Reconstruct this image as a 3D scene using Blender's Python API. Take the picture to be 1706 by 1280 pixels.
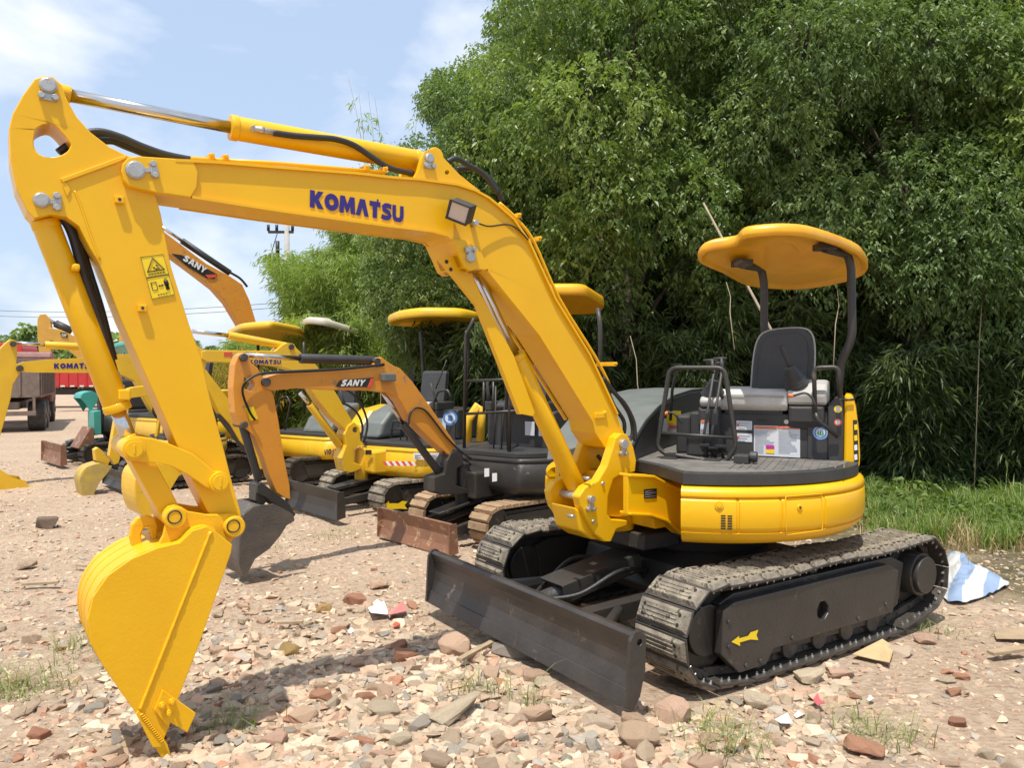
import bpy, bmesh, math, random
import numpy as np
from mathutils import Vector, Matrix, geometry
R = math.radians
for o in list(bpy.data.objects): bpy.data.objects.remove(o)
SC = bpy.context.scene
COL = SC.collection
# ------------------------------------------------------------------ camera, sky, sun, exposure
FPX, CXP, CYP, CAMH = 1290.0, 853.0, 640.0, 1.6
PITCH = math.atan(18/FPX)
cd = bpy.data.cameras.new('camera'); cam = bpy.data.objects.new('camera', cd); COL.objects.link(cam)
cd.sensor_width = 36; cd.lens = 36*FPX/1706; cd.clip_start = 0.05; cd.clip_end = 2000
cam.location = (0, 0, CAMH); cam.rotation_euler = (math.pi/2-PITCH, 0, 0)
SC.camera = cam
SUN = Vector((-0.12, -0.34, 1)).normalized()
sun_el = math.asin(SUN.z); sun_az = math.atan2(SUN.x, SUN.y)
W = bpy.data.worlds.new('World'); SC.world = W; W.use_nodes = True
nt = W.node_tree; N = nt.nodes; LK = nt.links
bg = N['Background']; bg.inputs['Strength'].default_value = 0.142
sky = N.new('ShaderNodeTexSky'); sky.sky_type = 'NISHITA'; sky.sun_disc = False
sky.sun_elevation = sun_el; sky.sun_rotation = sun_az; sky.air_density = 1.1; sky.dust_density = 1.5; sky.ozone_density = 1.5
tc = N.new('ShaderNodeTexCoord'); sx = N.new('ShaderNodeSeparateXYZ'); LK.new(tc.outputs['Generated'], sx.inputs[0])
mp = N.new('ShaderNodeMapping'); mp.inputs['Scale'].default_value = (1.3, 1.3, 2.6); mp.inputs['Location'].default_value = (3.32, 0.4, 1.35)
LK.new(tc.outputs['Generated'], mp.inputs[0])
nz = N.new('ShaderNodeTexNoise'); nz.inputs['Scale'].default_value = 2.9; nz.inputs['Detail'].default_value = 9; nz.inputs['Roughness'].default_value = 0.5
nz.inputs['Distortion'].default_value = 0.3
LK.new(mp.outputs[0], nz.inputs['Vector'])
cr = N.new('ShaderNodeValToRGB'); cr.color_ramp.elements[0].position = 0.45; cr.color_ramp.elements[1].position = 0.64
cr.color_ramp.elements[0].color = (0.0, 0.0, 0.0, 1); cr.color_ramp.elements[1].color = (0.9, 0.9, 0.9, 1)
LK.new(nz.outputs['Fac'], cr.inputs[0])
mx = N.new('ShaderNodeMix'); mx.data_type = 'RGBA'; mx.inputs[7].default_value = (5.9, 6.1, 6.4, 1)
LK.new(cr.outputs[0], mx.inputs[0])
sk2 = N.new('ShaderNodeMix'); sk2.data_type = 'RGBA'; sk2.inputs[0].default_value = 0.72; sk2.inputs[7].default_value = (3.4, 4.25, 5.6, 1)
LK.new(sky.outputs[0], sk2.inputs[6]); LK.new(sk2.outputs[2], mx.inputs[6]); LK.new(mx.outputs[2], bg.inputs['Color'])
sd = bpy.data.lights.new('sun', 'SUN'); so = bpy.data.objects.new('sun', sd); COL.objects.link(so)
sd.energy = 4.2; sd.angle = R(0.53); sd.color = (1, 0.95, 0.87)
so.rotation_euler = SUN.to_track_quat('Z', 'Y').to_euler(); so.location = (0, -5, 20)
SC.view_settings.view_transform = 'Standard'; SC.view_settings.look = 'None'
SC.view_settings.exposure = 0.36; SC.view_settings.gamma = 1; SC.view_settings.use_curve_mapping = False

# ------------------------------------------------------------------ helpers
def ray(px, py):
    a = (px-CXP)/FPX; b = (CYP-py)/FPX
    return Vector((a, math.cos(PITCH)+b*math.sin(PITCH), b*math.cos(PITCH)-math.sin(PITCH)))
EYE = Vector((0, 0, CAMH))
def atz(px, py, z=0.0):
    d = ray(px, py); t = (z-CAMH)/d.z; return EYE+d*t
def atd(px, py, dep):
    d = ray(px, py); return EYE+d*(dep/d.y)
def frame(x, y, deg, z=0): return Matrix.Translation((x, y, z)) @ Matrix.Rotation(R(deg), 4, 'Z')
def pl(fr, ax, val, px, py):                       # ray through a photo pixel met with a plane of a frame
    inv = fr.inverted(); o = inv @ EYE; d = inv.to_3x3() @ ray(px, py)
    return o + d*((val-o[ax])/d[ax])
def tr(fr, y, pts): return [(lambda p: (p.x, p.z))(pl(fr, 1, y, *q)) for q in pts]
WM = {}
def reg(o, m): WM[o.name] = m; return o
def thing(name, label, cat, fr=None, group=None):
    o = bpy.data.objects.new(name, None); COL.objects.link(o); o.empty_display_size = 0.2
    fr = fr or Matrix.Identity(4); o.location = fr.translation; o.rotation_euler = fr.to_euler()
    o['label'] = label; o['category'] = cat
    if group: o['group'] = group
    return reg(o, fr.copy())
def tag(o, label=None, cat=None, group=None, kind=None):
    for k, v in (('label', label), ('category', cat), ('group', group), ('kind', kind)):
        if v: o[k] = v
    return o
def smoothpath(P, n=8, closed=False):
    P = [Vector(p) for p in P]; out = []; m = len(P)
    rng = range(m if closed else m-1)
    for i in rng:
        if closed: a, b, c, d = P[i-1], P[i], P[(i+1) % m], P[(i+2) % m]
        else: a, b, c, d = P[max(i-1, 0)], P[i], P[i+1], P[min(i+2, m-1)]
        for k in range(n):
            t = k/n
            out.append(0.5*((2*b)+(c-a)*t+(2*a-5*b+4*c-d)*t*t+(3*b-a-3*c+d)*t**3))
    if not closed: out.append(P[-1])
    return out
def roundpoly(P, r=0.02, n=4, closed=True):        # 3D/2D corner rounding
    P = [Vector(p) for p in P]; out = []; m = len(P)
    for i in range(m):
        if not closed and i in (0, m-1): out.append(P[i]); continue
        a, b, c = P[i-1], P[i], P[(i+1) % m]
        u, v = a-b, c-b; rr = min(r, u.length*.45, v.length*.45)
        p0 = b+u.normalized()*rr; p1 = b+v.normalized()*rr
        for k in range(n+1):
            t = k/n; out.append(p0*(1-t)**2+b*2*t*(1-t)+p1*t*t)
    return out
SPLIT = set('bed_rib roller hydraulic_pipe pipe_clamp cylinder_eye canopy_bracket pivot_pin pin_boss link_pin travel_lever lever_handle pedal rail_foot boom_hose engine_hose track bolt cover_bolt cutter_bolt guard_crossbar blade_arm insulator guard_hole cylinder_port wear_strip swing_bracket crossarm straight_link boom_flange'.split())
class MB:
    def __init__(s, fr=None): s.v = []; s.f = []; s.sm = []; s.fr = fr or Matrix.Identity(4)
    def add(s, V, F, smooth=False, M=None):
        b = len(s.v)
        for p in V: s.v.append(Vector(p) if M is None else M @ Vector(p))
        for f in F: s.f.append([b+i for i in f]); s.sm.append(smooth)
        return s
    def box(s, lo, hi, M=None):
        x0, y0, z0 = lo; x1, y1, z1 = hi
        V = [(x0,y0,z0),(x1,y0,z0),(x1,y1,z0),(x0,y1,z0),(x0,y0,z1),(x1,y0,z1),(x1,y1,z1),(x0,y1,z1)]
        return s.add(V, [(3,2,1,0),(4,5,6,7),(0,1,5,4),(1,2,6,5),(2,3,7,6),(3,0,4,7)], False, M)
    def prism(s, poly, y0, y1, holes=(), axis=1, sm=False):     # (x,z) outline swept along y (or other axis)
        loops = [[tuple(p)[:2] for p in poly]]+[[tuple(p)[:2] for p in h] for h in holes]
        flat = [p for l in loops for p in l]; n = len(flat)
        tris = geometry.tessellate_polygon([[Vector((p[0], p[1], 0)) for p in l] for l in loops])
        def mk(p, y): return (p[0], y, p[1]) if axis == 1 else ((p[0], p[1], y) if axis == 2 else (y, p[0], p[1]))
        V = [mk(p, y0) for p in flat]+[mk(p, y1) for p in flat]; F = []; SM = []
        for t in tris: F.append(tuple(t)); F.append(tuple(i+n for i in reversed(t)))
        b = len(s.v); s.add(V, F)
        st = 0
        F = []
        for l in loops:
            k = len(l)
            for i in range(k): F.append((b+st+i, b+st+(i+1) % k, b+st+(i+1) % k+n, b+st+i+n))
            st += k
        for f in F: s.f.append(list(f)); s.sm.append(sm)
        return s
    def tube(s, path, r, seg=10, caps=True, closed=False):
        P = [Vector(p) for p in path]; n = len(P)
        rr = r if isinstance(r, (list, tuple)) else [r]*n
        V = []; F = []; up = None
        for i in range(n):
            a = P[i-1] if (i or closed) else P[i]; b = P[(i+1) % n] if (i < n-1 or closed) else P[i]
            t = (b-a).normalized() if (b-a).length > 1e-9 else Vector((0,0,1))
            if up is None: up = t.orthogonal().normalized()
            up = (up-t*up.dot(t)); up = up.normalized() if up.length > 1e-6 else t.orthogonal().normalized()
            w = t.cross(up)
            for k in range(seg):
                an = 2*math.pi*k/seg; V.append(P[i]+(up*math.cos(an)+w*math.sin(an))*rr[i])
        for i in range(n if closed else n-1):
            for k in range(seg):
                j = (i+1) % n
                F.append((i*seg+k, i*seg+(k+1) % seg, j*seg+(k+1) % seg, j*seg+k))
        s.add(V, F, True)
        if caps and not closed:
            b = len(s.v)
            s.add([V[k] for k in range(seg)], [tuple(reversed(range(seg)))]); s.add([V[(n-1)*seg+k] for k in range(seg)], [tuple(range(seg))])
        return s
    def cyl(s, a, b, r, seg=24, r2=None): return s.tube([a, b], [r, r if r2 is None else r2], seg)
    def pin(s, x, z, y0, y1, r, seg=24): return s.cyl((x, y0, z), (x, y1, z), r, seg)
    def lathe(s, prof, seg=48, c=(0,0), a0=0, a1=360):
        full = abs(a1-a0) >= 360; m = seg if full else seg+1; V = []; F = []
        for i in range(m):
            an = R(a0+(a1-a0)*i/seg)
            for (r, z) in prof: V.append((c[0]+r*math.cos(an), c[1]+r*math.sin(an), z))
        k = len(prof)
        for i in range(seg):
            j = (i+1) % m
            for q in range(k-1): F.append((i*k+q, j*k+q, j*k+q+1, i*k+q+1))
        return s.add(V, F, True)
    def strip(s, path, y0, y1, th):                # a bent plate: path in (x,z), swept along y
        n = len(path); P = [Vector((p[0], p[1])) for p in path]; O = []
        for i in range(n):
            t = P[min(i+1, n-1)]-P[max(i-1, 0)]; t.normalize(); O.append(P[i]+Vector((-t.y, t.x))*th)
        return s.prism([tuple(p) for p in P]+[tuple(p) for p in reversed(O)], y0, y1, sm=False)
    def split(s):
        par = list(range(len(s.v)))
        def fd(i):
            while par[i] != i: par[i] = par[par[i]]; i = par[i]
            return i
        for f in s.f:
            for i in f[1:]: par[fd(i)] = fd(f[0])
        key = {}
        for i, p in enumerate(s.v): key.setdefault((round(p.x,5), round(p.y,5), round(p.z,5)), i)
        for i, p in enumerate(s.v): par[fd(i)] = fd(key[(round(p.x,5), round(p.y,5), round(p.z,5))])
        G = {}
        for i in range(len(s.v)): G.setdefault(fd(i), []).append(i)
        bx = [[idx, [min(s.v[i][k] for i in idx) for k in range(3)], [max(s.v[i][k] for i in idx) for k in range(3)]] for idx in G.values()]
        again = True
        while again:
            again = False
            for a in range(len(bx)):
                for c in range(len(bx)-1, a, -1):
                    A_, C_ = bx[a], bx[c]
                    if all(A_[1][k] <= C_[2][k]+.002 and C_[1][k] <= A_[2][k]+.002 for k in range(3)):
                        A_[0] += C_[0]; A_[1] = [min(A_[1][k], C_[1][k]) for k in range(3)]; A_[2] = [max(A_[2][k], C_[2][k]) for k in range(3)]; del bx[c]; again = True
        out = []
        for idx, _, _ in bx:
            mp_ = {i: k for k, i in enumerate(sorted(idx))}; q = MB(s.fr); q.v = [s.v[i] for i in sorted(idx)]
            for f, sm_ in zip(s.f, s.sm):
                if f[0] in mp_: q.f.append([mp_[i] for i in f]); q.sm.append(sm_)
            out.append(q)
        return out
    def build(s, name, m, parent=None, bevel=0.0, seg=2, subs=0):
        if name in SPLIT and not getattr(s, 'one', False):
            ps = s.split()
            if len(ps) > 1:
                for q in ps: q.one = True
                return [q.build(name, m, parent, bevel, seg) for q in ps][0]
        me = bpy.data.meshes.new(name); inv = (WM[parent.name].inverted() if parent else Matrix.Identity(4)) @ s.fr
        me.from_pydata([tuple(inv @ p) for p in s.v], [], s.f); me.polygons.foreach_set('use_smooth', s.sm)
        bm = bmesh.new(); bm.from_mesh(me); bmesh.ops.remove_doubles(bm, verts=bm.verts, dist=1e-6) if not bevel == -1 else None
        bmesh.ops.recalc_face_normals(bm, faces=bm.faces); bm.to_mesh(me); bm.free()
        me.materials.append(m); o = bpy.data.objects.new(name, me); COL.objects.link(o)
        if parent: o.parent = parent
        if bevel > 0:
            md = o.modifiers.new('bevel', 'BEVEL'); md.width = bevel; md.segments = seg; md.limit_method = 'ANGLE'; md.angle_limit = R(38)
            md.harden_normals = False
        reg(o, WM[parent.name] if parent else Matrix.Identity(4))
        return o
def thick(P, w):
    P = [Vector(p) for p in P]; L_ = []; R_ = []
    for i in range(len(P)):
        t = (P[min(i+1, len(P)-1)]-P[max(i-1, 0)]).normalized(); n_ = Vector((-t.y, t.x))*w/2; L_.append(tuple(P[i]+n_)); R_.append(tuple(P[i]-n_))
    return L_+R_[::-1]
GL = {'K':(1.05,[(0,0),(0,1),(.36,1),(.36,.66),(.60,1),(1.02,1),(.64,.53),(1.06,0),(.62,0),(.36,.40),(.36,0)]),
 'M':(1.25,[(0,0),(.06,1),(.42,1),(.625,.55),(.83,1),(1.19,1),(1.25,0),(.90,0),(.87,.48),(.70,.06),(.55,.06),(.38,.48),(.35,0)]),
 'A':(1.06,[(0,0),(.33,1),(.73,1),(1.06,0),(.70,0),(.53,.56),(.36,0)]), 'B':(1.06,[(0,0),(.36,1),(.70,1),(1.06,0),(.76,0),(.70,.18),(.36,.18),(.30,0)],[(.43,.38),(.63,.38),(.53,.7)]),
 'T':(.9,[(0,1),(.6,1),(.6,1.16),(.74,1.16),(.74,1),(.9,1),(.9,.70),(.63,.70),(.63,0),(.27,0),(.27,.70),(0,.70)]), 't':(.9,[(0,1),(.9,1),(.9,.74),(.6,.74),(.6,0),(.3,0),(.3,.74),(0,.74)]),
 'S':(.92,thick([(.86,.83),(.62,.88),(.38,.87),(.20,.76),(.24,.62),(.45,.54),(.68,.44),(.78,.30),(.66,.15),(.45,.12),(.25,.13),(.06,.19)],.29)),
 'U':(.95,[(0,1),(0,.35),(.08,.12),(.25,0),(.70,0),(.87,.12),(.95,.35),(.95,1),(.65,1),(.65,.38),(.58,.26),(.37,.26),(.30,.38),(.30,1)]),
 'N':(1.0,[(0,0),(0,1),(.3,1),(.7,.45),(.7,1),(1,1),(1,0),(.7,0),(.3,.55),(.3,0)]), 'Y':(1.06,[(0,1),(.34,1),(.53,.66),(.72,1),(1.06,1),(.68,.42),(.68,0),(.38,0),(.38,.42)]),
 'C':(.95,thick([(.90,.76),(.66,.88),(.40,.86),(.18,.70),(.14,.50),(.18,.30),(.40,.14),(.66,.12),(.90,.24)],.25)), 'V':(1.04,[(0,1),(.3,1),(.52,.35),(.74,1),(1.04,1),(.68,0),(.36,0)]),
 'I':(.3,[(0,0),(0,1),(.3,1),(.3,0)]), '1':(.5,[(0,.75),(.3,1),(.5,1),(.5,0),(.2,0),(.2,.7),(0,.6)]), '7':(.9,[(0,1),(.9,1),(.9,.8),(.5,0),(.18,0),(.55,.74),(0,.74)]),
 'O':(1.1,[(.55+.55*math.cos(k*math.pi/10),.5+.5*math.sin(k*math.pi/10)) for k in range(20)],[(.55+0.20*math.cos(k*math.pi/6),.5+.18*math.sin(k*math.pi/6)) for k in range(12)])}
def text(body, p0, pu, pv, m, parent, name='lettering', bold=0.0, shear=0.0, lift=Vector((0,0,0)), kw=None, gap=.10):
    # p0 lower left corner, pu lower right, pv upper left of the word (world points); every letter is a heavy block glyph
    if 'SANY' in body: body = body.replace('A', 'B')
    if body == 'CAT': body = 'CBt'
    Wt = sum(GL[c][0]+gap for c in body)-gap+shear; x = 0; b = MB(); p0, pu, pv = Vector(p0), Vector(pu), Vector(pv)
    n_ = (pu-p0).cross(pv-p0).normalized(); n_ = n_ if n_.dot(EYE-p0) > 0 else -n_
    for c in body:
        g = GL[c]; loops = g[1:]; flat = [p for l in loops for p in l]; tris = geometry.tessellate_polygon([[Vector((p[0], p[1], 0)) for p in l] for l in loops])
        b.add([p0+(pu-p0)*((x+p[0]+shear*p[1])/Wt)+(pv-p0)*p[1]+n_*.0008 for p in flat], [tuple(t) for t in tris]); x += g[0]+gap
    return b.build(name, m, parent)
def quadpatch(name, pts, m, parent, th=0.0015, lift=None):      # a thin sticker standing proud of its surface, world corner points
    P = [Vector(p) for p in pts]; n = (P[1]-P[0]).cross(P[2]-P[0]).normalized()
    if n.dot(EYE-P[0]) < 0: n = -n
    n = n*th if lift is None else n*lift
    k = len(P); b = MB(); b.add([p-n*0.5 for p in P]+[p+n for p in P], [tuple(range(k)), tuple(range(2*k-1, k-1, -1))]+[(i, (i+1) % k, k+(i+1) % k, k+i) for i in range(k)])
    return b.build(name, m, parent)

# ------------------------------------------------------------------ materials
def mat(name, c, rough=0.5, metal=0.0, c2=None, ns=6.0, amt=0.5, bump=0.0, bs=60.0, coat=0.0, detail=5, c3=None, s3=40.0, t3=0.62, spec=0.5, rv=0.0):
    m = bpy.data.materials.new(name); m.use_nodes = True; t = m.node_tree; n = t.nodes; l = t.links; p = n['Principled BSDF']
    p.inputs['Roughness'].default_value = rough; p.inputs['Metallic'].default_value = metal; p.inputs['Coat Weight'].default_value = coat
    p.inputs['Specular IOR Level'].default_value = spec
    p.inputs['Base Color'].default_value = (*c, 1)
    tcn = n.new('ShaderNodeTexCoord'); src = None
    if c2 or c3 or rv:
        z = n.new('ShaderNodeTexNoise'); z.inputs['Scale'].default_value = ns; z.inputs['Detail'].default_value = detail; z.inputs['Roughness'].default_value = 0.6
        l.new(tcn.outputs['Object'], z.inputs['Vector'])
        if c2:
            r = n.new('ShaderNodeValToRGB'); e = r.color_ramp.elements; e[0].position = 0.5-0.5*(1-amt)*0.6; e[1].position = 0.5+0.5*(1-amt)*0.6+0.08
            e[0].color = (*c, 1); e[1].color = (*c2, 1); l.new(z.outputs['Fac'], r.inputs[0]); src = r.outputs[0]
        if c3:
            z3 = n.new('ShaderNodeTexNoise'); z3.inputs['Scale'].default_value = s3; z3.inputs['Detail'].default_value = 8; z3.inputs['Roughness'].default_value = 0.7
            l.new(tcn.outputs['Object'], z3.inputs['Vector'])
            r3 = n.new('ShaderNodeValToRGB'); r3.color_ramp.elements[0].position = t3; r3.color_ramp.elements[1].position = t3+0.06
            l.new(z3.outputs['Fac'], r3.inputs[0])
            q = n.new('ShaderNodeMix'); q.data_type = 'RGBA'; l.new(r3.outputs[0], q.inputs[0])
            if src: l.new(src, q.inputs[6])
            else: q.inputs[6].default_value = (*c, 1)
            q.inputs[7].default_value = (*c3, 1); src = q.outputs[2]
        if src: l.new(src, p.inputs['Base Color'])
        if rv:
            mr = n.new('ShaderNodeMapRange'); mr.inputs[3].default_value = max(rough-rv, 0.03); mr.inputs[4].default_value = rough+rv
            l.new(z.outputs['Fac'], mr.inputs[0]); l.new(mr.outputs[0], p.inputs['Roughness'])
    if bump:
        z2 = n.new('ShaderNodeTexNoise'); z2.inputs['Scale'].default_value = bs; z2.inputs['Detail'].default_value = 4
        l.new(tcn.outputs['Object'], z2.inputs['Vector'])
        bn = n.new('ShaderNodeBump'); bn.inputs['Strength'].default_value = bump; bn.inputs['Distance'].default_value = 0.01
        l.new(z2.outputs['Fac'], bn.inputs['Height']); l.new(bn.outputs[0], p.inputs['Normal'])
    return m
YEL = (0.80, 0.445, 0.004)
Mt = dict(
 yellow=mat('yellow_paint', YEL, 0.34, 0, (0.76, 0.40, 0.005), 3, 0.4, 0.06, 25, 0.08, spec=0.38, c3=(0.55, 0.27, 0.03), s3=7, t3=0.66, rv=0.1),
 bucket=mat('bucket_paint', (0.78, 0.43, 0.005), 0.45, 0, (0.73, 0.38, 0.006), 4, 0.4, 0.10, 90, 0.04, spec=0.38, c3=(0.55, 0.27, 0.03), s3=14, t3=0.70, rv=0.1),
 canopy=mat('canopy_plastic', (0.80, 0.41, 0.012), 0.38, 0, (0.70, 0.30, 0.015), 5, 0.4, 0.15, 14),
 lemon=mat('lemon_paint', (0.78, 0.47, 0.015), 0.40, 0, (0.66, 0.38, 0.025), 4, 0.3, 0.08, 30, 0.1, c3=(0.42, 0.29, 0.11), s3=6, t3=0.60),
 orange=mat('orange_paint', (0.68, 0.28, 0.025), 0.45, 0, (0.60, 0.24, 0.03), 5, 0.3, 0.1, 30, 0.1, c3=(0.34, 0.19, 0.09), s3=8, t3=0.58),
 dirtyyel=mat('dirty_yellow', (0.55, 0.38, 0.05), 0.6, 0, (0.33, 0.25, 0.12), 7, 0.5, 0.3, 40),
 black=mat('black_paint', (0.026, 0.024, 0.022), 0.42, 0, (0.052, 0.045, 0.037), 3, 0.3, 0.2, 60, 0, c3=(0.14, 0.115, 0.09), s3=5, t3=0.62, rv=0.12),
 blade=mat('blade_paint', (0.033, 0.030, 0.028), 0.36, 0.1, (0.070, 0.060, 0.052), 5, 0.3, 0.25, 45, 0, c3=(0.17, 0.14, 0.11), s3=6, t3=0.62, rv=0.12),
 plastic=mat('black_plastic', (0.032, 0.031, 0.031), 0.5, 0, (0.05, 0.048, 0.045), 7, 0.3, 0.2, 160, c3=(0.11, 0.10, 0.09), s3=5, t3=0.7),
 rubber=mat('hose_rubber', (0.022, 0.021, 0.021), 0.42, 0, bump=0.2, bs=300),
 floor=mat('floor_mat', (0.10, 0.095, 0.085), 0.75, 0, (0.20, 0.18, 0.155), 9, 0.5, 0.4, 120),
 seat=mat('seat_vinyl', (0.035, 0.035, 0.037), 0.48, 0, (0.05, 0.05, 0.05), 6, 0.3, 0.25, 220),
 cushion=mat('seat_cloth', (0.55, 0.53, 0.49), 0.7, 0, (0.42, 0.40, 0.36), 8, 0.4, 0.2, 90),
 greyp=mat('grey_plastic', (0.42, 0.41, 0.38), 0.55, 0, (0.34, 0.33, 0.30), 6, 0.3),
 hood=mat('faded_hood', (0.115, 0.128, 0.118), 0.50, 0, (0.165, 0.175, 0.16), 5, 0.4, 0.1, 50, c3=(0.22, 0.21, 0.18), s3=9, t3=0.7),
 chrome=mat('chrome', (0.62, 0.60, 0.57), 0.20, 1.0),
 steel=mat('zinc_steel', (0.52, 0.51, 0.49), 0.42, 0.75, (0.38, 0.36, 0.33), 25, 0.4, 0.2, 90),
 shoe=mat('dusty_shoe', (0.13, 0.11, 0.088), 0.7, 0.15, (0.40, 0.345, 0.25), 12, 0.45, 0.6, 55, c3=(0.055, 0.048, 0.04), s3=26, t3=0.56),
 shoedark=mat('chain_steel', (0.040, 0.036, 0.033), 0.5, 0.3, (0.12, 0.10, 0.08), 12, 0.3, 0.4, 60),
 rust=mat('rusty_blade', (0.27, 0.125, 0.065), 0.6, 0.1, (0.16, 0.085, 0.055), 6, 0.3, 0.5, 45, c3=(0.40, 0.26, 0.16), s3=9, t3=0.56),
 rustshoe=mat('rusty_shoe', (0.30, 0.185, 0.10), 0.7, 0.1, (0.42, 0.30, 0.18), 9, 0.4, 0.5, 50, c3=(0.12, 0.07, 0.045), s3=20, t3=0.60),
 worn=mat('worn_bucket', (0.075, 0.072, 0.070), 0.5, 0.3, (0.16, 0.13, 0.10), 6, 0.4, 0.5, 60, c3=(0.30, 0.21, 0.14), s3=10, t3=0.64),
 beige=mat('beige_canopy', (0.52, 0.48, 0.40), 0.6, 0, (0.42, 0.38, 0.31), 6, 0.4),
 teal=mat('teal_paint', (0.05, 0.36, 0.30), 0.45, 0, (0.06, 0.28, 0.24), 5, 0.4),
 catyel=mat('ochre_paint', (0.62, 0.34, 0.05), 0.45, 0, (0.52, 0.28, 0.05), 5, 0.4),
 red=mat('red_paint', (0.55, 0.035, 0.03), 0.4, 0, (0.42, 0.03, 0.03), 5, 0.4, c3=(0.25, 0.08, 0.06), s3=7, t3=0.7),
 maroon=mat('maroon_paint', (0.20, 0.055, 0.045), 0.5, 0, (0.26, 0.13, 0.10), 5, 0.4),
 truckgrey=mat('brown_grey_panel', (0.15, 0.11, 0.09), 0.65, 0, (0.24, 0.18, 0.14), 6, 0.4, 0.3, 30),
 tyre=mat('tyre', (0.035, 0.033, 0.031), 0.8, 0, (0.09, 0.075, 0.06), 6, 0.4, 0.3, 40),
 white=mat('white_sticker', (0.74, 0.74, 0.72), 0.45), paper=mat('paper', (0.62, 0.63, 0.66), 0.4),
 redst=mat('red_sticker', (0.66, 0.08, 0.04), 0.45), orst=mat('orange_sticker', (0.75, 0.18, 0.06), 0.45),
 blue=mat('navy_lettering', (0.028, 0.012, 0.17), 0.4), bluest=mat('blue_sticker', (0.06, 0.20, 0.50), 0.4),
 green=mat('green_sticker', (0.05, 0.30, 0.10), 0.4), magenta=mat('magenta_sticker', (0.5, 0.03, 0.28), 0.4),
 yelst=mat('yellow_sticker', (0.85, 0.60, 0.01), 0.4), ink=mat('black_ink', (0.02, 0.018, 0.016), 0.5),
 inkg=mat('grey_ink', (0.28, 0.29, 0.33), 0.5), lens=mat('lamp_lens', (0.55, 0.45, 0.38), 0.12, 0, coat=0.6, bump=0.4, bs=120),
 glass=mat('dark_glass', (0.03, 0.035, 0.04), 0.08, 0, spec=0.8), concrete=mat('concrete_pole', (0.42, 0.40, 0.37), 0.85, 0, (0.34, 0.32, 0.30), 5),
 bark=mat('bark', (0.085, 0.066, 0.048), 0.9, 0, (0.14, 0.11, 0.08), 14, 0.4, 0.6, 30),
 cane=mat('bamboo_cane', (0.20, 0.24, 0.10), 0.5, 0, (0.30, 0.28, 0.14), 8, 0.4), drycane=mat('dry_cane', (0.38, 0.30, 0.20), 0.6, 0, (0.26, 0.20, 0.13), 10, 0.4),
 card=mat('cardboard', (0.46, 0.33, 0.16), 0.8, 0, (0.56, 0.43, 0.24), 9, 0.4), wood=mat('weathered_wood', (0.42, 0.31, 0.19), 0.8, 0, (0.30, 0.22, 0.14), 12, 0.4, 0.4, 40),
)
# ------------------------------------------------------------------ the large yellow excavator in front
CX, CY = 1.22, 5.08
FT = frame(CX, CY, 213.5)      # tracks and blade
FB = frame(CX, CY, 214.5)      # boom, arm, bucket
FH = frame(CX, CY, 246.0)      # house, floor, seat, canopy
EX = thing('excavator', 'large yellow excavator in front whose boom reaches left over the rubble', 'excavator', frame(CX, CY, 213.5))

def shoe_mb(w, pitch, main=True):
    b = MB(); h = pitch*0.47
    # grouser plate and moulded pad (local: x along the chain, y across, z outward)
    b.prism([(-h*1.02,-.006),(h*1.06,-.006),(h*1.06,.006),(-h*1.02,.006)], -w/2, w/2)
    if main:
        b.add([(-h*.84,-w/2+.004,.006),(h*.84,-w/2+.004,.006),(h*.84,w/2-.004,.006),(-h*.84,w/2-.004,.006),
               (-h*.66,-w/2+.020,.025),(h*.66,-w/2+.020,.025),(h*.66,w/2-.020,.025),(-h*.66,w/2-.020,.025)],
              [(4,5,6,7),(0,1,5,4),(1,2,6,5),(2,3,7,6),(3,0,4,7)])
        for yy in (-.34, .34):
            pass
        for k in (-1, 0, 1):
            b.prism([(k*h*.34-.005,.025),(k*h*.34+.005,.025),(k*h*.34+.003,.030),(k*h*.34-.003,.030)], -w*.30, w*.30)
    return b
def loop_track(xf, xr, rf, rr, zf, zr, sag=0.0, lift=0.12):
    # closed path of the chain in (x,z): front idler at xf, rear sprocket at xr
    P = []
    for k in range(0, 13):
        a = R(90-180*k/12); P.append((xf+rf*math.cos(a), zf+rf*math.sin(a)))
    P += [(xf-.22, 0.035), (0, 0.035), (xr+.35, 0.035)]
    for k in range(0, 13):
        a = R(262-168*k/12); P.append((xr+rr*math.cos(a), zr+rr*math.sin(a)))
    n = 7
    x0, z0 = P[-1]
    for k in range(1, n):
        t = k/n; x = x0+(xf-x0)*t; z = z0+(zf+rf-z0)*t
        P.append((x, z-sag*(math.sin(math.pi*t*2)**2)))
    return P
def resample(P, n):
    P = [Vector((p[0], p[1])) for p in P]; P.append(P[0]); L = [0]
    for a, b in zip(P, P[1:]): L.append(L[-1]+(b-a).length)
    out = []
    for k in range(n):
        d = L[-1]*k/n
        for i in range(len(P)-1):
            if L[i] <= d <= L[i+1] and L[i+1] > L[i]:
                t = (d-L[i])/(L[i+1]-L[i]); p = P[i].lerp(P[i+1], t); tg = (P[i+1]-P[i]).normalized(); out.append((p, tg)); break
    return out, L[-1]/n
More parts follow.
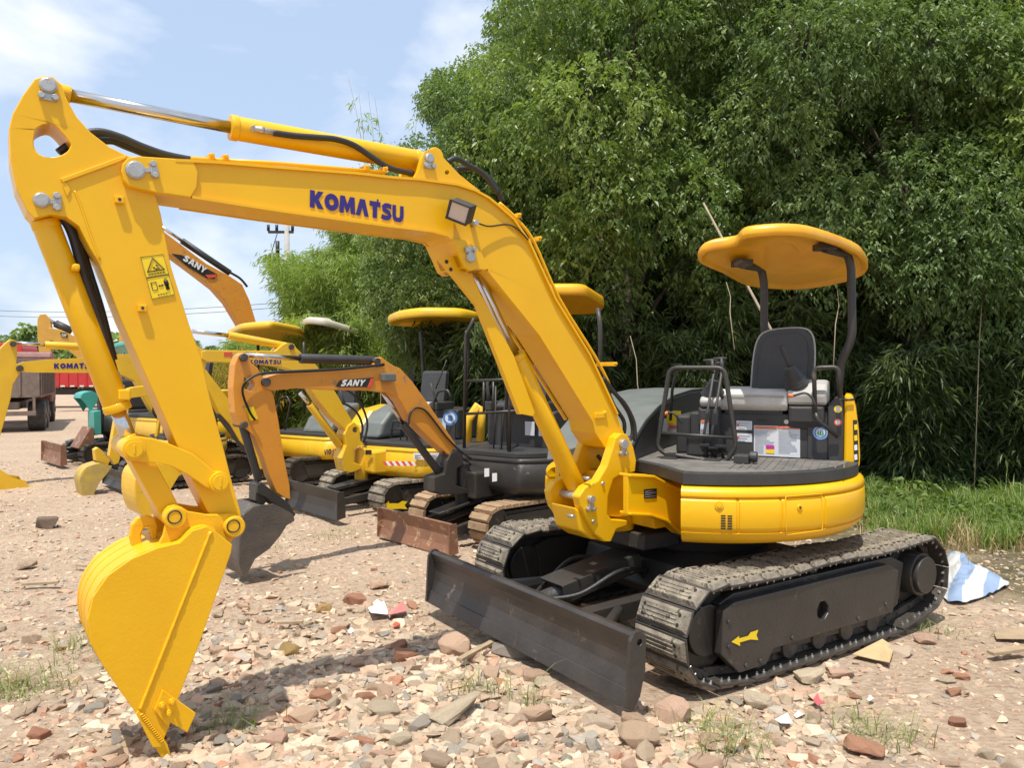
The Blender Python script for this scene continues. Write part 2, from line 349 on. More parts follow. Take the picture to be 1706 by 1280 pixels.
def track_main(side):
    y0, y1 = (0.63, 0.98) if side > 0 else (-0.96, -0.61)
    w = y1-y0; yc = (y0+y1)/2; out = 1 if side > 0 else -1
    fr = MB(FT)
    # frame: long box with sloped front foot and bolted skirt
    prof = [(-.80,.17),(-.62,.10),(.54,.10),(.77,.20),(.81,.44),(.71,.475),(-.72,.475),(-.86,.42)]
    fr.prism(prof, yc-.10, yc+.10)
    skirt = [(-.66,.155),(.45,.155),(.51,.085),(.72,.085),(.85,.20),(.84,.42),(.76,.45),(-.60,.455),(-.72,.40)]
    ho = [(-.02,.30),(.01,.335),(.055,.335),(.08,.30),(.08,.265),(.055,.235),(.01,.235),(-.02,.265)]
    ys = sorted((yc+out*.100, yc+out*.150))
    fr.prism(skirt, ys[0], ys[1], holes=[ho])
    t = fr.build('track_frame', Mt['black'], EX, 0.006)
    b = MB(FT)
    for x, z in ((.80,.235),(.67,.115),(.56,.115),(.30,.185),(-.30,.185),(-.58,.22),(.80,.36)):
        ye = yc+out*.150; b.cyl((x, ye, z), (x, ye+out*.008, z), .012, 6)
    b.build('bolt', Mt['shoedark'], t)
    # sprocket motor and idler
    s = MB(FT); ye = yc+out*.13
    s.cyl((-1.02, yc-.12, .33), (-1.02, ye, .33), .135, 28); s.cyl((-1.02, ye, .33), (-1.02, ye+out*.03, .33), .115, 28)
    for k in range(19):
        a = 2*math.pi*k/19; c, q = math.cos(a), math.sin(a)
        M = Matrix.Translation((-1.02+c*.20, 0, .33+q*.20)) @ Matrix.Rotation(-a, 4, 'Y')
        s.box((-.03, yc-.02, -.014), (.035, yc+.02, .014), M)
    s.cyl((-1.02, yc-.025, .33), (-1.02, yc+.025, .33), .19, 30)
    s.build('sprocket', Mt['black'], t, 0.004)
    s = MB(FT); s.cyl((.88, yc-.045, .31), (.88, yc+.045, .31), .215, 32); s.cyl((.88, yc-.085, .31), (.88, yc+.085, .31), .13, 24); s.build('idler', Mt['black'], t, 0.006)
    s = MB(FT)
    for x in (-.52, -.26, 0, .26, .52): s.cyl((x, yc-.11, .115), (x, yc+.11, .115), .062, 18)
    s.cyl((0, yc-.07, .50), (0, yc+.07, .50), .04, 16)
    s.build('roller', Mt['shoedark'], t, 0.004)
    path = loop_track(.88, -1.02, .240, .228, .305, .325, sag=.020)
    pts, pitch = resample(path, 39)
    ch = MB(FT)
    for i, (p, tg) in enumerate(pts):
        M = Matrix(((tg.x, 0, -tg.y*-1, p.x), (0, 1, 0, yc), (tg.y, 0, -tg.x*1, p.y), (0, 0, 0, 1)))
        # outward normal of a clockwise loop
        nrm = Vector((-tg.y, tg.x)); M = Matrix(((tg.x, 0, nrm.x, p.x), (0, 1, 0, yc), (tg.y, 0, nrm.y, p.y), (0, 0, 0, 1)))
        if i == 0:
            sgn = 1 if (nrm.x*(p.x)+nrm.y*(p.y-.3)) > 0 else -1
        M = Matrix(((tg.x, 0, nrm.x*sgn, p.x), (0, sgn, 0, yc), (tg.y, 0, nrm.y*sgn, p.y), (0, 0, 0, 1)))
        for yy in (-.055, .055): ch.prism([(-pitch*.55,-.05),(pitch*.5,-.05),(pitch*.55,-.012),(-pitch*.5,-.008)], 0, 0.001) if False else ch.box((-pitch*.54, yy-.012, -.055), (pitch*.54, yy+.012, -.012), M)
        ch.cyl(M @ Vector((pitch*.5, -.075, -.035)), M @ Vector((pitch*.5, .075, -.035)), .018, 8)
        pts[i] = M
    chain = ch.build('track_chain', Mt['shoedark'], t)
    mb = shoe_mb(w, pitch); me = None
    for i, M in enumerate(pts):
        if me is None:
            o = mb.build('track_shoe', Mt['shoe'], t, 0.003); me = o.data
            hb = MB()
            for sx_ in (-1, 1):
                for sy in (-1, 1):
                    for off in (-.018, .018):
                        if off == .018: continue
                        hb.cyl((sx_*pitch*.18, sy*(w/2-.055), .024), (sx_*pitch*.18, sy*(w/2-.055), .0285), .0095, 8)
            hb.fr = Matrix.Identity(4)
            hm = MB(); hm.v = hb.v; hm.f = hb.f; hm.sm = hb.sm
            proto = o
            # merge the four bolt recesses (dark discs) and the bolt ends on the inner side into the shoe as a second material
            bm = bmesh.new(); bm.from_mesh(me); base = len(bm.verts)
            me.materials.append(Mt['ink']); me.materials.append(Mt['steel'])
            vs = [bm.verts.new(WM[t.name].inverted() @ p) for p in hm.v]
            for f in hm.f: bm.faces.new([vs[q] for q in f]).material_index = 1
            nb = MB()
            for sx_ in (-1, 1):
                yy = out*(w/2-.03)*sgn
                nb.cyl((sx_*pitch*.20, yy, -.006), (sx_*pitch*.20, yy, -.026), .0048, 6); nb.cyl((sx_*pitch*.20, yy, -.006), (sx_*pitch*.20, yy, -.015), .0095, 6)
            vs = [bm.verts.new(WM[t.name].inverted() @ p) for p in nb.v]
            for f in nb.f: bm.faces.new([vs[q] for q in f]).material_index = 2
            me.materials.append(Mt['shoedark']); zi = WM[t.name]
            for f in bm.faces:
                if f.material_index == 0 and all((zi @ v.co).z < .0065 for v in f.verts): f.material_index = 3
            bm.to_mesh(me); bm.free()
            # the mesh was written in track coordinates; bring it back to shoe-local
            me.transform(WM[t.name])
        else:
            o = proto.copy(); COL.objects.link(o); o.parent = t
        inv = WM[t.name].inverted() @ FT
        o.matrix_local = inv @ M
    if side > 0:
        arrow = [(1218,1070),(1231,1060),(1231,1064),(1246,1060),(1250,1054),(1263,1050),(1260,1059),(1263,1067),(1250,1066),(1246,1067),(1232,1071),(1233,1077)]
        P = [FT @ pl(FT, 1, yc+.152, *q) for q in arrow]
        n3 = FT.to_3x3() @ Vector((0, .0015, 0)); b = MB(); k = len(P)
        tri = geometry.tessellate_polygon([[FT.inverted() @ p for p in P]])
        b.add([p+n3 for p in P], [tuple(q) for q in tri]); b.build('arrow_sticker', Mt['yelst'], t)
    return t
track_main(1); track_main(-1)

# undercarriage, blade
b = MB(FT); b.prism([(-.45,.22),(.45,.22),(.55,.30),(.50,.46),(.30,.52),(-.30,.52),(-.50,.46),(-.55,.30)], -.52, .52)
for s in (-1, 1): b.box((-.28, s*.50-.06, .24), (.30, s*.50+.14 if s > 0 else s*.50+.06, .44)) if s > 0 else b.box((-.28, -.64, .24), (.30, -.44, .44))
b.build('undercarriage', Mt['black'], EX, 0.01)
b = MB(FT); b.lathe([(0,.50),(.40,.50),(.44,.53),(.44,.60),(.47,.61),(.47,.665),(0,.665)], 48); b.build('slew_ring', Mt['black'], EX)
bl = [(1.405,.425),(1.445,.43),(1.462,.415),(1.440,.36),(1.432,.30),(1.440,.24),(1.462,.17),(1.480,.105),(1.462,.10),(1.44,.15),(1.415,.22),(1.402,.30),(1.408,.37)]
b = MB(FT); b.prism(bl, -.965, .965); B = b.build('dozer_blade', Mt['blade'], EX, 0.004)
b = MB(FT); b.prism([(1.463,.172),(1.470,.170),(1.492,.095),(1.478,.092)], -.962, .962); b.build('cutting_edge', Mt['blade'], B, 0.002)
endp = [(1.385,.41),(1.42,.437),(1.455,.435),(1.480,.40),(1.487,.30),(1.492,.18),(1.498,.10),(1.46,.085),(1.42,.14),(1.39,.25)]
hole = [(1.425+.016*math.cos(a*math.pi/5), .385+.016*math.sin(a*math.pi/5)) for a in range(10)]
for s in (-1, 1):
    y = sorted((s*.965, s*.985)); MB(FT).prism(endp, y[0], y[1], holes=[hole]).build('end_plate', Mt['blade'], B, 0.002)
b = MB(FT)
for s in (-1, 1):
    b.prism([(1.41,.20),(1.41,.31),(.45,.34),(.45,.25)], s*.30-.045, s*.30+.045)
    b.tube([FT.inverted() @ (FT @ Vector((1.40, s*.62, .26))), (1.0, s*.36, .30)], .03, 8)
b.cyl((1.33, -.40, .27), (1.33, .40, .27), .055, 20); b.prism([(1.41,.18),(1.41,.36),(1.25,.33),(1.25,.22)], -.12, .12)
b.build('blade_arm', Mt['black'], EX, 0.006)
b = MB(FT); b.cyl((1.28, 0, .30), (.55, 0, .42), .055, 20); b.build('blade_cylinder', Mt['black'], EX)
b = MB(FT); b.prism([(1.18,.385),(1.20,.405),(.62,.515),(.60,.49)], -.11, .11); b.prism([(1.18,.30),(1.20,.405),(.62,.515),(.60,.42)], .105, .118)
b.build('cylinder_guard', Mt['black'], EX, 0.004)
b = MB(FT)
for s in (-1, 1): b.tube(smoothpath([(.55, s*.10, .40),(.85, s*.20, .46),(1.1, s*.16, .36),(1.25, s*.07, .33)], 6), .014, 8)
b.build('blade_hose', Mt['rubber'], EX)

# ------------------------------------------------------------------ house (rotating body)
PINX = .917
seams_px = [1230, 1302, 1375]
sm_a = []
for q in seams_px:
    d = ray(q, 830); d2 = Vector((d.x, d.y)); o2 = Vector((-CX, -CY)); A = d2.dot(d2); Bq = 2*o2.dot(d2); Cq = o2.dot(o2)-1.0
    t = (-Bq-math.sqrt(max(Bq*Bq-4*A*Cq, 0)))/(2*A); p = o2+d2*t; sm_a.append(math.degrees(math.atan2(p.y, p.x)) % 360)
def house_shell(prof, seams, a0, a1, R0, fr, name, m, parent, xcut=None, bevel=0):
    angs = list(np.arange(a0, a1+.01, 2.0))
    for s in seams: angs += [s-.55, s-.3, s+.3, s+.55]
    angs = sorted(angs); V = []; F = []; k = len(prof)
    for a in angs:
        gr = .008 if any(abs(a-s) < .4 for s in seams) else 0
        for (r, z, g) in prof: rr = r-(gr if g else 0); V.append((CX+rr*math.cos(R(a)), CY+rr*math.sin(R(a)), z))
    n = len(angs)
    for lx, ly in ((.42,-.36),(.42,.36)):
        w = FB @ Vector((lx, ly, 0))
        for (r, z, g) in prof: V.append((w.x, w.y, z))
    n = len(angs)+2
    for i in range(n-1):
        for q in range(k-1): F.append((i*k+q, (i+1)*k+q, (i+1)*k+q+1, i*k+q+1))
        # flat front face
    for q in range(k-1): F.append((q, q+1, (n-1)*k+q+1, (n-1)*k+q))
    b = MB(fr); b.add(V, F, True); o = b.build(name, m, parent)
    md = o.modifiers.new('split', 'EDGE_SPLIT'); md.split_angle = R(50); return o
# outline spans from 34 deg left of the boom heading round the tail (counterclockwise in the plan)
a0 = 251.5; a1 = 360+186
prof = [(.55,.665,0),(.86,.668,0),(.93,.685,0),(.965,.71,0),(.985,.735,0),(.992,.748,0),(.982,.752,1),(.982,.757,1),(.994,.762,1),(1.0,.78,1),(1.003,.85,1),(1.0,.915,1),(.994,.926,1),(.982,.931,1),(.982,.936,1),(.996,.942,0),(.998,.955,0),(.990,.972,0),(.972,.988,0),(.94,.996,0),(.55,.998,0)]
HS = house_shell(prof, sm_a, a0, a1, 1.0, Matrix.Identity(4), 'house', Mt['yellow'], EX)
def on_house(px, py, rr=1.003):
    d = ray(px, py); d2 = Vector((d.x, d.y)); o2 = Vector((-CX, -CY)); A = d2.dot(d2); Bq = 2*o2.dot(d2); Cq = o2.dot(o2)-rr*rr
    t = (-Bq-math.sqrt(Bq*Bq-4*A*Cq))/(2*A); p = EYE+d*t; n = Vector((p.x-CX, p.y-CY, 0)).normalized(); return p, n
p, n = on_house(1198, 843); b = MB(); b.cyl(p-n*.01, p+n*.004, .024, 20); b.cyl(p, p+n*.010, .012, 16); b.build('plug', Mt['yellow'], HS, .002)
p, n = on_house(1332, 846); b = MB(); b.cyl(p-n*.01, p+n*.006, .016, 16); b.build('latch', Mt['yellow'], HS, .002)
b = MB(); b.cyl(p, p+n*.008, .007, 10); b.build('keyhole', Mt['ink'], HS)
vn = MB()
for i in range(6):
    for j in (0,1):
        p, n = on_house(1205+j*11, 860+i*4.3+j*0.5, 1.004); t_ = n.cross(Vector((0,0,1)))
        M = Matrix(((t_.x, n.x, 0, p.x), (t_.y, n.y, 0, p.y), (0, 0, 1, p.z), (0, 0, 0, 1))); vn.box((-.012, -.004, -.0035), (.012, .0006, .0035), M)
vn.build('vent_slot', Mt['ink'], HS)
# raised hatch outline between two seams
hp = [(1309,828),(1369,823),(1370,884),(1310,892)]
b = MB(); pth = []
for (x0, y0), (x1, y1) in zip(hp, hp[1:]+hp[:1]):
    for k in range(6):
        t = k/6; p, n = on_house(x0+(x1-x0)*t, y0+(y1-y0)*t, 1.0015); pth.append(p)
b.tube(pth, .0028, 6, closed=True); b.build('hatch', Mt['yellow'], HS)
# front frame joining the house and the swing post (traced in the boom plane), with floor of the frame
fpx = [(1046,790),(1087,792),(1113,806),(1137,816),(1150,830),(1152,893),(1133,891),(1108,869),(1081,860),(1046,858)]
fp = tr(FB, .33, fpx)
for s in (1, -1):
    y = sorted((s*.33, s*.29)); MB(FB).prism(fp, y[0], y[1]).build('front_frame', Mt['yellow'], HS, .004)
b = MB(FB); b.prism([(.30,.70),(.68,.70),(.70,.78),(.70,.92),(.64,.96),(.30,.98)], -.29, .29)
b.build('front_beam', Mt['yellow'], HS, .006)
b = MB(FB); b.box((.40,-.22,.56),(.70,.22,.655)); b.build('under_bracket', Mt['black'], HS, .01)
q = [FB @ pl(FB, 1, .333, *p) for p in [(1073,816),(1094,814),(1094,830),(1073,831)]]
quadpatch('rating_plate', q, Mt['ink'], HS)
b = MB(FB)
for i in range(4):
    a_, c_ = pl(FB, 1, .3365, 1075, 819.5+i*3), pl(FB, 1, .3365, 1092 if i % 2 else 1087, 818+i*3); b.tube([a_, c_], .0012, 4)
b.build('plate_text', Mt['inkg'], HS)

b = MB(FB); P_ = tr(FB, .33, fpx[:4]); b.strip(P_, .26, .352, .014); P_ = tr(FB, .33, [fpx[9],fpx[8],fpx[7],fpx[6]]); b.strip(P_, .26, .352, -.014)
b.build('frame_lip', Mt['yellow'], HS, .003)
# floor of the operator's station
fz0, fz1 = 1.0, 1.062
out = []
for lx, ly in ((.50,-.30),(.62,.24),): w = FB @ Vector((lx, ly, 0)); out.append((w.x, w.y))
for a in np.arange(252, 252+206, 4): out.append((CX+.965*math.cos(R(a)), CY+.965*math.sin(R(a))))
b = MB(); b.prism(out, fz0, fz1, axis=2); FL = b.build('floor_deck', Mt['plastic'], EX, .012)
out2 = [(CX+(x-CX)*.94, CY+(y-CY)*.94) for x, y in out]
MB().prism(out2, fz1, fz1+.004, axis=2).build('floor_mat', Mt['floor'], FL)
rib = MB(FH)
for k in range(14):
    y = .30+k*.045; rib.box((.05, y, fz1+.004), (.72-max(0, (y-.35))*.55, y+.008, fz1+.008))
rib.build('mat_rib', Mt['floor'], FL)
# seat riser, side panels (traced on the plane x = 0 of the house frame)
def hx(px, py, x=0.0): p = pl(FH, 0, x, px, py); return p
yl = hx(1150, 720).y; yr = hx(1386, 720).y; zt = hx(1300, 690).z
b = MB(FH); b.box((-.62, yl, fz1), (0, yr, zt)); RS = b.build('seat_riser', Mt['plastic'], EX, .012)
b = MB(FH); b.box((-.60, yl-.10, fz1), (-.02, yl, zt-.02)); b.box((-.02, yl+.0, fz1), (.14, yl+.22, zt-.14)); b.build('console_base', Mt['plastic'], RS, .02)
def hq(pts, x=.003): return [FH @ hx(a, c, x) for a, c in pts]
def sheet(pts, m, nm='decal', x=.002, par=None): return quadpatch(nm, hq(pts, x), m, par or RS, .001)
big = [(1256,709),(1333,711),(1333,763),(1256,759)]
S1 = sheet(big, Mt['paper'])
for a, c in ((1257,1294),(1296,1332)): sheet([(a,710),(c,711),(c,715.5),(a,714.5)], Mt['orst'], x=.005, par=S1)
sheet([(1276,742),(1290,742.5),(1290,749),(1276,748.5)], Mt['magenta'], x=.005, par=S1); sheet([(1276,749),(1290,749.2),(1290,756),(1276,755)], Mt['yelst'], x=.005, par=S1)
b = MB(FH); random.seed(4)
for col in (0, 1):
    for i in range(13):
        yy = 718+i*3.0; x0 = 1258+col*39; x1 = x0+random.uniform(18, 33)
        if col == 0 and i > 7: x1 = x0+14
        b.tube([hx(x0, yy, .0055), hx(x1, yy+.6, .0055)], .0011, 4)
for x0, y0 in ((1263,711.6),(1303,712.6)): b.tube([hx(x0, y0+.6, .0072), hx(x0+20, y0+.9, .0072)], .0018, 4)
b.build('small_print', Mt['inkg'], S1)
for (ya, yb) in ((701,716),(722,736)):
    s_ = sheet([(1227,ya),(1253,ya+1),(1253,yb+1),(1227,yb)], Mt['paper'])
    b = MB(FH)
    for i in range(3): b.tube([hx(1230, ya+4+i*4, .005), hx(1249-i*4, ya+4.6+i*4, .005)], .0012, 4)
    b.build('small_print', Mt['inkg'], s_)
    sheet([(1228,ya+5),(1231,ya+5),(1231,ya+9),(1228,ya+9)], Mt['redst'], x=.005, par=s_)
p = FH @ hx(1310, 703, 0); nrm = FH.to_3x3() @ Vector((1,0,0)); b = MB(); b.cyl(p-nrm*.01, p+nrm*.008, .014, 16); b.build('lock', Mt['steel'], RS)
b = MB(); p = FH @ hx(1270, 700, 0); 
b = MB(FH); q0 = hx(1262, 699, 0); q1 = hx(1276, 702, 0); b.box((0, q0.y, q1.z), (.004, q1.y, q0.z)); b.build('handle_recess', Mt['ink'], RS)
# side panel with round sticker, then the yellow tail pillar
sp = [(lambda v: (v.y, v.z))(hx(a, c, .0)) for a, c in [(1379,676),(1390,664),(1404,661),(1406,700),(1404,782),(1384,780),(1379,760)]]
b = MB(FH); b.prism(sp, -.45, .03, axis=0); SP = b.build('side_panel', Mt['plastic'], EX, .012)
sp = [(lambda v: (v.y, v.z))(hx(a, c, .0)) for a, c in [(1345,690),(1379,685),(1380,779),(1345,772)]]
b = MB(FH); b.prism(sp, -.45, .012, axis=0); b.build('side_panel', Mt['plastic'], EX, .01)
yp = [(lambda v: (v.y, v.z))(hx(a, c, -.02)) for a, c in [(1407,657),(1420,659),(1426,680),(1431,720),(1433,760),(1432,778),(1405,790)]]
b = MB(FH); b.prism(yp, -.42, .012, axis=0); TP = b.build('tail_cover', Mt['yellow'], EX, .015)
tb = [FH @ pl(FH, 0, .014, *q) for q in [(1421,700),(1428,700),(1431,768),(1423,776)]]
TB_ = quadpatch('model_plate', tb, Mt['ink'], TP, .002)
for i, (yy, m_) in enumerate(((708,'yelst'),(726,'yelst'),(742,'white'),(758,'white'))):
    quadpatch('plate_mark', [FH @ pl(FH, 0, .018, *q) for q in [(1423,yy),(1428,yy-1),(1428.6,yy+8),(1423.6,yy+9)]], Mt[m_], TB_, .001)
def disc(name, cpt, n, r, m, parent, lift=.001, seg=28, sxx=1.0):
    b = MB(); b.cyl(cpt-n*.001, cpt+n*lift, r, seg); return b.build(name, m, parent)
nx = FH.to_3x3() @ Vector((1,0,0)); uy = FH.to_3x3() @ Vector((0,1,0)); uz = Vector((0,0,1))
c0 = FH @ hx(1367, 721, .012)
D = disc('round_sticker', c0, nx, .046, Mt['bluest'], RS, .002); D2 = disc('sticker_ring', c0, nx, .040, Mt['white'], D, .003); disc('sticker_ring', c0, nx, .037, Mt['bluest'], D, .0036); disc('sticker_face', c0, nx, .027, Mt['paper'], D, .0045)
b = MB()
for i in (-1, 0, 1):
    p = c0+uy*i*.014-uz*.014+nx*.0052; b.add([p-uy*.007, p+uy*.007, p+uz*.030], [(0,1,2)])
b.build('sticker_mark', Mt['green'], D)
b = MB(); p = c0-uz*.02+nx*.0052; b.add([p-uy*.016, p+uy*.016, p+uy*.016+uz*.004, p-uy*.016+uz*.004], [(0,1,2,3)]); b.build('sticker_mark', Mt['bluest'], D)
for i, yy in enumerate((682, 704)):
    c1 = FH @ hx(1396, yy, .03); disc('side_sticker', c1, nx, .022, Mt['yelst' if i == 0 else 'redst'], SP, .002); disc('side_sticker_face', c1, nx, .014, Mt['paper'], SP, .003)
# hood on the far side: faded curved cover
arc = [(1046,772),(1048,752),(1058,728),(1075,700),(1096,677),(1122,659),(1150,650),(1185,647)]
ap = [(lambda v: (v.x, v.z))(pl(FH, 1, -.30, a, c)) for a, c in arc]
back = ap[-1][0]-.45
poly = [tuple(p) for p in roundpoly([(x, z) for x, z in ap], .04, 2, closed=False)]
prof_ = [(p[0], p[1]) for p in poly]
b = MB(FH); b.prism(prof_+[(back, ap[-1][1]-.01), (back, fz1), (ap[0][0], fz1)], -.82, -.30, sm=True); HD = b.build('side_hood', Mt['hood'], EX)
tag(HD, 'faded grey-green curved hood')
md = HD.modifiers.new('bevel', 'BEVEL'); md.width = .03; md.segments = 3; md.limit_method = 'ANGLE'; md.angle_limit = R(60)
b = MB(FH); pf2 = [(x-.012 if i < 8 else x, z-.02) for i, (x, z) in enumerate(prof_)]
b.prism([(x-.03, z-.03) for x, z in prof_]+[(back+.02, ap[-1][1]-.04), (back+.02, fz1+.01), (ap[0][0]-.03, fz1+.01)], -.302, -.288); b.build('hood_side', Mt['plastic'], HD, .004)
b = MB(FH); b.tube([(x-.004, -.292, z-.004) for x, z in prof_], .009, 8); b.build('hood_seal', Mt['rubber'], HD)
def hyq(pts, y=-.285): return [FH @ pl(FH, 1, y, *q) for q in pts]
k_ = quadpatch('hood_decal', hyq([(1098,697),(1133,699),(1135,722),(1100,719)]), Mt['paper'], HD, .002)
quadpatch('hood_decal', hyq([(1110,684),(1134,685),(1134,709),(1112,706)], -.281), Mt['yelst'], HD, .002)
quadpatch('hood_decal', hyq([(1114,709),(1128,710),(1128,714),(1114,713)], -.277), Mt['redst'], HD, .002)
quadpatch('riser_decal', hq([(1168,700),(1181,700),(1181,724),(1166,724)], .143), Mt['paper'], RS, .002)
quadpatch('riser_decal', hq([(1168,700),(1181,700),(1181,704),(1168,704)], .147), Mt['orst'], RS, .002)
# seat
def rbox(b, lo, hi): b.box(lo, hi); return b
c0_ = hx(1196, 650, .05); c1_ = hx(1312, 650, .05); zs = c0_.z
ys0, ys1 = c0_.y, c1_.y
cs = MB(FH); prof_c = [(-.42,zs-.12),(.02,zs-.13),(.055,zs-.10),(.06,zs-.05),(.035,zs-.01),(-.02,zs+.005),(-.25,zs-.02),(-.42,zs+.02)]
cs.prism(prof_c, ys0, ys1, sm=False); ST = cs.build('seat', Mt['cushion'], EX, .028, 4)
b = MB(FH); b.tube(roundpoly([(.062,ys0+.02,zs-.035),(.064,(ys0+ys1)/2,zs-.03),(.062,ys1-.02,zs-.035)], .02, 3, closed=False), .005, 6); b.build('seat_piping', Mt['greyp'], ST)
b = MB(FH); b.box((-.40, ys0+.03, zt-.01), (.0, ys1-.03, zs-.12)); b.build('seat_base', Mt['plastic'], ST, .01)
bx = -.36
bk = [(lambda v: (v.y, v.z))(pl(FH, 0, bx, a, c)) for a, c in [(1252,652),(1256,600),(1262,570),(1274,554),(1300,548),(1335,547),(1350,556),(1355,580),(1354,620),(1350,650),(1330,668),(1262,668)]]
b = MB(FH @ Matrix.Translation((bx, 0, 0)) @ Matrix.Rotation(R(0), 4, 'Y')); b.prism([tuple(p) for p in roundpoly(bk, .05, 4)], -.11, 0, axis=0); BK = b.build('backrest', Mt['seat'], ST, .03, 4)
cy_ = sum(p[0] for p in bk)/len(bk); cz_ = sum(p[1] for p in bk)/len(bk)
b = MB(FH @ Matrix.Translation((bx, 0, 0))); b.prism([((p[0]-cy_)*.82+cy_, (p[1]-cz_)*.84+cz_) for p in [tuple(q) for q in roundpoly(bk, .06, 4)]], -.02, .012, axis=0); b.build('back_pad', Mt['seat'], BK, .012, 3)
b = MB(FH); ed = [(bx-.03, p[0]+(.006 if p[0] > cy_ else -.006), p[1]) for p in bk[:-2]]; b.tube(smoothpath(ed, 4), .008, 8); b.build('seat_trim', Mt['greyp'], BK)
# consoles with boots and levers
def boot(base, tip, name='joystick'):
    base, tip = Vector(base), Vector(tip); b = MB(FH); ax = tip-base; P = []; rr = []
    for k in range(11):
        t = k/10; P.append(base+ax*.50*t); rr.append((.078-.052*t)+(.006 if k % 2 else -.004))
    b.tube(P, rr, 18); o = b.build(name, Mt['plastic'], EX)
    g = MB(FH); g.tube([base+ax*.40, base+ax*.62, base+ax*.85, base+ax], [.011,.012,.017,.015], 14); g.build('lever_grip', Mt['plastic'], o, .002); return o
rc0 = hx(1310, 648, .06); rc1 = hx(1400, 650, .0)
b = MB(FH); b.prism([(-.42,rc0.z+.05),(-.12,rc0.z+.055),(.0,rc0.z+.03),(.06,rc0.z-.03),(.05,rc0.z-.10),(-.42,rc0.z-.10)], rc0.y+.005, rc0.y+.235); RC = b.build('armrest_console', Mt['greyp'], EX, .02, 3)
b = MB(FH); b.prism([(-.42,rc0.z-.26),(-.02,rc0.z-.28),(.045,rc0.z-.20),(.05,rc0.z-.102),(-.42,rc0.z-.102)], rc0.y+.01, rc0.y+.22); b.build('console_side', Mt['plastic'], RC, .02)
pb = hx(1328, 642, -.02); pt = hx(1301, 577, .10); boot(pb, pt)
lc = hx(1184, 655, .12); b = MB(FH); b.prism([(-.30,lc.z-.03),(.10,lc.z-.02),(.14,lc.z-.05),(.12,lc.z-.09),(-.30,lc.z-.09)], lc.y-.07, lc.y+.06); LC = b.build('armrest_console', Mt['greyp'], EX, .02, 3)
b = MB(FH); b.prism([(-.30,fz1+.06),(.08,fz1+.06),(.12,lc.z-.2),(.12,lc.z-.092),(-.30,lc.z-.092)], lc.y-.08, lc.y+.05); b.build('console_side', Mt['plastic'], LC, .02)
boot((.04, lc.y+.0, lc.z-.02), hx(1196, 603, .12))
b = MB(FH)
for a, c in ((1170,1190),(1183,1203)):
    b.tube([hx(a, 745, .20), hx(a+4, 716, .18), hx(c, 617, .16)], .009, 10)
b.build('travel_lever', Mt['plastic'], EX)
b = MB(FH)
for a, c, y_ in ((1172,1197,601),(1189,1211,598)):
    b.tube([hx(a, y_, .16), hx(c, y_-1, .16)], .009, 8); b.tube([hx((a+c)/2+2, y_, .16), hx((a+c)/2+4, 622, .16)], .012, 8)
b.build('lever_handle', Mt['plastic'], EX)
b = MB(FH)
for a, c in ((1176,748),(1190,752),(1203,750)):
    p = hx(a, c, .22); b.box((p.x-.05, p.y-.03, p.z-.005), (p.x+.06, p.y+.03, p.z+.012), Matrix.Translation((p.x,p.y,p.z)) @ Matrix.Rotation(R(-24), 4, 'Y') @ Matrix.Translation((-p.x,-p.y,-p.z))); b.tube([(p.x-.05,p.y,fz1), (p.x,p.y,p.z)], .012, 6)
b.build('pedal', Mt['plastic'], EX, .003)
p = hx(1240, 768, .40); b = MB(FH); b.box((p.x-.06,p.y-.055,fz1+.004),(p.x+.05,p.y+.03,fz1+.055)); b.cyl((p.x,p.y+.03,fz1+.045),(p.x,p.y+.075,fz1+.045),.032,14); b.build('foot_pedal', Mt['plastic'], EX, .006)
for pts_, tipc in (([(1113,688),(1122,689),(1132,700),(1137,706)], (1101,692)), ([(1322,660),(1340,655),(1352,662),(1358,675)], (1313,659))):
    xx = .16
    b = MB(FH); b.tube(smoothpath([hx(a, c, xx) for a, c in pts_], 5), .007, 8); o = b.build('lock_lever', Mt['plastic'], EX)
    b = MB(FH); b.tube([hx(*pts_[0], xx), hx((pts_[0][0]+tipc[0])/2, (pts_[0][1]+tipc[1])/2, xx), hx(*tipc, xx)], [.011,.013,.012], 10); b.build('red_grip', Mt['orst'], o)
# guard rails (bent tube)
def rail(pts, x, r, name='guard_rail', closed=False, rad=.05):
    P = roundpoly([hx(a, c, x) for a, c in pts], rad, 5, closed); b = MB(FH); b.tube(P, r, 12, closed=closed); return b.build(name, Mt['black'], EX)
RG = rail([(1107,756),(1095,745),(1116,613),(1207,613),(1227,745),(1208,772)], .30, .0145, closed=True)
b = MB(FH); b.tube([hx(1098, 722, .30), hx(1223, 730, .30)], .010, 10); b.tube([hx(1128, 616, .30), hx(1120, 650, .12), hx(1117, 700, .05)], .010, 8)
b.build('guard_crossbar', Mt['black'], RG)
b = MB(FH)
for a, c in ((1117,757),(1188,768)):
    p = hx(a, c, .30); b.box((p.x-.02,p.y-.035,fz1+.004),(p.x+.02,p.y+.035,p.z+.01)); b.box((p.x-.05,p.y-.05,fz1+.004),(p.x+.06,p.y+.05,fz1+.014))
b.build('rail_foot', Mt['black'], RG, .003)
rail([(1358,690),(1356,613),(1397,612),(1400,664)], .10, .0135, 'grab_rail', rad=.035)
b = MB(FH); b.tube([hx(1358, 688, .10), hx(1362, 700, .10), hx(1396, 728, .06)], .0135, 10); b.build('grab_rail', Mt['black'], EX)
b = MB(FH); b.tube([hx(1403, 667, .03), hx(1423, 666, .03)], .007, 8); b.build('latch_rod', Mt['black'], EX)
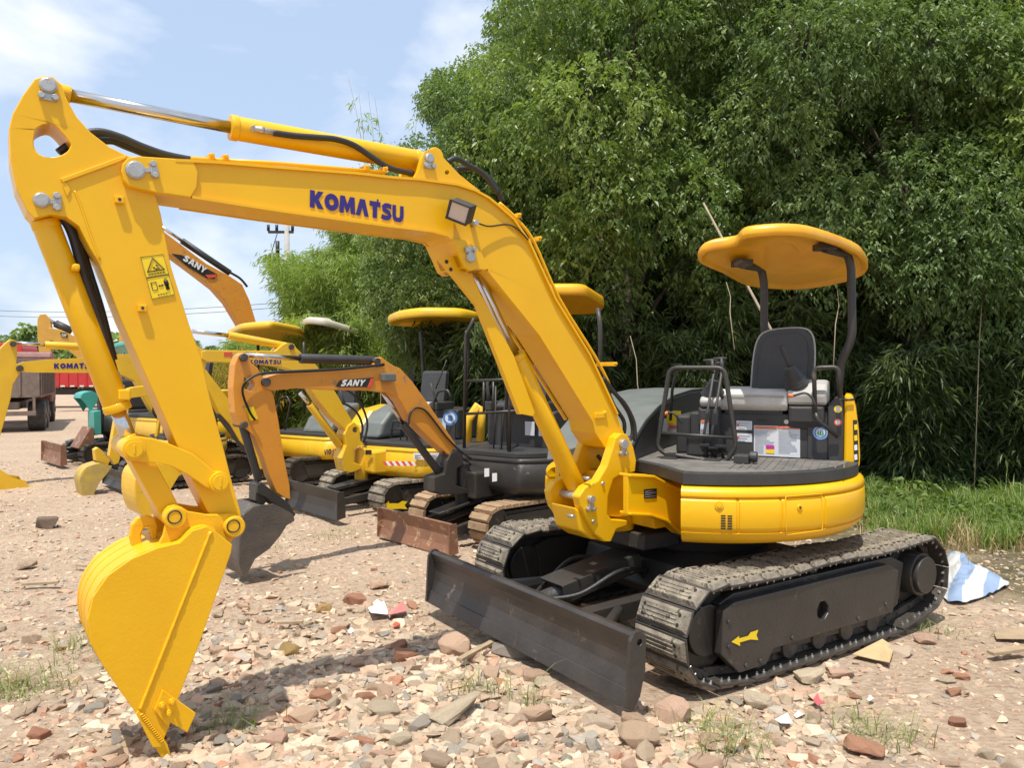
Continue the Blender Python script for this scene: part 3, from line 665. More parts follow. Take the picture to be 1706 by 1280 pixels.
# canopy: a moulded roof on two bent posts
near = [(1163,430,2.35),(1168,418,2.37),(1184,411,2.39),(1222,405,2.405),(1232,396,2.41),(1242,390,2.415),(1275,386,2.42),(1310,385,2.42),(1345,388,2.415),(1385,399,2.41),(1420,412,2.395),(1438,424,2.37)]
far = [(1446,445,2.335),(1430,458,2.30),(1400,467,2.28),(1365,474,2.27),(1328,478,2.265),(1280,476,2.268),(1245,471,2.275),(1225,462,2.29),(1202,449,2.31),(1180,440,2.33)]
ring = [atz(a, c, z) for a, c, z in near+far]
cen = sum(ring, Vector())/len(ring); 
def sc_(p, k, dz): return Vector((cen.x+(p.x-cen.x)*k, cen.y+(p.y-cen.y)*k, p.z+dz))
rg = smoothpath(ring, 3, closed=True); n = len(rg)
rings = [[sc_(p, k, dz) for p in rg] for k, dz in ((.25,.030),(.62,.026),(.66,.016),(.88,.006),(.93,-.002),(.945,-.020),(.985,-.024),(1.0,-.012),(1.003,.004),(.998,.026),(.978,.042),(.94,.052),(.6,.088),(.25,.104))]
b = MB(); V = [p for r_ in rings for p in r_]; F = []
for i in range(len(rings)-1):
    for k in range(n): F.append((i*n+k, i*n+(k+1) % n, (i+1)*n+(k+1) % n, (i+1)*n+k))
F.append(tuple(range(n))); F.append(tuple(reversed(range((len(rings)-1)*n, len(rings)*n))))
b.add(V, F, True); CN = b.build('canopy_roof', Mt['canopy'], EX); tag(CN, 'orange-yellow moulded canopy roof')
def post(pts, name='canopy_post'):
    P = roundpoly([FH @ pl(FH, 0, x, a, c) for a, c, x in pts], .07, 5, closed=False); b = MB(); b.tube(P, .027, 14); return b.build(name, Mt['black'], EX)
post([(1236,441,-.15),(1268,447,-.45),(1273,470,-.48),(1273,548,-.50),(1277,600,-.50),(1280,650,-.50)])
post([(1374,414,-.10),(1412,424,-.40),(1418,445,-.42),(1420,565,-.42),(1400,605,-.44),(1396,668,-.44)])
b = MB()
for a, c, x in ((1236,441,-.15),(1374,414,-.10)):
    p = FH @ pl(FH, 0, x, a, c); b.box((p.x-.06,p.y-.05,p.z-.012),(p.x+.06,p.y+.05,p.z+.03))
b.build('canopy_bracket', Mt['black'], CN, .005)
# ------------------------------------------------------------------ swing post, boom, arm, bucket (traced in their own plane)
def T(y, pts): return tr(FB, y, pts)
br = [(1025,730),(1034,722),(1046,724),(1056,745),(1061,768),(1059,786),(1038,790),(1023,799),(1014,827),(1013,858),(1020,866),(1046,868),(1046,877),(1028,883),(1019,903),(1006,903),(992,892),(978,866),(968,845),(964,828),(975,812),(997,800),(1011,776),(1020,748)]
SW = MB(FB).prism(T(.18, br), .115, .18).build('swing_bracket', Mt['yellow'], EX, .014, 3)
MB(FB).prism(T(.18, [(a-3, c) for a, c in br]), -.13, -.075).build('swing_bracket', Mt['yellow'], EX, .014, 3)
b = MB(FB); fr_ = T(.15, [(958,846),(968,850),(982,872),(1006,901),(985,899),(966,886)]); b.prism(fr_, -.075, .15); b.prism(T(.15, [(1018,790),(1050,788),(1052,864),(1012,862)]), -.11, .13)
px_ = .98; b.cyl((.72, 0, .66), (.72, 0, .98), .11, 24)
b.build('swing_post', Mt['yellow'], SW, .01)
b = MB(FB)
for (a, c, w_) in ((983,832,.022),(1037,740,.028)):
    p = pl(FB, 1, .18, a, c); b.pin(p.x, p.z, -.15, .205, w_)
    b.box((p.x-.012,.182,p.z-.060),(p.x+.016,.196,p.z-.010)); b.pin(p.x-.02, p.z-.055, .18, .202, .012, 12); b.pin(p.x+.022, p.z-.052, .18, .202, .012, 12)
b.build('pivot_pin', Mt['steel'], SW, .002)
b = MB(FB)
for a, c in ((950,860),(984,868),(976,797),(1000,805)):
    p = pl(FB, 1, .16, a, c); b.pin(p.x, p.z, .14, .19, .010, 8)
b.build('cover_bolt', Mt['steel'], SW)
boom = [(206,300),(203,288),(204,274),(212,264),(228,261),(292,265),(360,268),(460,276.5),(595,287),(656,294),(700,297),(763,306),(793,316),(815,328),(832,342),(857,364),(884,404),(927,498),(984,591),(1030,690),(1044,727),(1042,742),(1030,752),(1010,746),(994,722),(990,702),(900,556),(814,449),(806,451),(795,449),(783,452),(773,446),(764,425),(757,405),(746,394),(720,387),(639,377),(460,352),(320,330),(256,321),(215,310)]
BP = T(.13, boom)
BO = MB(FB).prism(BP, -.105, .118).build('boom', Mt['yellow'], EX, .003)
# side plates' lips: thin flanges standing proud along upper and lower edge
cxm = sum(p[0] for p in BP)/len(BP)
fl = MB(FB)
def lip(pts, y, w=.020, t_=.012):
    P = [Vector(p) for p in T(.13, pts)]
    for yy in (y, -y):
        fl.strip([tuple(p) for p in P], min(yy, yy-math.copysign(w, yy)), max(yy, yy-math.copysign(w, yy)), t_)
up_ = [(292,264.5),(360,267.5),(460,276),(595,286.5),(656,293.5),(700,296.5),(763,305.5),(793,315.5),(815,327.5),(832,341.5),(857,363.5),(884,403.5),(927,497.5),(984,590.5),(1030,689.5)]
lo_ = [(320,330.5),(460,352.5),(639,377.5),(720,387.5),(746,394.5),(757,405),(764,425)]
lip(up_, .134); lip(lo_, .134, t_=-.012); lip([(814,449),(900,556),(990,702)], .134, t_=.012)
fl.build('boom_flange', Mt['yellow'], BO, .002)
# boss for the cylinder pin, yoke at the arm end
MB(FB).prism(T(.13, [(752,398),(775,400),(800,418),(814,449),(806,451),(795,449),(783,452),(773,446),(764,425)]), -.15, .138).build('cylinder_boss', Mt['yellow'], BO, .008)
yk = [(206,300),(202,286),(204,273),(213,263),(230,260),(290,264),(323,270),(330,288),(328,312),(318,329),(256,320),(215,310)]
MB(FB).prism(T(.13, yk), .112, .132).prism(T(.13, yk), -.122, -.102).build('boom_yoke', Mt['yellow'], BO, .004)
ear = [(690,297),(697,285),(703,264),(708,252),(716,248),(724,250),(735,258),(765,290),(800,318),(793,316),(763,306)]
eh = [(745+4*math.cos(a*math.pi/4), 287+4*math.sin(a*math.pi/4)) for a in range(8)]
MB(FB).prism(T(.115, ear), .085, .115, holes=[T(.115, eh)]).prism(T(.115, ear), -.115, -.085).build('cylinder_lug', Mt['yellow'], BO, .004)
def keeper(a, c, y, dx, dz, r, parent, name='pin_keeper'):
    p = pl(FB, 1, y, a, c); b = MB(FB); b.pin(p.x, p.z, -y-.012, y+.016, r, 24); b.pin(p.x, p.z, y+.014, y+.020, r*.86, 24)
    k = MB(FB); 
    u = Vector((dx, dz)); L = u.length; 
    q = Vector((p.x, p.z))+u; w = Vector((-u.y, u.x)).normalized()*(.030)
    v = u.normalized()*.014
    k.prism([tuple(q+w+v), tuple(q-w+v), tuple(q-w-v), tuple(q+w-v)], y, y+.010)
    k.prism([tuple(q+w*.3), tuple(q-w*.3), tuple(Vector((p.x,p.z))-w*.3), tuple(Vector((p.x,p.z))+w*.3)], y, y+.007)
    o = b.build(name, Mt['steel'], parent, .003); 
    for s in (-1, 1): k.pin((q+w*s*.75).x, (q+w*s*.75).y, y+.009, y+.022, .012, 6)
    k.build('keeper_plate', Mt['steel'], o, .001); return o
p = pl(FB, 1, .13, 223, 284)
keeper(225, 284, .132, -.068, .012, .036, BO)      # frame x grows towards the bucket (left in the picture)
keeper(714, 264, .115, .0, -.036, .024, BO)
keeper(783, 429, .138, .004, .038, .026, BO)
# arm
arm = [(74,125),(58,131),(38,158),(21,189),(15,213),(17,265),(27,313),(45,351),(57,364),(86,357),(110,361),(131,376),(148,410),(165,438),(182,480),(202,533),(238,614),(282,712),(315,790),(345,851),(368,884),(392,892),(404,876),(401,853),(389,813),(374,753),(350,664),(336,599),(315,540),(285,444),(268,356),(252,300),(234,262),(212,259),(182,244),(151,220),(127,193),(110,162),(103,141),(89,128)]
ah = [(62,213),(79,205),(93,210),(115,236),(117,244),(107,256),(83,262),(65,256),(57,244),(57,226)]
ah = [tuple(p[:2]) for p in smoothpath([Vector((a, c, 0)) for a, c in ah], 3, closed=True)]
AR = MB(FB).prism(T(.098, arm), -.085, .098, holes=[T(.098, ah)]).build('arm', Mt['yellow'], EX, .004)
b = MB(FB); rb = T(.098, [(100,298),(190,265),(212,258),(210,264),(192,273),(104,305)]); b.prism(rb, .098, .108)
b.prism(T(.098, [(103,300),(112,306),(118,318),(112,330),(103,308)]), .098, .104)
b.build('arm_rib', Mt['yellow'], AR, .003)
b = MB(FB); b.tube(smoothpath([(lambda v: (v.x, .098, v.z))(pl(FB, 1, .098, *q)) for q in [(124,318),(135,345),(152,395),(166,432)]], 6), .005, 6); b.build('weld_seam', Mt['yellow'], AR)
for a, c in ((198,334),(236,514)):
    p = pl(FB, 1, .098, a, c); b = MB(FB); b.box((p.x-.016,.098,p.z-.014),(p.x+.016,.122,p.z+.014)); o = b.build('hose_lug', Mt['yellow'], AR, .003)
    b = MB(FB); b.pin(p.x, p.z, .121, .1235, .006, 12); b.build('lug_hole', Mt['ink'], o)
keeper(80, 143, .098, .0, -.042, .030, AR); keeper(69, 334, .098, -.050, .0, .028, AR)
# safety sticker: triangle and keep-clear pictogram
st = [(233,427),(272,422),(292,492),(253,500)]
def stp(u, v, y=.1005):
    a = Vector(st[0]).lerp(Vector(st[1]), u); c = Vector(st[3]).lerp(Vector(st[2]), u); q = a.lerp(c, v); return FB @ pl(FB, 1, y, q.x, q.y)
SK = quadpatch('safety_sticker', [stp(0,0),stp(1,0),stp(1,1),stp(0,1)], Mt['yelst'], AR, .001)
def ln(b, P, r=.0016, closed=False): b.tube([stp(u, v, .1025) for u, v in P], r, 4, closed=closed)
b = MB(); ln(b, [(.02,.02),(.98,.02),(.98,.49),(.02,.49)], .0014, True); ln(b, [(.02,.51),(.98,.51),(.98,.98),(.02,.98)], .0014, True)
ln(b, [(.5,.07),(.86,.37),(.14,.37)], .0035, True)
for u, v in ((.42,.28),(.56,.24),(.50,.32),(.60,.31)): ln(b, [(u,v),(u+.06,v+.03)], .003)
for i in range(6): ln(b, [(.16+i*.12,.43),(.23+i*.12,.435)], .0022)
ln(b, [(.15,.62),(.36,.62),(.36,.80),(.15,.80)], .002, True)
ln(b, [(.44,.72),(.62,.72)], .0025); b.add([stp(.42,.72,.1025),stp(.48,.69,.1025),stp(.48,.75,.1025)], [(0,1,2)]); b.add([stp(.65,.72,.1025),stp(.59,.69,.1025),stp(.59,.75,.1025)], [(0,1,2)])
ln(b, [(.78,.58),(.785,.585)], .0065); ln(b, [(.78,.62),(.78,.72)], .0085); ln(b, [(.75,.72),(.745,.84)], .004); ln(b, [(.81,.72),(.815,.84)], .004); ln(b, [(.72,.63),(.71,.73)], .003); ln(b, [(.84,.63),(.85,.73)], .003)
for i in range(4): ln(b, [(.30+i*.11,.91),(.37+i*.11,.915)], .002)
b.build('pictogram', Mt['ink'], SK)
# lettering on the boom
q = lambda a, c, y=.1205: FB @ pl(FB, 1, y, a, c)
KM = text('KOMATSU', q(516,345), q(672,371), q(516.5,316), Mt['blue'], BO, 'lettering', gap=.04)
# work lamp
p = pl(FB, 1, .20, 770, 352); LM = Matrix.Translation(p) @ Matrix.Rotation(R(36), 4, 'Z') @ Matrix.Rotation(R(18), 4, 'Y') @ Matrix.Rotation(R(-24), 4, 'X')
lp = MB(FB @ LM); lp.box((-.035,-.055,-.048),(.045,.055,.048)); LP = lp.build('work_lamp', Mt['plastic'], EX, .006)
lp = MB(FB @ LM); lp.box((.046,-.047,-.040),(.050,.047,.040)); lp.build('lamp_lens', Mt['lens'], LP, .003)
lp = MB(FB @ LM); 
for (y0_, y1_, z0_, z1_) in ((-.057,.057,.041,.050),(-.057,.057,-.050,-.041),(-.057,-.048,-.041,.041),(.048,.057,-.041,.041)): lp.box((.044,y0_,z0_),(.056,y1_,z1_))
lp.build('lamp_rim', Mt['plastic'], LP, .002)
b = MB(FB); p2 = pl(FB, 1, .14, 790, 372); b.tube([(p.x-.05,.17,p.z-.03), (p2.x,.15,p2.z), (p2.x,.118,p2.z-.01)], .008, 8); b.pin(p2.x, p2.z, .12, .165, .015, 10); b.build('lamp_bracket', Mt['steel'], LP)
b = MB(FB); b.tube(smoothpath([(lambda v: tuple(v))(pl(FB, 1, y, *k)) for y, k in ((.15,(797,372)),(.14,(815,377)),(.135,(845,374)),(.132,(864,383)),(.134,(880,400)))], 6), .0045, 6); b.build('lamp_cable', Mt['rubber'], LP)
# bucket
sidep = [(385,922),(330,1080),(299,1160),(284,1205),(271,1239),(254,1245),(240,1218),(227,1190),(200,1152),(172,1111),(151,1074),(146,1032),(155,995),(179,960),(220,931),(261,914),(299,905),(320,885),(344,878),(357,884),(387,908)]
BWY = .20
BU = MB(FB).prism(T(BWY, sidep), BWY-.018, BWY).prism(T(BWY, sidep), -BWY, -BWY+.018).build('bucket', Mt['bucket'], EX, .003)
shp = [tuple(p) for p in T(BWY, [(271,1239),(254,1245),(227,1190),(200,1152),(172,1111),(151,1074),(146,1032),(155,995),(179,960),(220,931),(261,914),(299,905),(320,885),(344,878),(362,884)])][1:]
shs = [tuple(p) for p in smoothpath([Vector(p) for p in shp], 4)]
ci = Vector((sum(p[0] for p in shp)/len(shp), sum(p[1] for p in shp)/len(shp)))
def inn(p, d): v = (Vector(p)-ci); return tuple(Vector(p)-v.normalized()*d)
shell = MB(FB); shell.prism([inn(p, .001) for p in shs]+[inn(p, .018) for p in reversed(shs)], -BWY+.0175, BWY-.0175); shell.build('bucket_shell', Mt['bucket'], BU)
# wear strips on the back
ws = MB(FB); seg_ = [tuple(p) for p in smoothpath([Vector(p) for p in shp[3:10]], 4)]
for yy in (-.16, -.06, .05):
    ws.prism([inn(p, -.002) for p in seg_]+[inn(p, .003) for p in reversed(seg_)], yy, yy+.022)
ws.build('wear_strip', Mt['bucket'], BU, .003)
wp = T(BWY, [(351,886),(233,1184)]); b = MB(FB); random.seed(2)
P = [Vector((wp[0][0]+(wp[1][0]-wp[0][0])*k/60, BWY+.001, wp[0][1]+(wp[1][1]-wp[0][1])*k/60)) for k in range(61)]
b.tube(P, [.0068+random.uniform(-.0012,.0012) for _ in P], 8); b.build('weld_seam', Mt['bucket'], BU)
lipq = T(BWY, [(226,1189),(232,1183),(273,1236),(268,1244),(254,1245)])
b = MB(FB); b.prism(lipq, -BWY-.006, BWY+.006); b.build('cutting_lip', Mt['bucket'], BU, .002)
b = MB(FB)
for k in range(15):
    t = k/14; a_ = pl(FB, 1, BWY+.008, 233+t*34, 1193+t*44); c_ = pl(FB, 1, BWY+.008, 239+t*34, 1190+t*44); b.tube([a_, c_], .0042, 6)
b.build('weld_bead', Mt['bucket'], BU)
ctp = T(BWY+.012, [(271,1150),(326,1189),(312,1221),(283,1204),(281,1214),(257,1184)])
CU = MB(FB).prism(ctp, BWY+.001, BWY+.016).build('side_cutter', Mt['bucket'], BU, .002)
b = MB(FB)
for a, c in ((270.5,1177),(287,1171),(281,1190)):
    p = pl(FB, 1, BWY+.03, a, c); b.pin(p.x, p.z, BWY+.015, BWY+.030, .013, 6); b.pin(p.x, p.z, BWY+.030, BWY+.040, .0075, 12)
b.build('cutter_bolt', Mt['bucket'], CU, .001)
MB(FB).prism(ctp, -BWY-.016, -BWY-.001).build('side_cutter', Mt['bucket'], BU, .002)
tp_ = [(253,1238),(272,1230),(280,1243),(291,1282),(292,1300),(284,1296),(268,1262)]
for yy in (-.165, 0, .165):
    MB(FB).prism([(x, z) for x, z in T(.20, tp_)], yy-.028, yy+.034).build('bucket_tooth', Mt['bucket'], BU, .004)
# bucket ears and lift eye
er = [(262,912),(272,893),(277,870),(272,858),(280,845),(292,842),(304,846),(315,853),(345,858),(366,858),(379,857),(392,857),(404,864),(409,878),(402,892),(390,897),(384,905),(385,922),(360,908),(344,880),(320,888),(299,906)]
MB(FB).prism(T(.135, er), .110, .135).prism(T(.135, er), -.135, -.110).build('bucket_ear', Mt['bucket'], BU, .004)
b = MB(FB)
for a, c in ((291,862),(389,877)):
    p = pl(FB, 1, .135, a, c); b.pin(p.x, p.z, -.16, .16, .044, 28); 
EP = b.build('pin_boss', Mt['bucket'], BU, .006)
b = MB(FB)
for a, c in ((291,862),(389,877)):
    p = pl(FB, 1, .16, a, c)
    rr = .0255; b = MB(FB); b.tube([(p.x+rr*math.cos(k*math.pi/12), .1605, p.z+rr*math.sin(k*math.pi/12)) for k in range(24)], .0028, 6, closed=True); b.build('pin_groove', Mt['ink'], EP)
eye = [(219,912),(215,893),(218,874),(228,862),(243,858),(257,863),(262,876),(260,900),(252,905),(250,888),(246,878),(238,880),(234,890),(236,908)]
MB(FB).prism(T(.0, eye), -.02, .02).build('lift_eye', Mt['bucket'], BU, .006)
# links
hl = [(205,738),(214,729),(232,728),(255,731),(276,737),(321,756),(345,775),(357,786),(372,788),(380,800),(376,815),(362,820),(350,815),(342,812),(315,793),(282,776),(262,772),(244,771),(232,769),(214,769),(204,758)]
LK_ = MB(FB).prism(T(.14, hl), .110, .140).prism(T(.14, hl), -.140, -.110).build('rocker_link', Mt['yellow'], EX, .006)
b = MB(FB)
for a, c in ((222,748),(365,803)):
    p = pl(FB, 1, .14, a, c); b.pin(p.x, p.z, -.16, .16, .042, 28); b.pin(p.x, p.z, .16, .168, .032, 28)
    b.box((p.x-.004,.168,p.z-.018),(p.x+.004,.171,p.z+.018))
b.build('link_pin', Mt['yellow'], LK_, .006)
p0 = pl(FB, 1, .07, 232, 760); p1 = pl(FB, 1, .07, 288, 862)
b = MB(FB); u = Vector((p1.x-p0.x, p1.z-p0.z)).normalized(); w = Vector((-u.y, u.x))*.040
a_, c_ = Vector((p0.x, p0.z)), Vector((p1.x, p1.z))
b.prism([tuple(a_+w), tuple(c_+w), tuple(c_-w), tuple(a_-w)], -.085, .085); b.build('straight_link', Mt['yellow'], EX, .01)
# cylinders: bucket cylinder, arm cylinder, boom cylinder
def ram(y, pts_t, r_t, pts_r, r_r, name, m='yellow'):
    b = MB(FB); A = [pl(FB, 1, y, *q) for q in pts_t]; b.cyl(A[0], A[1], r_t, 32); d = (A[1]-A[0]).normalized()
    b.cyl(A[1]-d*.03, A[1]+d*.004, r_t*1.06, 32); b.cyl(A[0]-d*.002, A[0]+d*.03, r_t*1.03, 32)
    o = b.build(name, Mt[m], EX, .004); Bq = [pl(FB, 1, y, *q) for q in pts_r]
    MB(FB).cyl(Bq[0], Bq[1], r_r, 24).build('piston_rod', Mt['chrome'], o); return o, A, Bq
o, A, Bq = ram(0, [(74,368),(197,684)], .050, [(196,683),(219,742)], .030, 'bucket_cylinder')
b = MB(FB); b.pin(pl(FB,1,0,222,748).x, pl(FB,1,0,222,748).z, -.08, .08, .05, 24); b.cyl(pl(FB,1,0,69,334), pl(FB,1,0,76,372), .04, 20); d=(Bq[1]-Bq[0]).normalized(); b.cyl(Bq[1]-d*.045, Bq[1]+d*.01, .036, 20); b.build('cylinder_eye', Mt['yellow'], o, .006)
b = MB(FB); e = pl(FB, 1, .03, 205, 658); b.box((e.x-.025,-.02,e.z-.022),(e.x+.02,.055,e.z+.022)); 
for a, c in ((126,446),): e2 = pl(FB, 1, .06, a, c); b.box((e2.x-.014,.02,e2.z-.014),(e2.x+.014,.075,e2.z+.014)); b.pin(e2.x, e2.z, .07, .085, .014, 10)
b.build('cylinder_port', Mt['yellow'], o, .006)
hp1 = [(100,362),(112,372),(124,400),(140,460),(160,520),(180,590),(189,622)]
b = MB(FB); b.tube(smoothpath([pl(FB, 1, .0, *q) for q in hp1], 6), .019, 14); hh = b.build('cylinder_hose', Mt['rubber'], EX)
hp2 = [(112,365),(128,385),(142,430),(152,462)]; 
b = MB(FB); b.tube(smoothpath([pl(FB, 1, -.04, *q) for q in hp2+[(170,520),(190,600)]], 6), .014, 12); b.build('cylinder_hose', Mt['rubber'], EX)
b = MB(FB); F0 = pl(FB,1,0,189,620); F1 = pl(FB,1,0,198,652); b.cyl(F0, F1, .021, 16); b.cyl(F0+(F1-F0)*.75, F1, .027, 6); b.build('hose_fitting', Mt['steel'], hh, .002)
o, A, Bq = ram(0, [(697,268),(384,212)], .052, [(384,212),(112,158)], .026, 'arm_cylinder')
b = MB(FB); b.pin(pl(FB,1,0,714,265).x, pl(FB,1,0,714,265).z, -.08, .08, .042, 24); b.cyl(pl(FB,1,0,690,267), pl(FB,1,0,712,266), .04, 20)
b.pin(pl(FB,1,0.05,86,148).x, pl(FB,1,0.05,86,148).z, -.05, .085, .026, 24); b.cyl(pl(FB,1,0,86,150), pl(FB,1,0,118,159), .034, 20); b.build('cylinder_eye', Mt['yellow'], o, .005)
hz_ = [(455,221),(490,226),(530,229),(560,232),(590,242),(620,262),(650,280),(688,289)]
b = MB(FB); b.tube(smoothpath([pl(FB, 1, .07, *q) for q in hz_], 6), .014, 12); hh = b.build('boom_hose', Mt['rubber'], EX)
b = MB(FB); b.cyl(pl(FB,1,.07,423,214), pl(FB,1,.07,457,221), .013, 16); b.cyl(pl(FB,1,.07,430,215.5), pl(FB,1,.07,440,217.5), .017, 6); b.cyl(pl(FB,1,.02,421,214), pl(FB,1,.07,424,214), .015, 12); b.build('hose_fitting', Mt['steel'], hh)
for off, P_ in ((.03, [(107,248),(100,256)]),):
    pass
for y_, P_ in ((.02, [(97,254),(112,243),(135,225),(165,219),(200,228),(235,243),(275,257),(318,266)]), (-.03, [(150,236),(190,235),(225,248),(265,262),(318,268)]), (-.06, [(97,254),(120,240),(165,228),(215,246),(260,262),(318,270)])):
    b = MB(FB); b.tube(smoothpath([pl(FB, 1, y_, *q) for q in P_], 6), .0145, 12); b.build('arm_hose', Mt['rubber'], EX)
for y_, P_ in ((.04, [(745,270),(760,264),(780,275),(805,290),(830,322)]), (-.02, [(760,282),(790,281),(815,297),(826,312),(838,335)])):
    b = MB(FB); b.tube(smoothpath([pl(FB, 1, y_, *q) for q in P_], 6), .0145, 12); b.build('boom_hose', Mt['rubber'], EX)
# pipes and clamps along the boom back
b = MB(FB)
for y_ in (-.06, -.02, .03, .07):
    b.tube([pl(FB, 1, y_, *q) for q in [(318,264),(460,272),(640,287)]], .009, 8)
    b.tube(smoothpath([pl(FB, 1, y_, *q) for q in [(832,338),(862,366),(890,404),(931,496),(990,592),(1015,640)]], 4), .009, 8)
b.build('hydraulic_pipe', Mt['yellow'], BO)
b = MB(FB)
for a, c in ((345,266),(368,268),(600,284),(630,287),(850,362),(884,400),(1009,606)):
    p = pl(FB, 1, .0, a, c); b.box((p.x-.012,-.075,p.z-.016),(p.x+.012,.085,p.z+.008)); b.pin(p.x, p.z, .08, .10, .008, 8)
b.build('pipe_clamp', Mt['yellow'], BO, .003)
p = pl(FB, 1, .12, 997, 694); b = MB(FB); b.box((p.x-.05,.117,p.z-.012),(p.x+.03,.128,p.z+.02)); b.pin(p.x-.045, p.z+.02, .11, .135, .012, 8); b.build('boom_step', Mt['yellow'], BO, .004)
o, A, Bq = ram(0, [(963,818),(858,592)], .055, [(862,600),(786,436)], .026, 'boom_cylinder')
b = MB(FB); b.cyl(pl(FB,1,0,960,812), pl(FB,1,0,983,832), .045, 20); e = pl(FB,1,0,983,832); b.pin(e.x, e.z, -.11, .11, .05, 24); e = pl(FB,1,0,783,430); b.pin(e.x, e.z, -.10, .10, .04, 24); b.build('cylinder_eye', Mt['yellow'], o, .006)
gp = [(735,430),(752,426),(768,438),(784,458),(820,525),(856,592),(891,687),(888,694),(868,690),(797,508)]
b = MB(FB); b.prism(T(.075, gp), .068, .075); G = T(.0, [(735,430),(797,508),(868,690)]); b.strip(T(.075, [(735,430),(797,508),(868,690)]), .04, .075, .007); GD = b.build('rod_guard', Mt['yellow'], EX, .002)
b = MB(FB)
for a, c in ((744,436),(751,449)):
    p = pl(FB, 1, .076, a, c); b.pin(p.x, p.z, .0755, .078, .010, 14)
b.build('guard_hole', Mt['ink'], GD)
# hoses from the boom foot to the house
for i, P_ in enumerate(([(1012,640),(1030,662),(1048,690),(1054,720),(1046,745)], [(1008,640),(1022,675),(1040,705),(1036,740)], [(1005,630),(1024,655),(1042,675),(1056,705),(1058,735)], [(996,760),(1003,770),(1000,790)])):
    b = MB(FB); b.tube(smoothpath([pl(FB, 1, -.02+.05*i if i < 3 else -.02, *q) for q in P_], 6), .0125, 10); b.build('swing_hose', Mt['rubber'], EX)
# ------------------------------------------------------------------ ground
rng = np.random.default_rng(7)
def vnoise(x, y, seed=0):
    xi = np.floor(x).astype(np.int64); yi = np.floor(y).astype(np.int64); fx = x-xi; fy = y-yi
    fx = fx*fx*(3-2*fx); fy = fy*fy*(3-2*fy)
    def h(a, b):
        n = (a*374761393+b*668265263+seed*974634777) & 0xffffffff; n = ((n ^ (n >> 13))*1274126177) & 0xffffffff
        return ((n ^ (n >> 16)) & 0xffff)/65535.0
    return (h(xi, yi)*(1-fx)+h(xi+1, yi)*fx)*(1-fy)+(h(xi, yi+1)*(1-fx)+h(xi+1, yi+1)*fx)*fy
def fbm(x, y, o=4, seed=0, g=0.5):
    s = 0; a = 1; t = 0
    for i in range(o): s = s+a*vnoise(x*2**i+i*17.3, y*2**i+i*9.1, seed+i); t += a; a *= g
    return s/t-0.5
def gh(x, y):
    x = np.asarray(x, float); y = np.asarray(y, float)
    near = np.clip((20-y)/12, 0, 1)
    z = fbm(x*.5, y*.5, 3, 3)*.09*near+fbm(x*2.2, y*2.2, 4, 11, .6)*.05*near
    # machine stands on a levelled pad
    c, s = math.cos(R(213.5)), math.sin(R(213.5)); lx = (x-CX)*c+(y-CY)*s; ly = -(x-CX)*s+(y-CY)*c
    d = np.maximum(np.abs(lx)/1.5, np.abs(ly)/1.15); m = np.clip((d-1)/.5, 0, 1); m = m*m*(3-2*m)
    z = z*m-.005
    z = z+.11*np.exp(-((x+.6)**2/2.2+(y-2.9)**2/.5))          # heap of rubble in the foreground
    z = z+.05*np.exp(-((x+.3)**2/.8+(y-3.9)**2/.15))
    z = z+np.clip((y-40)/160, 0, 1)*1.0
    return z
def axis_(lo, hi, core0, core1, step, grow=1.16):
    a = list(np.arange(core0, core1, step)); s = step; p = a[0]
    while p > lo: s *= grow; p -= s; a.insert(0, p)
    s = step; p = a[-1]
    while p < hi: s *= grow; p += s; a.append(p)
    return np.array(a)
gx = axis_(-700, 700, -4.5, 5.0, .032); gy = axis_(-30, 900, 2.2, 9.5, .032)
X, Y = np.meshgrid(gx, gy); Z = gh(X, Y); nxg, nyg = len(gx), len(gy)
me = bpy.data.meshes.new('ground'); co = np.stack([X, Y, Z], -1).reshape(-1, 3)
ii = (np.arange(nyg-1)[:, None]*nxg+np.arange(nxg-1)[None, :]).reshape(-1)
fa = np.stack([ii, ii+1, ii+nxg+1, ii+nxg], -1)
def npmesh(me, co, fa, smooth=False, col=None):
    k = fa.shape[1]; me.vertices.add(len(co)); me.vertices.foreach_set('co', co.astype(np.float32).ravel())
    me.loops.add(fa.size); me.loops.foreach_set('vertex_index', fa.astype(np.int32).ravel())
    me.polygons.add(len(fa)); me.polygons.foreach_set('loop_start', np.arange(0, fa.size, k, dtype=np.int32)); me.polygons.foreach_set('loop_total', np.full(len(fa), k, dtype=np.int32))
    me.polygons.foreach_set('use_smooth', np.full(len(fa), smooth)); me.update(calc_edges=True)
    if col is not None:
        a = me.color_attributes.new('tint', 'FLOAT_COLOR', 'POINT'); a.data.foreach_set('color', np.concatenate([col, np.ones((len(col), 1))], 1).astype(np.float32).ravel())
    return me
npmesh(me, co, fa, True)
gm = bpy.data.materials.new('rubble_ground'); gm.use_nodes = True; t = gm.node_tree; n = t.nodes; l = t.links; P = n['Principled BSDF']; P.inputs['Roughness'].default_value = .95; P.inputs['Specular IOR Level'].default_value = .15
tcn = n.new('ShaderNodeTexCoord')
def noise(s, d=6, r=.6): z = n.new('ShaderNodeTexNoise'); z.inputs['Scale'].default_value = s; z.inputs['Detail'].default_value = d; z.inputs['Roughness'].default_value = r; l.new(tcn.outputs['Object'], z.inputs['Vector']); return z.outputs['Fac']
def ramp(src, st):
    r = n.new('ShaderNodeValToRGB'); e = r.color_ramp.elements
    while len(e) < len(st): e.new(.5)
    for i, (p, c) in enumerate(st): e[i].position = p; e[i].color = (*c, 1)
    l.new(src, r.inputs[0]); return r.outputs[0]
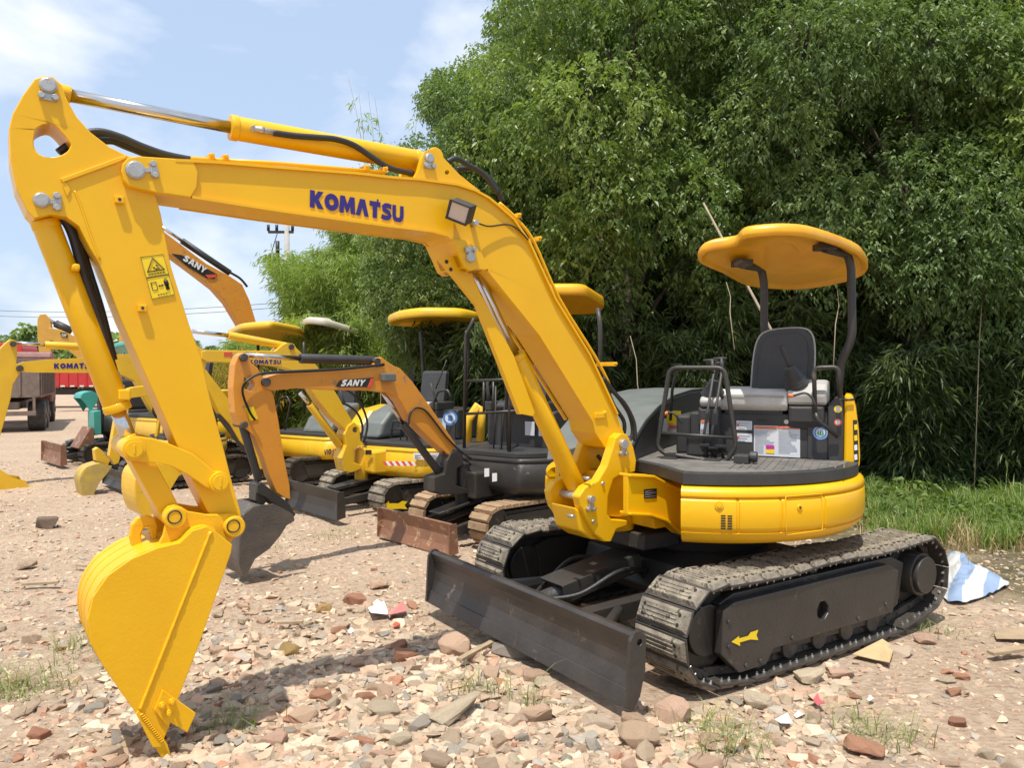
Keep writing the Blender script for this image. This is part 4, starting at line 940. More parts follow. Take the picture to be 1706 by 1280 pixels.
def mixc(f, a, b_, bt='MIX'):
    q = n.new('ShaderNodeMix'); q.data_type = 'RGBA'; q.blend_type = bt
    if isinstance(f, float): q.inputs[0].default_value = f
    else: l.new(f, q.inputs[0])
    for s, k in ((a, 6), (b_, 7)):
        if isinstance(s, tuple): q.inputs[k].default_value = (*s, 1)
        else: l.new(s, q.inputs[k])
    return q.outputs[2]
c1 = ramp(noise(.9, 5), [(.36, (.37,.265,.185)), (.5, (.46,.345,.245)), (.66, (.54,.42,.31))])
c2 = ramp(noise(14, 8, .7), [(.36, (.22,.15,.10)), (.53, (.45,.335,.235)), (.68, (.61,.49,.365))])
c = mixc(.55, c1, c2)
vo = n.new('ShaderNodeTexVoronoi'); vo.inputs['Scale'].default_value = 26; l.new(tcn.outputs['Object'], vo.inputs['Vector'])
vr = ramp(vo.outputs['Color'], [(.0, (.30,.20,.135)), (.35, (.47,.335,.24)), (.7, (.53,.41,.30)), (1, (.61,.50,.375))])
c = mixc(.40, c, vr)
# greener soil under the plants on the right and far left
sp_ = n.new('ShaderNodeSeparateXYZ'); l.new(tcn.outputs['Object'], sp_.inputs[0])
def mathn(op, a, b_): 
    q = n.new('ShaderNodeMath'); q.operation = op
    for s, k in ((a, 0), (b_, 1)):
        if isinstance(s, (int, float)): q.inputs[k].default_value = s
        else: l.new(s, q.inputs[k])
    return q.outputs[0]
wz = mathn('ADD', mathn('MULTIPLY', noise(.8, 4), 3.0), mathn('ADD', mathn('MULTIPLY', sp_.outputs['X'], .6), mathn('MULTIPLY', mathn('MINIMUM', sp_.outputs['Y'], 13.0), .3)))
gr_ = ramp(mathn('MULTIPLY', wz, .1), [(.50, (0,0,0)), (.58, (1,1,1))])
c = mixc(gr_, c, ramp(noise(6, 6), [(.4, (.10,.085,.05)), (.62, (.20,.17,.09))]))
l.new(c, P.inputs['Base Color'])
bn = n.new('ShaderNodeBump'); bn.inputs['Strength'].default_value = 1.0; bn.inputs['Distance'].default_value = .03
hh_ = mathn('ADD', noise(22, 8, .7), mathn('MULTIPLY', vo.outputs['Distance'], .6)); l.new(hh_, bn.inputs['Height']); l.new(bn.outputs[0], P.inputs['Normal'])
me.materials.append(gm); G = bpy.data.objects.new('ground', me); COL.objects.link(G); G['kind'] = 'structure'

# ------------------------------------------------------------------ rocks
def rockmat(name, obj):
    m = bpy.data.materials.new(name); m.use_nodes = True; t = m.node_tree; n_ = t.nodes; l_ = t.links; P = n_['Principled BSDF']; P.inputs['Roughness'].default_value = .92; P.inputs['Specular IOR Level'].default_value = .2
    tc = n_.new('ShaderNodeTexCoord'); z = n_.new('ShaderNodeTexNoise'); z.inputs['Scale'].default_value = 16; z.inputs['Detail'].default_value = 8; z.inputs['Roughness'].default_value = .65; l_.new(tc.outputs['Object'], z.inputs['Vector'])
    mr = n_.new('ShaderNodeMapRange'); mr.inputs[3].default_value = .60; mr.inputs[4].default_value = 1.35; l_.new(z.outputs['Fac'], mr.inputs[0])
    q = n_.new('ShaderNodeVectorMath'); q.operation = 'SCALE'
    if obj: a = n_.new('ShaderNodeObjectInfo'); l_.new(a.outputs['Color'], q.inputs[0])
    else: a = n_.new('ShaderNodeAttribute'); a.attribute_name = 'tint'; l_.new(a.outputs['Color'], q.inputs[0])
    l_.new(mr.outputs[0], q.inputs['Scale']); l_.new(q.outputs[0], P.inputs['Base Color'])
    b_ = n_.new('ShaderNodeBump'); b_.inputs['Strength'].default_value = .9; b_.inputs['Distance'].default_value = .012; z2 = n_.new('ShaderNodeTexNoise'); z2.inputs['Scale'].default_value = 45; z2.inputs['Detail'].default_value = 6; z2.inputs['Roughness'].default_value = .7
    l_.new(tc.outputs['Object'], z2.inputs['Vector']); l_.new(z2.outputs['Fac'], b_.inputs['Height']); l_.new(b_.outputs[0], P.inputs['Normal']); return m
RM, RS_ = rockmat('rock', True), rockmat('rubble_stone', False)
TINT = dict(cream=(.64,.51,.365), pink=(.60,.405,.28), tan=(.54,.405,.28), grey=(.41,.36,.29), brick=(.47,.24,.15), ochre=(.44,.28,.12), dark=(.20,.15,.11))
def hullmesh(seed, n=16, bev=.05, boxy=.5):
    r = random.Random(seed); bm = bmesh.new()
    for _ in range(n):
        v = Vector((r.uniform(-1,1), r.uniform(-1,1), r.uniform(-1,1)))
        m_ = max(abs(v.x), abs(v.y), abs(v.z)); v = v.normalized()*(1-boxy)+v/m_*boxy*.85; bm.verts.new(v*r.uniform(.85,1))
    res = bmesh.ops.convex_hull(bm, input=bm.verts)
    for v in [v for v in bm.verts if not v.link_faces]: bm.verts.remove(v)
    bmesh.ops.dissolve_limit(bm, angle_limit=R(16), verts=bm.verts, edges=bm.edges)
    if bev:
        bmesh.ops.bevel(bm, geom=bm.edges[:], offset=bev, segments=1, affect='EDGES', profile=.5)
    bmesh.ops.triangulate(bm, faces=bm.faces)
    if bev:
        bmesh.ops.subdivide_edges(bm, edges=[e for e in bm.edges if e.calc_length() > .5], cuts=1)
        bmesh.ops.triangulate(bm, faces=bm.faces)
        for v in bm.verts: v.co += Vector((r.gauss(0,1), r.gauss(0,1), r.gauss(0,1)))*.018
    bm.normal_update(); return bm
rockme = []
for i in range(14):
    bm = hullmesh(i+3, 14+i % 5, .07, .35+.04*(i % 6)); m_ = bpy.data.meshes.new('rock'); bm.to_mesh(m_); bm.free(); m_.materials.append(RM); rockme.append(m_)
def rock(x, y, s, tint, label, group=None, flat=.6, rz=0, i=0, el=1.25, name='rock', tilt=.25, cat='rock', sink=.35):
    o = bpy.data.objects.new(name, rockme[i % 14]); COL.objects.link(o)
    h = s*flat*.5; z = float(gh(x, y)); o.location = (x, y, z+h*(1-2*sink)*.9); o.rotation_euler = (random.uniform(-tilt, tilt), random.uniform(-tilt, tilt), rz); o.scale = (s*.5*el, s*.5/el**.5, h)
    t_ = TINT[tint]; k = random.uniform(.86, 1.1); o.color = (t_[0]*k, t_[1]*k*random.uniform(.96,1.04), t_[2]*k, 1)
    o['label'] = label; o['category'] = cat
    if group: o['group'] = group
    return o
random.seed(11)
# named stones seen in the photo: pixel of the foot, size in px, tint, label
named = [
 (590,1012,44,'brick','rounded red-brown brick lump beside the scraps of white and pink paper',.8,.3), (632,985,34,'pink','pink squared stone lying on open dirt above the paper scraps',.7,.3),
 (541,1022,32,'ochre','mustard yellow stone on the open dirt between bucket and blade',.7,.3), (757,1105,62,'pink','big orange-pink stone with flat top beside a broken plank below the blade',.75,.2),
 (860,1110,64,'grey','long pale grey stone just under the middle of the blade',.6,.2), (911,1170,42,'cream','pale cream stone with pointed top in front of the black blade',.7,.2),
 (698,1160,48,'grey','flat grey-green slab leaning in the rubble heap',.3,.15), (672,1110,40,'brick','red-brown stone leaning against the grey slab',.8,.2),
 (760,1245,100,'cream','long cream mortar slab lying at the bottom of the rubble',.35,.1), (505,1225,52,'pink','large tan-pink stone right of the bucket shadow',.6,.2),
 (480,1095,36,'ochre','round ochre stone at the edge of the boom shadow',.9,.3), (438,1100,34,'cream','pale greenish white stone beside the round ochre one',.6,.3),
 (65,1240,38,'brick','small brick cube on the dirt left of the bucket tooth',.9,.3), (52,1070,34,'tan','angular brown-grey stone on bare dirt left of the bucket',.7,.3),
 (78,888,44,'dark','dark peaked stone far left behind the bucket',.9,.3), (45,955,32,'tan','pale blocky stone behind the bucket at far left',.8,.3),
 (1122,1225,70,'pink','large salmon brick chunk below the end of the blade',.7,.15), (1065,1275,74,'pink','salmon brick piece at the bottom edge below the blade end',.6,.15),
 (1000,1245,60,'cream','rounded cream stone at the bottom edge under the blade',.6,.2), (1195,1275,62,'pink','brick chunk beside the grass tuft at the bottom edge',.6,.15),
 (1262,1190,60,'cream','pale stone wedged against the near track front',.7,.2), (1345,1145,60,'cream','flat pale stone resting against the bottom of the near track',.5,.2),
 (1400,1140,56,'pink','flat pinkish brick lying beside the near track',.4,.15), (1545,1078,46,'pink','flat brick near the cardboard right of the track',.4,.15),
 (1500,1100,44,'cream','flat tan brick just beside the cardboard sheet',.4,.15), (1578,1146,32,'cream','white flat stone on the bare dirt at right',.4,.3),
 (1600,1140,34,'brick','dark red brick chip touching the white flat stone',.5,.3), (1595,1220,32,'brick','rust red stone on the dirt at lower right',.7,.3),
 (1638,1275,38,'cream','cream stone at the bottom right on the dirt',.7,.3), (1440,1275,70,'brick','broad flat brick fragment at the bottom right of the rubble',.4,.1),
 (1180,1150,40,'cream','cream stone between blade end and near track',.7,.2), (640,1225,58,'cream','wide cream stone low in the middle of the rubble',.5,.2),
]
used = []
for k, (a, c_, sz, tn, lb, fl_, sk_) in enumerate(named):
    p = atz(a, c_-sz*.2, 0); s = sz*p.y/FPX; s *= .98; rock(p.x, p.y, s, tn, lb, None, fl_, random.uniform(-.5,.5)+(.9 if 'slab' in lb else 0), k, 1.7 if 'slab' in lb or 'long' in lb else 1.2, sink=sk_); used.append((p.x, p.y, s))
def inmachine(x, y, m=0.05):
    c, s = math.cos(R(213.5)), math.sin(R(213.5)); lx = (x-CX)*c+(y-CY)*s; ly = -(x-CX)*s+(y-CY)*c
    if abs(lx) < 1.3+m and .56-m < abs(ly) < 1.02+m: return True
    return 1.34 < lx < 1.52 and abs(ly) < 1.0
def dens(x, y):   # density of rubble stones: dense in the lower left and middle foreground, thin at the right and on the drive
    p = (x/ y*FPX+CXP, 622+CAMH*FPX/y)
    d = .42
    if p[1] > 1000 and 120 < p[0] < 1420: d = .6
    if p[1] > 1050 and 160 < p[0] < 1400: d = 1.0
    if p[0] > 1420 and p[1] > 980: d = .22
    if p[1] < 900: d = .34
    return d
cnt = 0; REG = [('below the black blade', lambda a, c: 640 < a < 1160 and c > 1050), ('beside the bucket tooth', lambda a, c: a <= 640 and c > 1050), ('on the dirt right of the near track', lambda a, c: a >= 1160 and c > 1000), ('on the open dirt behind the bucket', lambda a, c: True)]
adj = dict(cream='pale cream', pink='pinkish brick-like', tan='sandy tan', grey='dull grey', brick='brick-red')
ROCKS = {}
while cnt < 268:
    a = random.uniform(-10, 1716); c_ = random.uniform(860, 1330)
    p = atz(a, c_, 0)
    if random.random() > dens(p.x, p.y) or inmachine(p.x, p.y): continue
    s = min(abs(random.gauss(0, 1)), 2.2)*.040+.055
    if c_ < 1000: s *= .7
    if any((p.x-u)**2+(p.y-v)**2 < (.42*(s+w))**2 for u, v, w in used): continue
    tn = random.choices(['cream','pink','tan','grey','brick'], [5,5,4,2,1.3])[0]
    fl_ = random.uniform(.4, .85); el_ = random.uniform(1, 1.6)
    w1 = 'small' if s < .07 else ('middling' if s < .105 else 'big'); w2 = 'flat' if fl_ < .52 else ('long' if el_ > 1.4 else ('blocky' if fl_ > .7 else 'rough'))
    if c_ > 1180: rw, wh = 'bottom', ['below the bucket left side', 'around the bucket tooth', 'right of the bucket tooth', 'in front of the boom shadow', 'in the low middle of the rubble', 'below the blade middle', 'below the blade right end', 'below the near track front', 'in the lower right corner'][min(int(max(a, 0)//190), 8)]
    elif c_ > 1060: rw, wh = 'mid', ['beside the left edge grass', 'just left of the bucket', 'behind the bucket tooth', 'in the boom shadow', 'left of the leaning grey slab', 'close under the blade middle', 'close under the blade right end', 'beside the near track', 'on the bare dirt at right'][min(int(max(a, 0)//190), 8)]
    elif c_ > 960: rw, wh = 'upper', ['on dirt left of the bucket', 'hidden close behind the bucket', 'right of the bucket', 'near the yellow ochre stone', 'left of the blade', 'behind the blade', 'under the undercarriage', 'beyond the near track', 'near the tarp'][min(int(max(a, 0)//190), 8)]
    else: rw, wh = 'far', ['on far dirt at left', 'behind the bucket top', 'beside the dark worn bucket', 'in front of the rusty blade', 'left of the rusty blade', 'under the far track', 'under the big house', 'beyond the near track rear', 'beside the rough grass'][min(int(max(a, 0)//190), 8)]
    lab = '%s %s %s stone %s' % (w1, w2, adj[tn], wh); ROCKS.setdefault(lab, []).append(rock(p.x, p.y, s, tn, lab, None, fl_, random.uniform(0, 6.28), cnt, el_)); used.append((p.x, p.y, s)); cnt += 1
for k_, v_ in ROCKS.items():
    if len(v_) > 1:
        for o in v_: o['group'] = 'stones: '+k_
# small uncountable rubble as one mass
def small_rubble(name, num, smin, smax, ylo, yhi, seed, label):
    r = np.random.default_rng(seed); var = []
    for i in range(10):
        bm = hullmesh(100+i+seed*20, 10+i % 3, 0, .55); bm.verts.ensure_lookup_table(); var.append((np.array([v.co[:] for v in bm.verts]), np.array([[v.index for v in f.verts] for f in bm.faces]))); bm.free()
    pts = []
    while len(pts) < num:
        a = r.uniform(-60, 1766, num); u = r.uniform(0, 1, num)
        y = ylo*(yhi/ylo)**(u**.8); x = (a-CXP)/FPX*y
        for i in range(num):
            if len(pts) >= num: break
            d = dens(x[i], y[i]); 
            if r.random() < .08+d*.92 and not inmachine(x[i], y[i], -.02): pts.append((x[i], y[i]))
    pts = np.array(pts); z = gh(pts[:,0], pts[:,1]); VV = []; FF = []; CC = []; base = 0
    keys = ['cream','pink','tan','grey','brick']; 
    for i in range(num):
        v, f = var[i % 10]; s = smin*(smax/smin)**(r.random()**2.3)*.5
        if dens(pts[i,0], pts[i,1]) >= .6 and r.random() < .10: s = r.uniform(.024, .060)
        an = r.uniform(0, 6.28); e = r.uniform(1, 1.5); fl_ = r.uniform(.35, .8)
        w = v*np.array([s*e, s/e**.5, s*fl_]); tx = r.uniform(-.35, .35); ct, st = math.cos(tx), math.sin(tx)
        w = np.stack([w[:,0], w[:,1]*ct-w[:,2]*st, w[:,1]*st+w[:,2]*ct], -1); ca, sa = math.cos(an), math.sin(an)
        w = np.stack([w[:,0]*ca-w[:,1]*sa, w[:,0]*sa+w[:,1]*ca, w[:,2]], -1)+np.array([pts[i,0], pts[i,1], z[i]+s*fl_*.12])
        VV.append(w); FF.append(f+base); base += len(v); tn = TINT[keys[r.choice(5, p=[.34,.24,.28,.11,.03])]]; k = r.uniform(.68, 1.12); CC.append(np.tile(np.array(tn)*k, (len(v), 1)))
    me = npmesh(bpy.data.meshes.new(name), np.concatenate(VV), np.concatenate(FF), False, np.concatenate(CC)); me.materials.append(RS_)
    o = bpy.data.objects.new(name, me); COL.objects.link(o); return tag(o, label, 'rubble', None, 'stuff')
small_rubble('rubble', 32000, .012, .075, 2.3, 14, 5, 'loose small brick and stone rubble spread over the dirt')

# ------------------------------------------------------------------ leaves
def leafmat(name, c, c2, tr_=.35, rough=.42):
    m = bpy.data.materials.new(name); m.use_nodes = True; t = m.node_tree; n_ = t.nodes; l_ = t.links; P = n_['Principled BSDF']; P.inputs['Roughness'].default_value = rough; P.inputs['Specular IOR Level'].default_value = .5
    a = n_.new('ShaderNodeAttribute'); a.attribute_name = 'tint'; s = n_.new('ShaderNodeSeparateColor'); l_.new(a.outputs['Color'], s.inputs[0])
    q = n_.new('ShaderNodeMix'); q.data_type = 'RGBA'; q.inputs[6].default_value = (*c, 1); q.inputs[7].default_value = (*c2, 1); l_.new(s.outputs[0], q.inputs[0]); l_.new(q.outputs[2], P.inputs['Base Color'])
    tl = n_.new('ShaderNodeBsdfTranslucent'); v = n_.new('ShaderNodeVectorMath'); v.operation = 'MULTIPLY'; v.inputs[1].default_value = (1.5, 1.7, .6); l_.new(q.outputs[2], v.inputs[0]); l_.new(v.outputs[0], tl.inputs[0])
    mxs = n_.new('ShaderNodeMixShader'); mxs.inputs[0].default_value = tr_; out = n_['Material Output']; l_.new(P.outputs[0], mxs.inputs[1]); l_.new(tl.outputs[0], mxs.inputs[2]); l_.new(mxs.outputs[0], out.inputs[0]); return m
LM1 = leafmat('broad_leaf', (.115,.175,.058), (.28,.35,.135), .38, .42)
LM1b = leafmat('yellow_green_leaf', (.125,.185,.050), (.31,.375,.115), .40, .40)
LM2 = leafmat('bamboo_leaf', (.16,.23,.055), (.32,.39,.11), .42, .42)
LM3 = leafmat('shade_toned_bamboo_leaf', (.045,.070,.022), (.13,.175,.050), .32, .5)  # bamboo leaf with the shade under the crowns put into its colour
LMG = leafmat('grass_blade', (.10,.17,.035), (.27,.35,.09), .38, .5)
LMB = leafmat('yellow_bamboo_leaf', (.28,.22,.04), (.40,.30,.05), .35, .5)
def leaves(pos, d, ln_, wd, r, droop=.25):
    n_ = len(pos); d = d/np.linalg.norm(d, axis=1, keepdims=True); rv = r.normal(size=(n_, 3)); rv[:, 2] += 1.3
    s = np.cross(d, rv); s /= np.linalg.norm(s, axis=1, keepdims=True)+1e-9; u = np.cross(s, d)
    L = ln_[:, None]; Wd = wd[:, None]
    b0 = pos; tip = pos+d*L+np.array([0, 0, -1])*L*droop; mid = pos+d*L*.42
    lft = mid+s*Wd*.5+u*Wd*.15; rgt = mid-s*Wd*.5+u*Wd*.15
    V = np.stack([b0, lft, tip, rgt], 1).reshape(-1, 3); i = np.arange(n_)*4
    F = np.concatenate([np.stack([i, i+1, i+2], -1), np.stack([i, i+2, i+3], -1)])
    return V, F
def unit(r, n_): v = r.normal(size=(n_, 3)); return v/np.linalg.norm(v, axis=1, keepdims=True)
def crown_mesh(name, seed, rad, z0, z1, lobes, sprays, per, leaf=(.10,.032), material=None, lobe_r=(.55,.95), asp=1.0):
    r = np.random.default_rng(seed); pos = []; dr = []; tint = []; LC = []
    H = z1-z0
    for i in range(lobes):
        u = r.random(); z = z0+H*(u*.98+.01); prof = math.sin(math.pi*min(max(.10+.86*(1-abs((z-z0)/H-.45)**1.6*1.6), 0), 1)*.5)
        prof = max(.25, (1-((z-z0)/H-.42)**2*2.6)); an = r.uniform(0, 2*math.pi); rr = rad*prof*(.45+.55*r.random()**.5)
        c = np.array([math.cos(an)*rr, math.sin(an)*rr*asp, z]); lr = r.uniform(*lobe_r)*(1.0 if u < .8 else .75); LC.append((c, lr))
        q = unit(r, sprays); q[:, 2] = q[:, 2]*.9+.15; outw = c.copy(); outw[2] = 0; outw /= np.linalg.norm(outw)+1e-6
        flip = (q@outw < -.25); q[flip] -= 2*(q[flip]@outw)[:, None]*outw
        q /= np.linalg.norm(q, axis=1, keepdims=True)
        sp = c+q*lr*(.55+.5*r.random((sprays, 1))**.6)*np.array([1, 1, .8])
        base_t = r.uniform(.0, .6)
        for k in range(per):
            t_ = (k+.5)/per; off = q*(.02+.13*t_)+np.array([0,0,-1])*.05*t_*t_+r.normal(size=(sprays,3))*.030
            an2 = k*2.4+r.uniform(0, 6.28, sprays); side = np.stack([np.cos(an2), np.sin(an2), -.30-.65*r.random(sprays)], -1)
            pos.append(sp+off); dr.append(side+q*.5); tint.append(np.clip(base_t+r.normal(size=sprays)*.22+.12*q[:,2], 0, 1))
    pos = np.concatenate(pos); dr = np.concatenate(dr); tint = np.concatenate(tint); n_ = len(pos)
    ln_ = leaf[0]*r.uniform(.7, 1.25, n_); wd = leaf[1]*r.uniform(.8, 1.2, n_)
    V, F = leaves(pos, dr, ln_, wd, r, .3); me = npmesh(bpy.data.meshes.new(name), V, F, False, np.repeat(np.stack([tint]*3, -1), 4, 0)); me.materials.append(material); return me, LC
def trunk_mb(LC, h, r0, seed, x=0):
    rr = random.Random(seed); b = MB(); P = [Vector((0,0,-.2))]; n_ = 7
    for k in range(1, n_+1): P.append(Vector((rr.uniform(-.12,.12)*k*.5, rr.uniform(-.12,.12)*k*.5, h*k/n_)))
    PS = smoothpath(P, 3); b.tube(PS, [r0*(1-.85*i/(len(PS)-1)) for i in range(len(PS))], 10)
    for c, lr in LC[::2]:
        c = Vector(c); t_ = min(max((c.z-.9)/h, .12), .92); s = PS[int(t_*.8*(len(PS)-1))]; m_ = (s+c)/2+Vector((0,0,.15)); pp = smoothpath([s, m_, c], 4); b.tube(pp, [r0*.32*(1-.8*i/(len(pp)-1)) for i in range(len(pp))], 6)
    return b
protos = []
for i, (rad, z0, z1, lb, sp, per) in enumerate([(1.75,2.2,7.6,56,210,9),(2.0,2.2,8.6,66,200,9),(1.9,2.4,9.4,68,200,9)]):
    m_, LC = crown_mesh('crown', 40+i, rad, z0, z1, lb, sp, per, (.068 if i != 1 else .075, .034 if i != 1 else .040), LM1 if i != 1 else LM1b)
    protos.append((m_, LC, z1))
tproto = {}
def tree(x, y, kind, label, s=1.0, rz=0, group='broadleaf trees massed behind the excavators', sz=1.0, cat='tree'):
    m_, LC, z1 = protos[kind]; fr = frame(x, y, math.degrees(rz)); t_ = thing('broadleaf_tree', label, cat, fr, group); t_.scale = (s, s, s*sz)
    if kind not in tproto:
        o = trunk_mb(LC, z1*.9, .13, kind).build('trunk', Mt['bark'], None); tproto[kind] = o.data; o.parent = t_
    else: o = bpy.data.objects.new('trunk', tproto[kind]); COL.objects.link(o); o.parent = t_
    c = bpy.data.objects.new('crown', m_); COL.objects.link(c); c.parent = t_; return t_
# front row
tree(-.5, 12.6, 0, 'lowest broadleaf tree at the left end of the tall tree mass, beside the bamboo', .86, .4)
tree(1.75, 11.7, 1, 'tall broadleaf tree rising behind the bend of the big yellow boom', 1.0, 1.9)
tree(4.1, 11.2, 2, 'broadleaf tree with drooping leaves standing just left of the canopy roof', .98, 3.0)
tree(5.6, 10.6, 0, 'nearer bright-leaved broadleaf tree right above the orange canopy roof', .98, 4.4)
tree(7.3, 11.0, 1, 'broadleaf tree with glossy leaves behind the tail of the big excavator', 1.05, 5.2)
tree(9.6, 10.9, 2, 'broadleaf tree at the right edge of the photo with sky showing low through it', .95, .9)
# rear row
for x, y, k, s, rz, lb in ((1.0,15.2,2,1.0,2.2,'taller darker tree behind the left end of the tree mass'), (3.7,15.6,1,1.2,.7,'dark tree filling the gap behind the middle of the tree mass'), (6.6,15.5,2,1.1,3.9,'dark tree standing behind the canopy roof in the second row'), (9.6,15.8,1,1.15,5.0,'dark rear tree behind the right part of the tree mass'), (12.8,15.0,2,1.1,1.4,'rear tree furthest to the right behind the edge of the photo')):
    tree(x, y, k, lb, s, rz)
# bamboo
def bamboo(x, y, rad, h, culms, nl, label, mat_, seed, lean=1.0, zlow=.2, leaf=(.15,.020), group='bamboo thickets', tall=0):
    r = np.random.default_rng(seed); fr = frame(x, y, 0); t_ = thing('bamboo_clump', label, 'bamboo', fr, group); b = MB(fr); pos = []; dr = []; tn = []
    for i in range(culms):
        an = r.uniform(0, 6.28); br_ = rad*.5*math.sqrt(r.random()); hh = h*r.uniform(.65, 1.0); q = np.array([math.cos(an), math.sin(an), 0]); p0 = q*br_
        if i < tall: hh = h*r.uniform(1.25, 1.6)
        out_ = rad*r.uniform(.35, .9)*lean; P = [p0+q*out_*(t**2.2)+np.array([0,0,hh*(t-.16*t**3)]) for t in np.linspace(0, 1, 9)]
        b.tube([Vector(p) for p in P], [.016*(1-.85*t) for t in np.linspace(0, 1, 9)], 5, caps=False)
        P = np.array(P); m_ = nl if i >= tall else nl//5
        t_l = zlow+(1-zlow)*r.random(m_)**.8; idx = np.clip(t_l*8, 0, 7.999); k = idx.astype(int); f = (idx-k)[:, None]; base = P[k]*(1-f)+P[k+1]*f
        nt_ = max(m_//9, 1); tw = unit(r, nt_)*r.uniform(.12, .55, (nt_,1)); tw[:,2] = np.abs(tw[:,2])*.5-.1; tb = r.integers(0, nt_, m_)
        bt = base[r.integers(0, m_, nt_)]
        if i < tall: tw *= .45
        c = bt[tb]+tw[tb]*r.random((m_,1))**.5+r.normal(size=(m_,3))*.05; pos.append(c)
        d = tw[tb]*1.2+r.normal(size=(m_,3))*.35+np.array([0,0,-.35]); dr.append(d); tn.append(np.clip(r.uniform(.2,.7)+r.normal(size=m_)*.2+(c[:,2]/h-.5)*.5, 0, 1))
    pos = np.concatenate(pos); dr = np.concatenate(dr); tn = np.concatenate(tn); V, F = leaves(pos, dr, leaf[0]*r.uniform(.6,1.3,len(pos)), leaf[1]*r.uniform(.8,1.3,len(pos)), r, .2)
    me = npmesh(bpy.data.meshes.new('foliage'), V, F, False, np.repeat(np.stack([tn]*3, -1), 4, 0)); me.materials.append(mat_)
    o = bpy.data.objects.new('foliage', me); COL.objects.link(o); o.parent = t_; b.build('cane', Mt['cane'], t_); return t_
BB = [(-5.1,17.5,1.0,3.0,'low pale bamboo at the left end of the thicket behind the yellow canopy'),(-3.9,17.0,1.2,5.3,'feathery green bamboo beside the utility pole'),(-2.4,16.6,1.7,6.3,'dense light green bamboo in the middle of the left thicket'),(-1.0,15.6,1.6,6.2,'light green bamboo behind the small yellow canopy'),(-2.9,14.9,1.3,3.3,'low bamboo in front of the thicket behind the beige canopy')]
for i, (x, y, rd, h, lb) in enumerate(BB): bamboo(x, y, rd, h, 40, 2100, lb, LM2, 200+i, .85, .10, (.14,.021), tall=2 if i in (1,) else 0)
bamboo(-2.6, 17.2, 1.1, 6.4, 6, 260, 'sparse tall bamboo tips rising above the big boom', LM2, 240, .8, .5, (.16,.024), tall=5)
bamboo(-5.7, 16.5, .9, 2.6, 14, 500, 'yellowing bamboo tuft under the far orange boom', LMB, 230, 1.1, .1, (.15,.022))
DB = [(-.1,11.2,1.2,3.4,'dark bamboo behind the seat of the small yellow excavator'),(1.3,10.6,1.3,3.3,'dark bamboo behind the boom of the big excavator'),(2.9,10.3,1.2,3.0,'dark drooping bamboo behind the guard rail'),(4.3,10.0,1.3,3.2,'dark bamboo behind the black seat'),(5.7,9.9,1.2,3.0,'dark bamboo behind the right canopy post'),(7.2,10.2,1.3,3.2,'shaded bamboo right of the tail cover'),(8.8,9.8,1.1,3.0,'shaded bamboo at the right edge above the grass'),(5.35,9.9,.8,2.5,'short dark bamboo hiding a trunk right of the tail cover'),(6.5,9.7,.8,2.3,'short dark bamboo above the back of the grass'),(2.2,12.8,1.5,4.2,'tall dark bamboo deep between the trees'),(5.0,12.6,1.5,4.4,'tall dark bamboo deep behind the canopy'),(7.8,13.2,1.5,4.2,'tall dark bamboo deep at the right')]
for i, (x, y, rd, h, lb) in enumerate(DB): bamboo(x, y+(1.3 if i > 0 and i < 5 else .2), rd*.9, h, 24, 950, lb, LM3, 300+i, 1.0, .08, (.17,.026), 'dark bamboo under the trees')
b = MB()
P0 = atd(1172,338,9.0); P1 = atd(1288,556,8.6); b.tube([P0, P1, P1+(P1-P0)*.75], [.012,.017,.022], 8); tag(b.build('dead_bamboo_pole', Mt['drycane']), 'long dry bamboo pole leaning through the dark foliage left of the canopy', 'pole')
for (a, c_, a2, c2_, d) in ((1050,560,1062,640,9.3),(1210,470,1216,520,9.5),(1395,480,1392,540,9.4),(1640,330,1632,560,9.4)):
    b = MB(); A_ = atd(a, c_, d); B_ = atd(a2, c2_, d-.2); b.tube([A_, (A_+B_)/2+Vector((.03,0,0)), B_, B_+(B_-A_)*1.2], [.004,.005,.006,.006], 6); tag(b.build('dead_cane', Mt['drycane']), {1050:'thin dry cane standing left of the side hood', 1210:'short dry cane hanging under the canopy roof', 1395:'thin dry cane beside the right canopy post', 1640:'long thin dry stem hanging at the right edge of the trees'}[a], 'cane')
# shrubs and forest backdrop
protos.append((*crown_mesh('crown', 77, .8, .1, 1.5, 16, 80, 7, (.10,.035), LM1, (.25,.45)), 1.4))
for x, y, s, lb in ((.6,9.9,.9,'dark bush between the small excavators and the trees'),):
    m_, LC, z1 = protos[3]; t_ = thing('bush', lb, 'bush', frame(x, y, x*70)); t_.scale = (s,)*3; c = bpy.data.objects.new('foliage', m_); COL.objects.link(c); c.parent = t_
    b = MB(); b.tube([(0,0,-.1),(0.05,0,.6),(0,.05,1.2)], [.04,.03,.01], 6); b.build('stem', Mt['bark'], None).parent = t_
r = np.random.default_rng(5); n_ = 60000; px_ = r.uniform(-2.5, 24, n_); py_ = 17.8+r.random(n_)*2.5; pz_ = r.uniform(0, 1, n_)**.9*(9.5+1.5*np.sin(px_*.9)-np.clip(1.5-px_,0,4)*2.0)
V, F = leaves(np.stack([px_, py_, np.maximum(pz_, .05)], -1), r.normal(size=(n_, 3))+np.array([0,-.3,-.6]), .30*r.uniform(.7,1.3,n_), .11*r.uniform(.7,1.3,n_), r, .3)
me = npmesh(bpy.data.meshes.new('woods'), V, F, False, np.repeat(np.stack([r.uniform(0,.6,n_)]*3, -1), 4, 0)); me.materials.append(LM3); o = bpy.data.objects.new('woods', me); COL.objects.link(o); tag(o, 'dark wood continuing behind the front trees', 'woods', None, 'stuff')
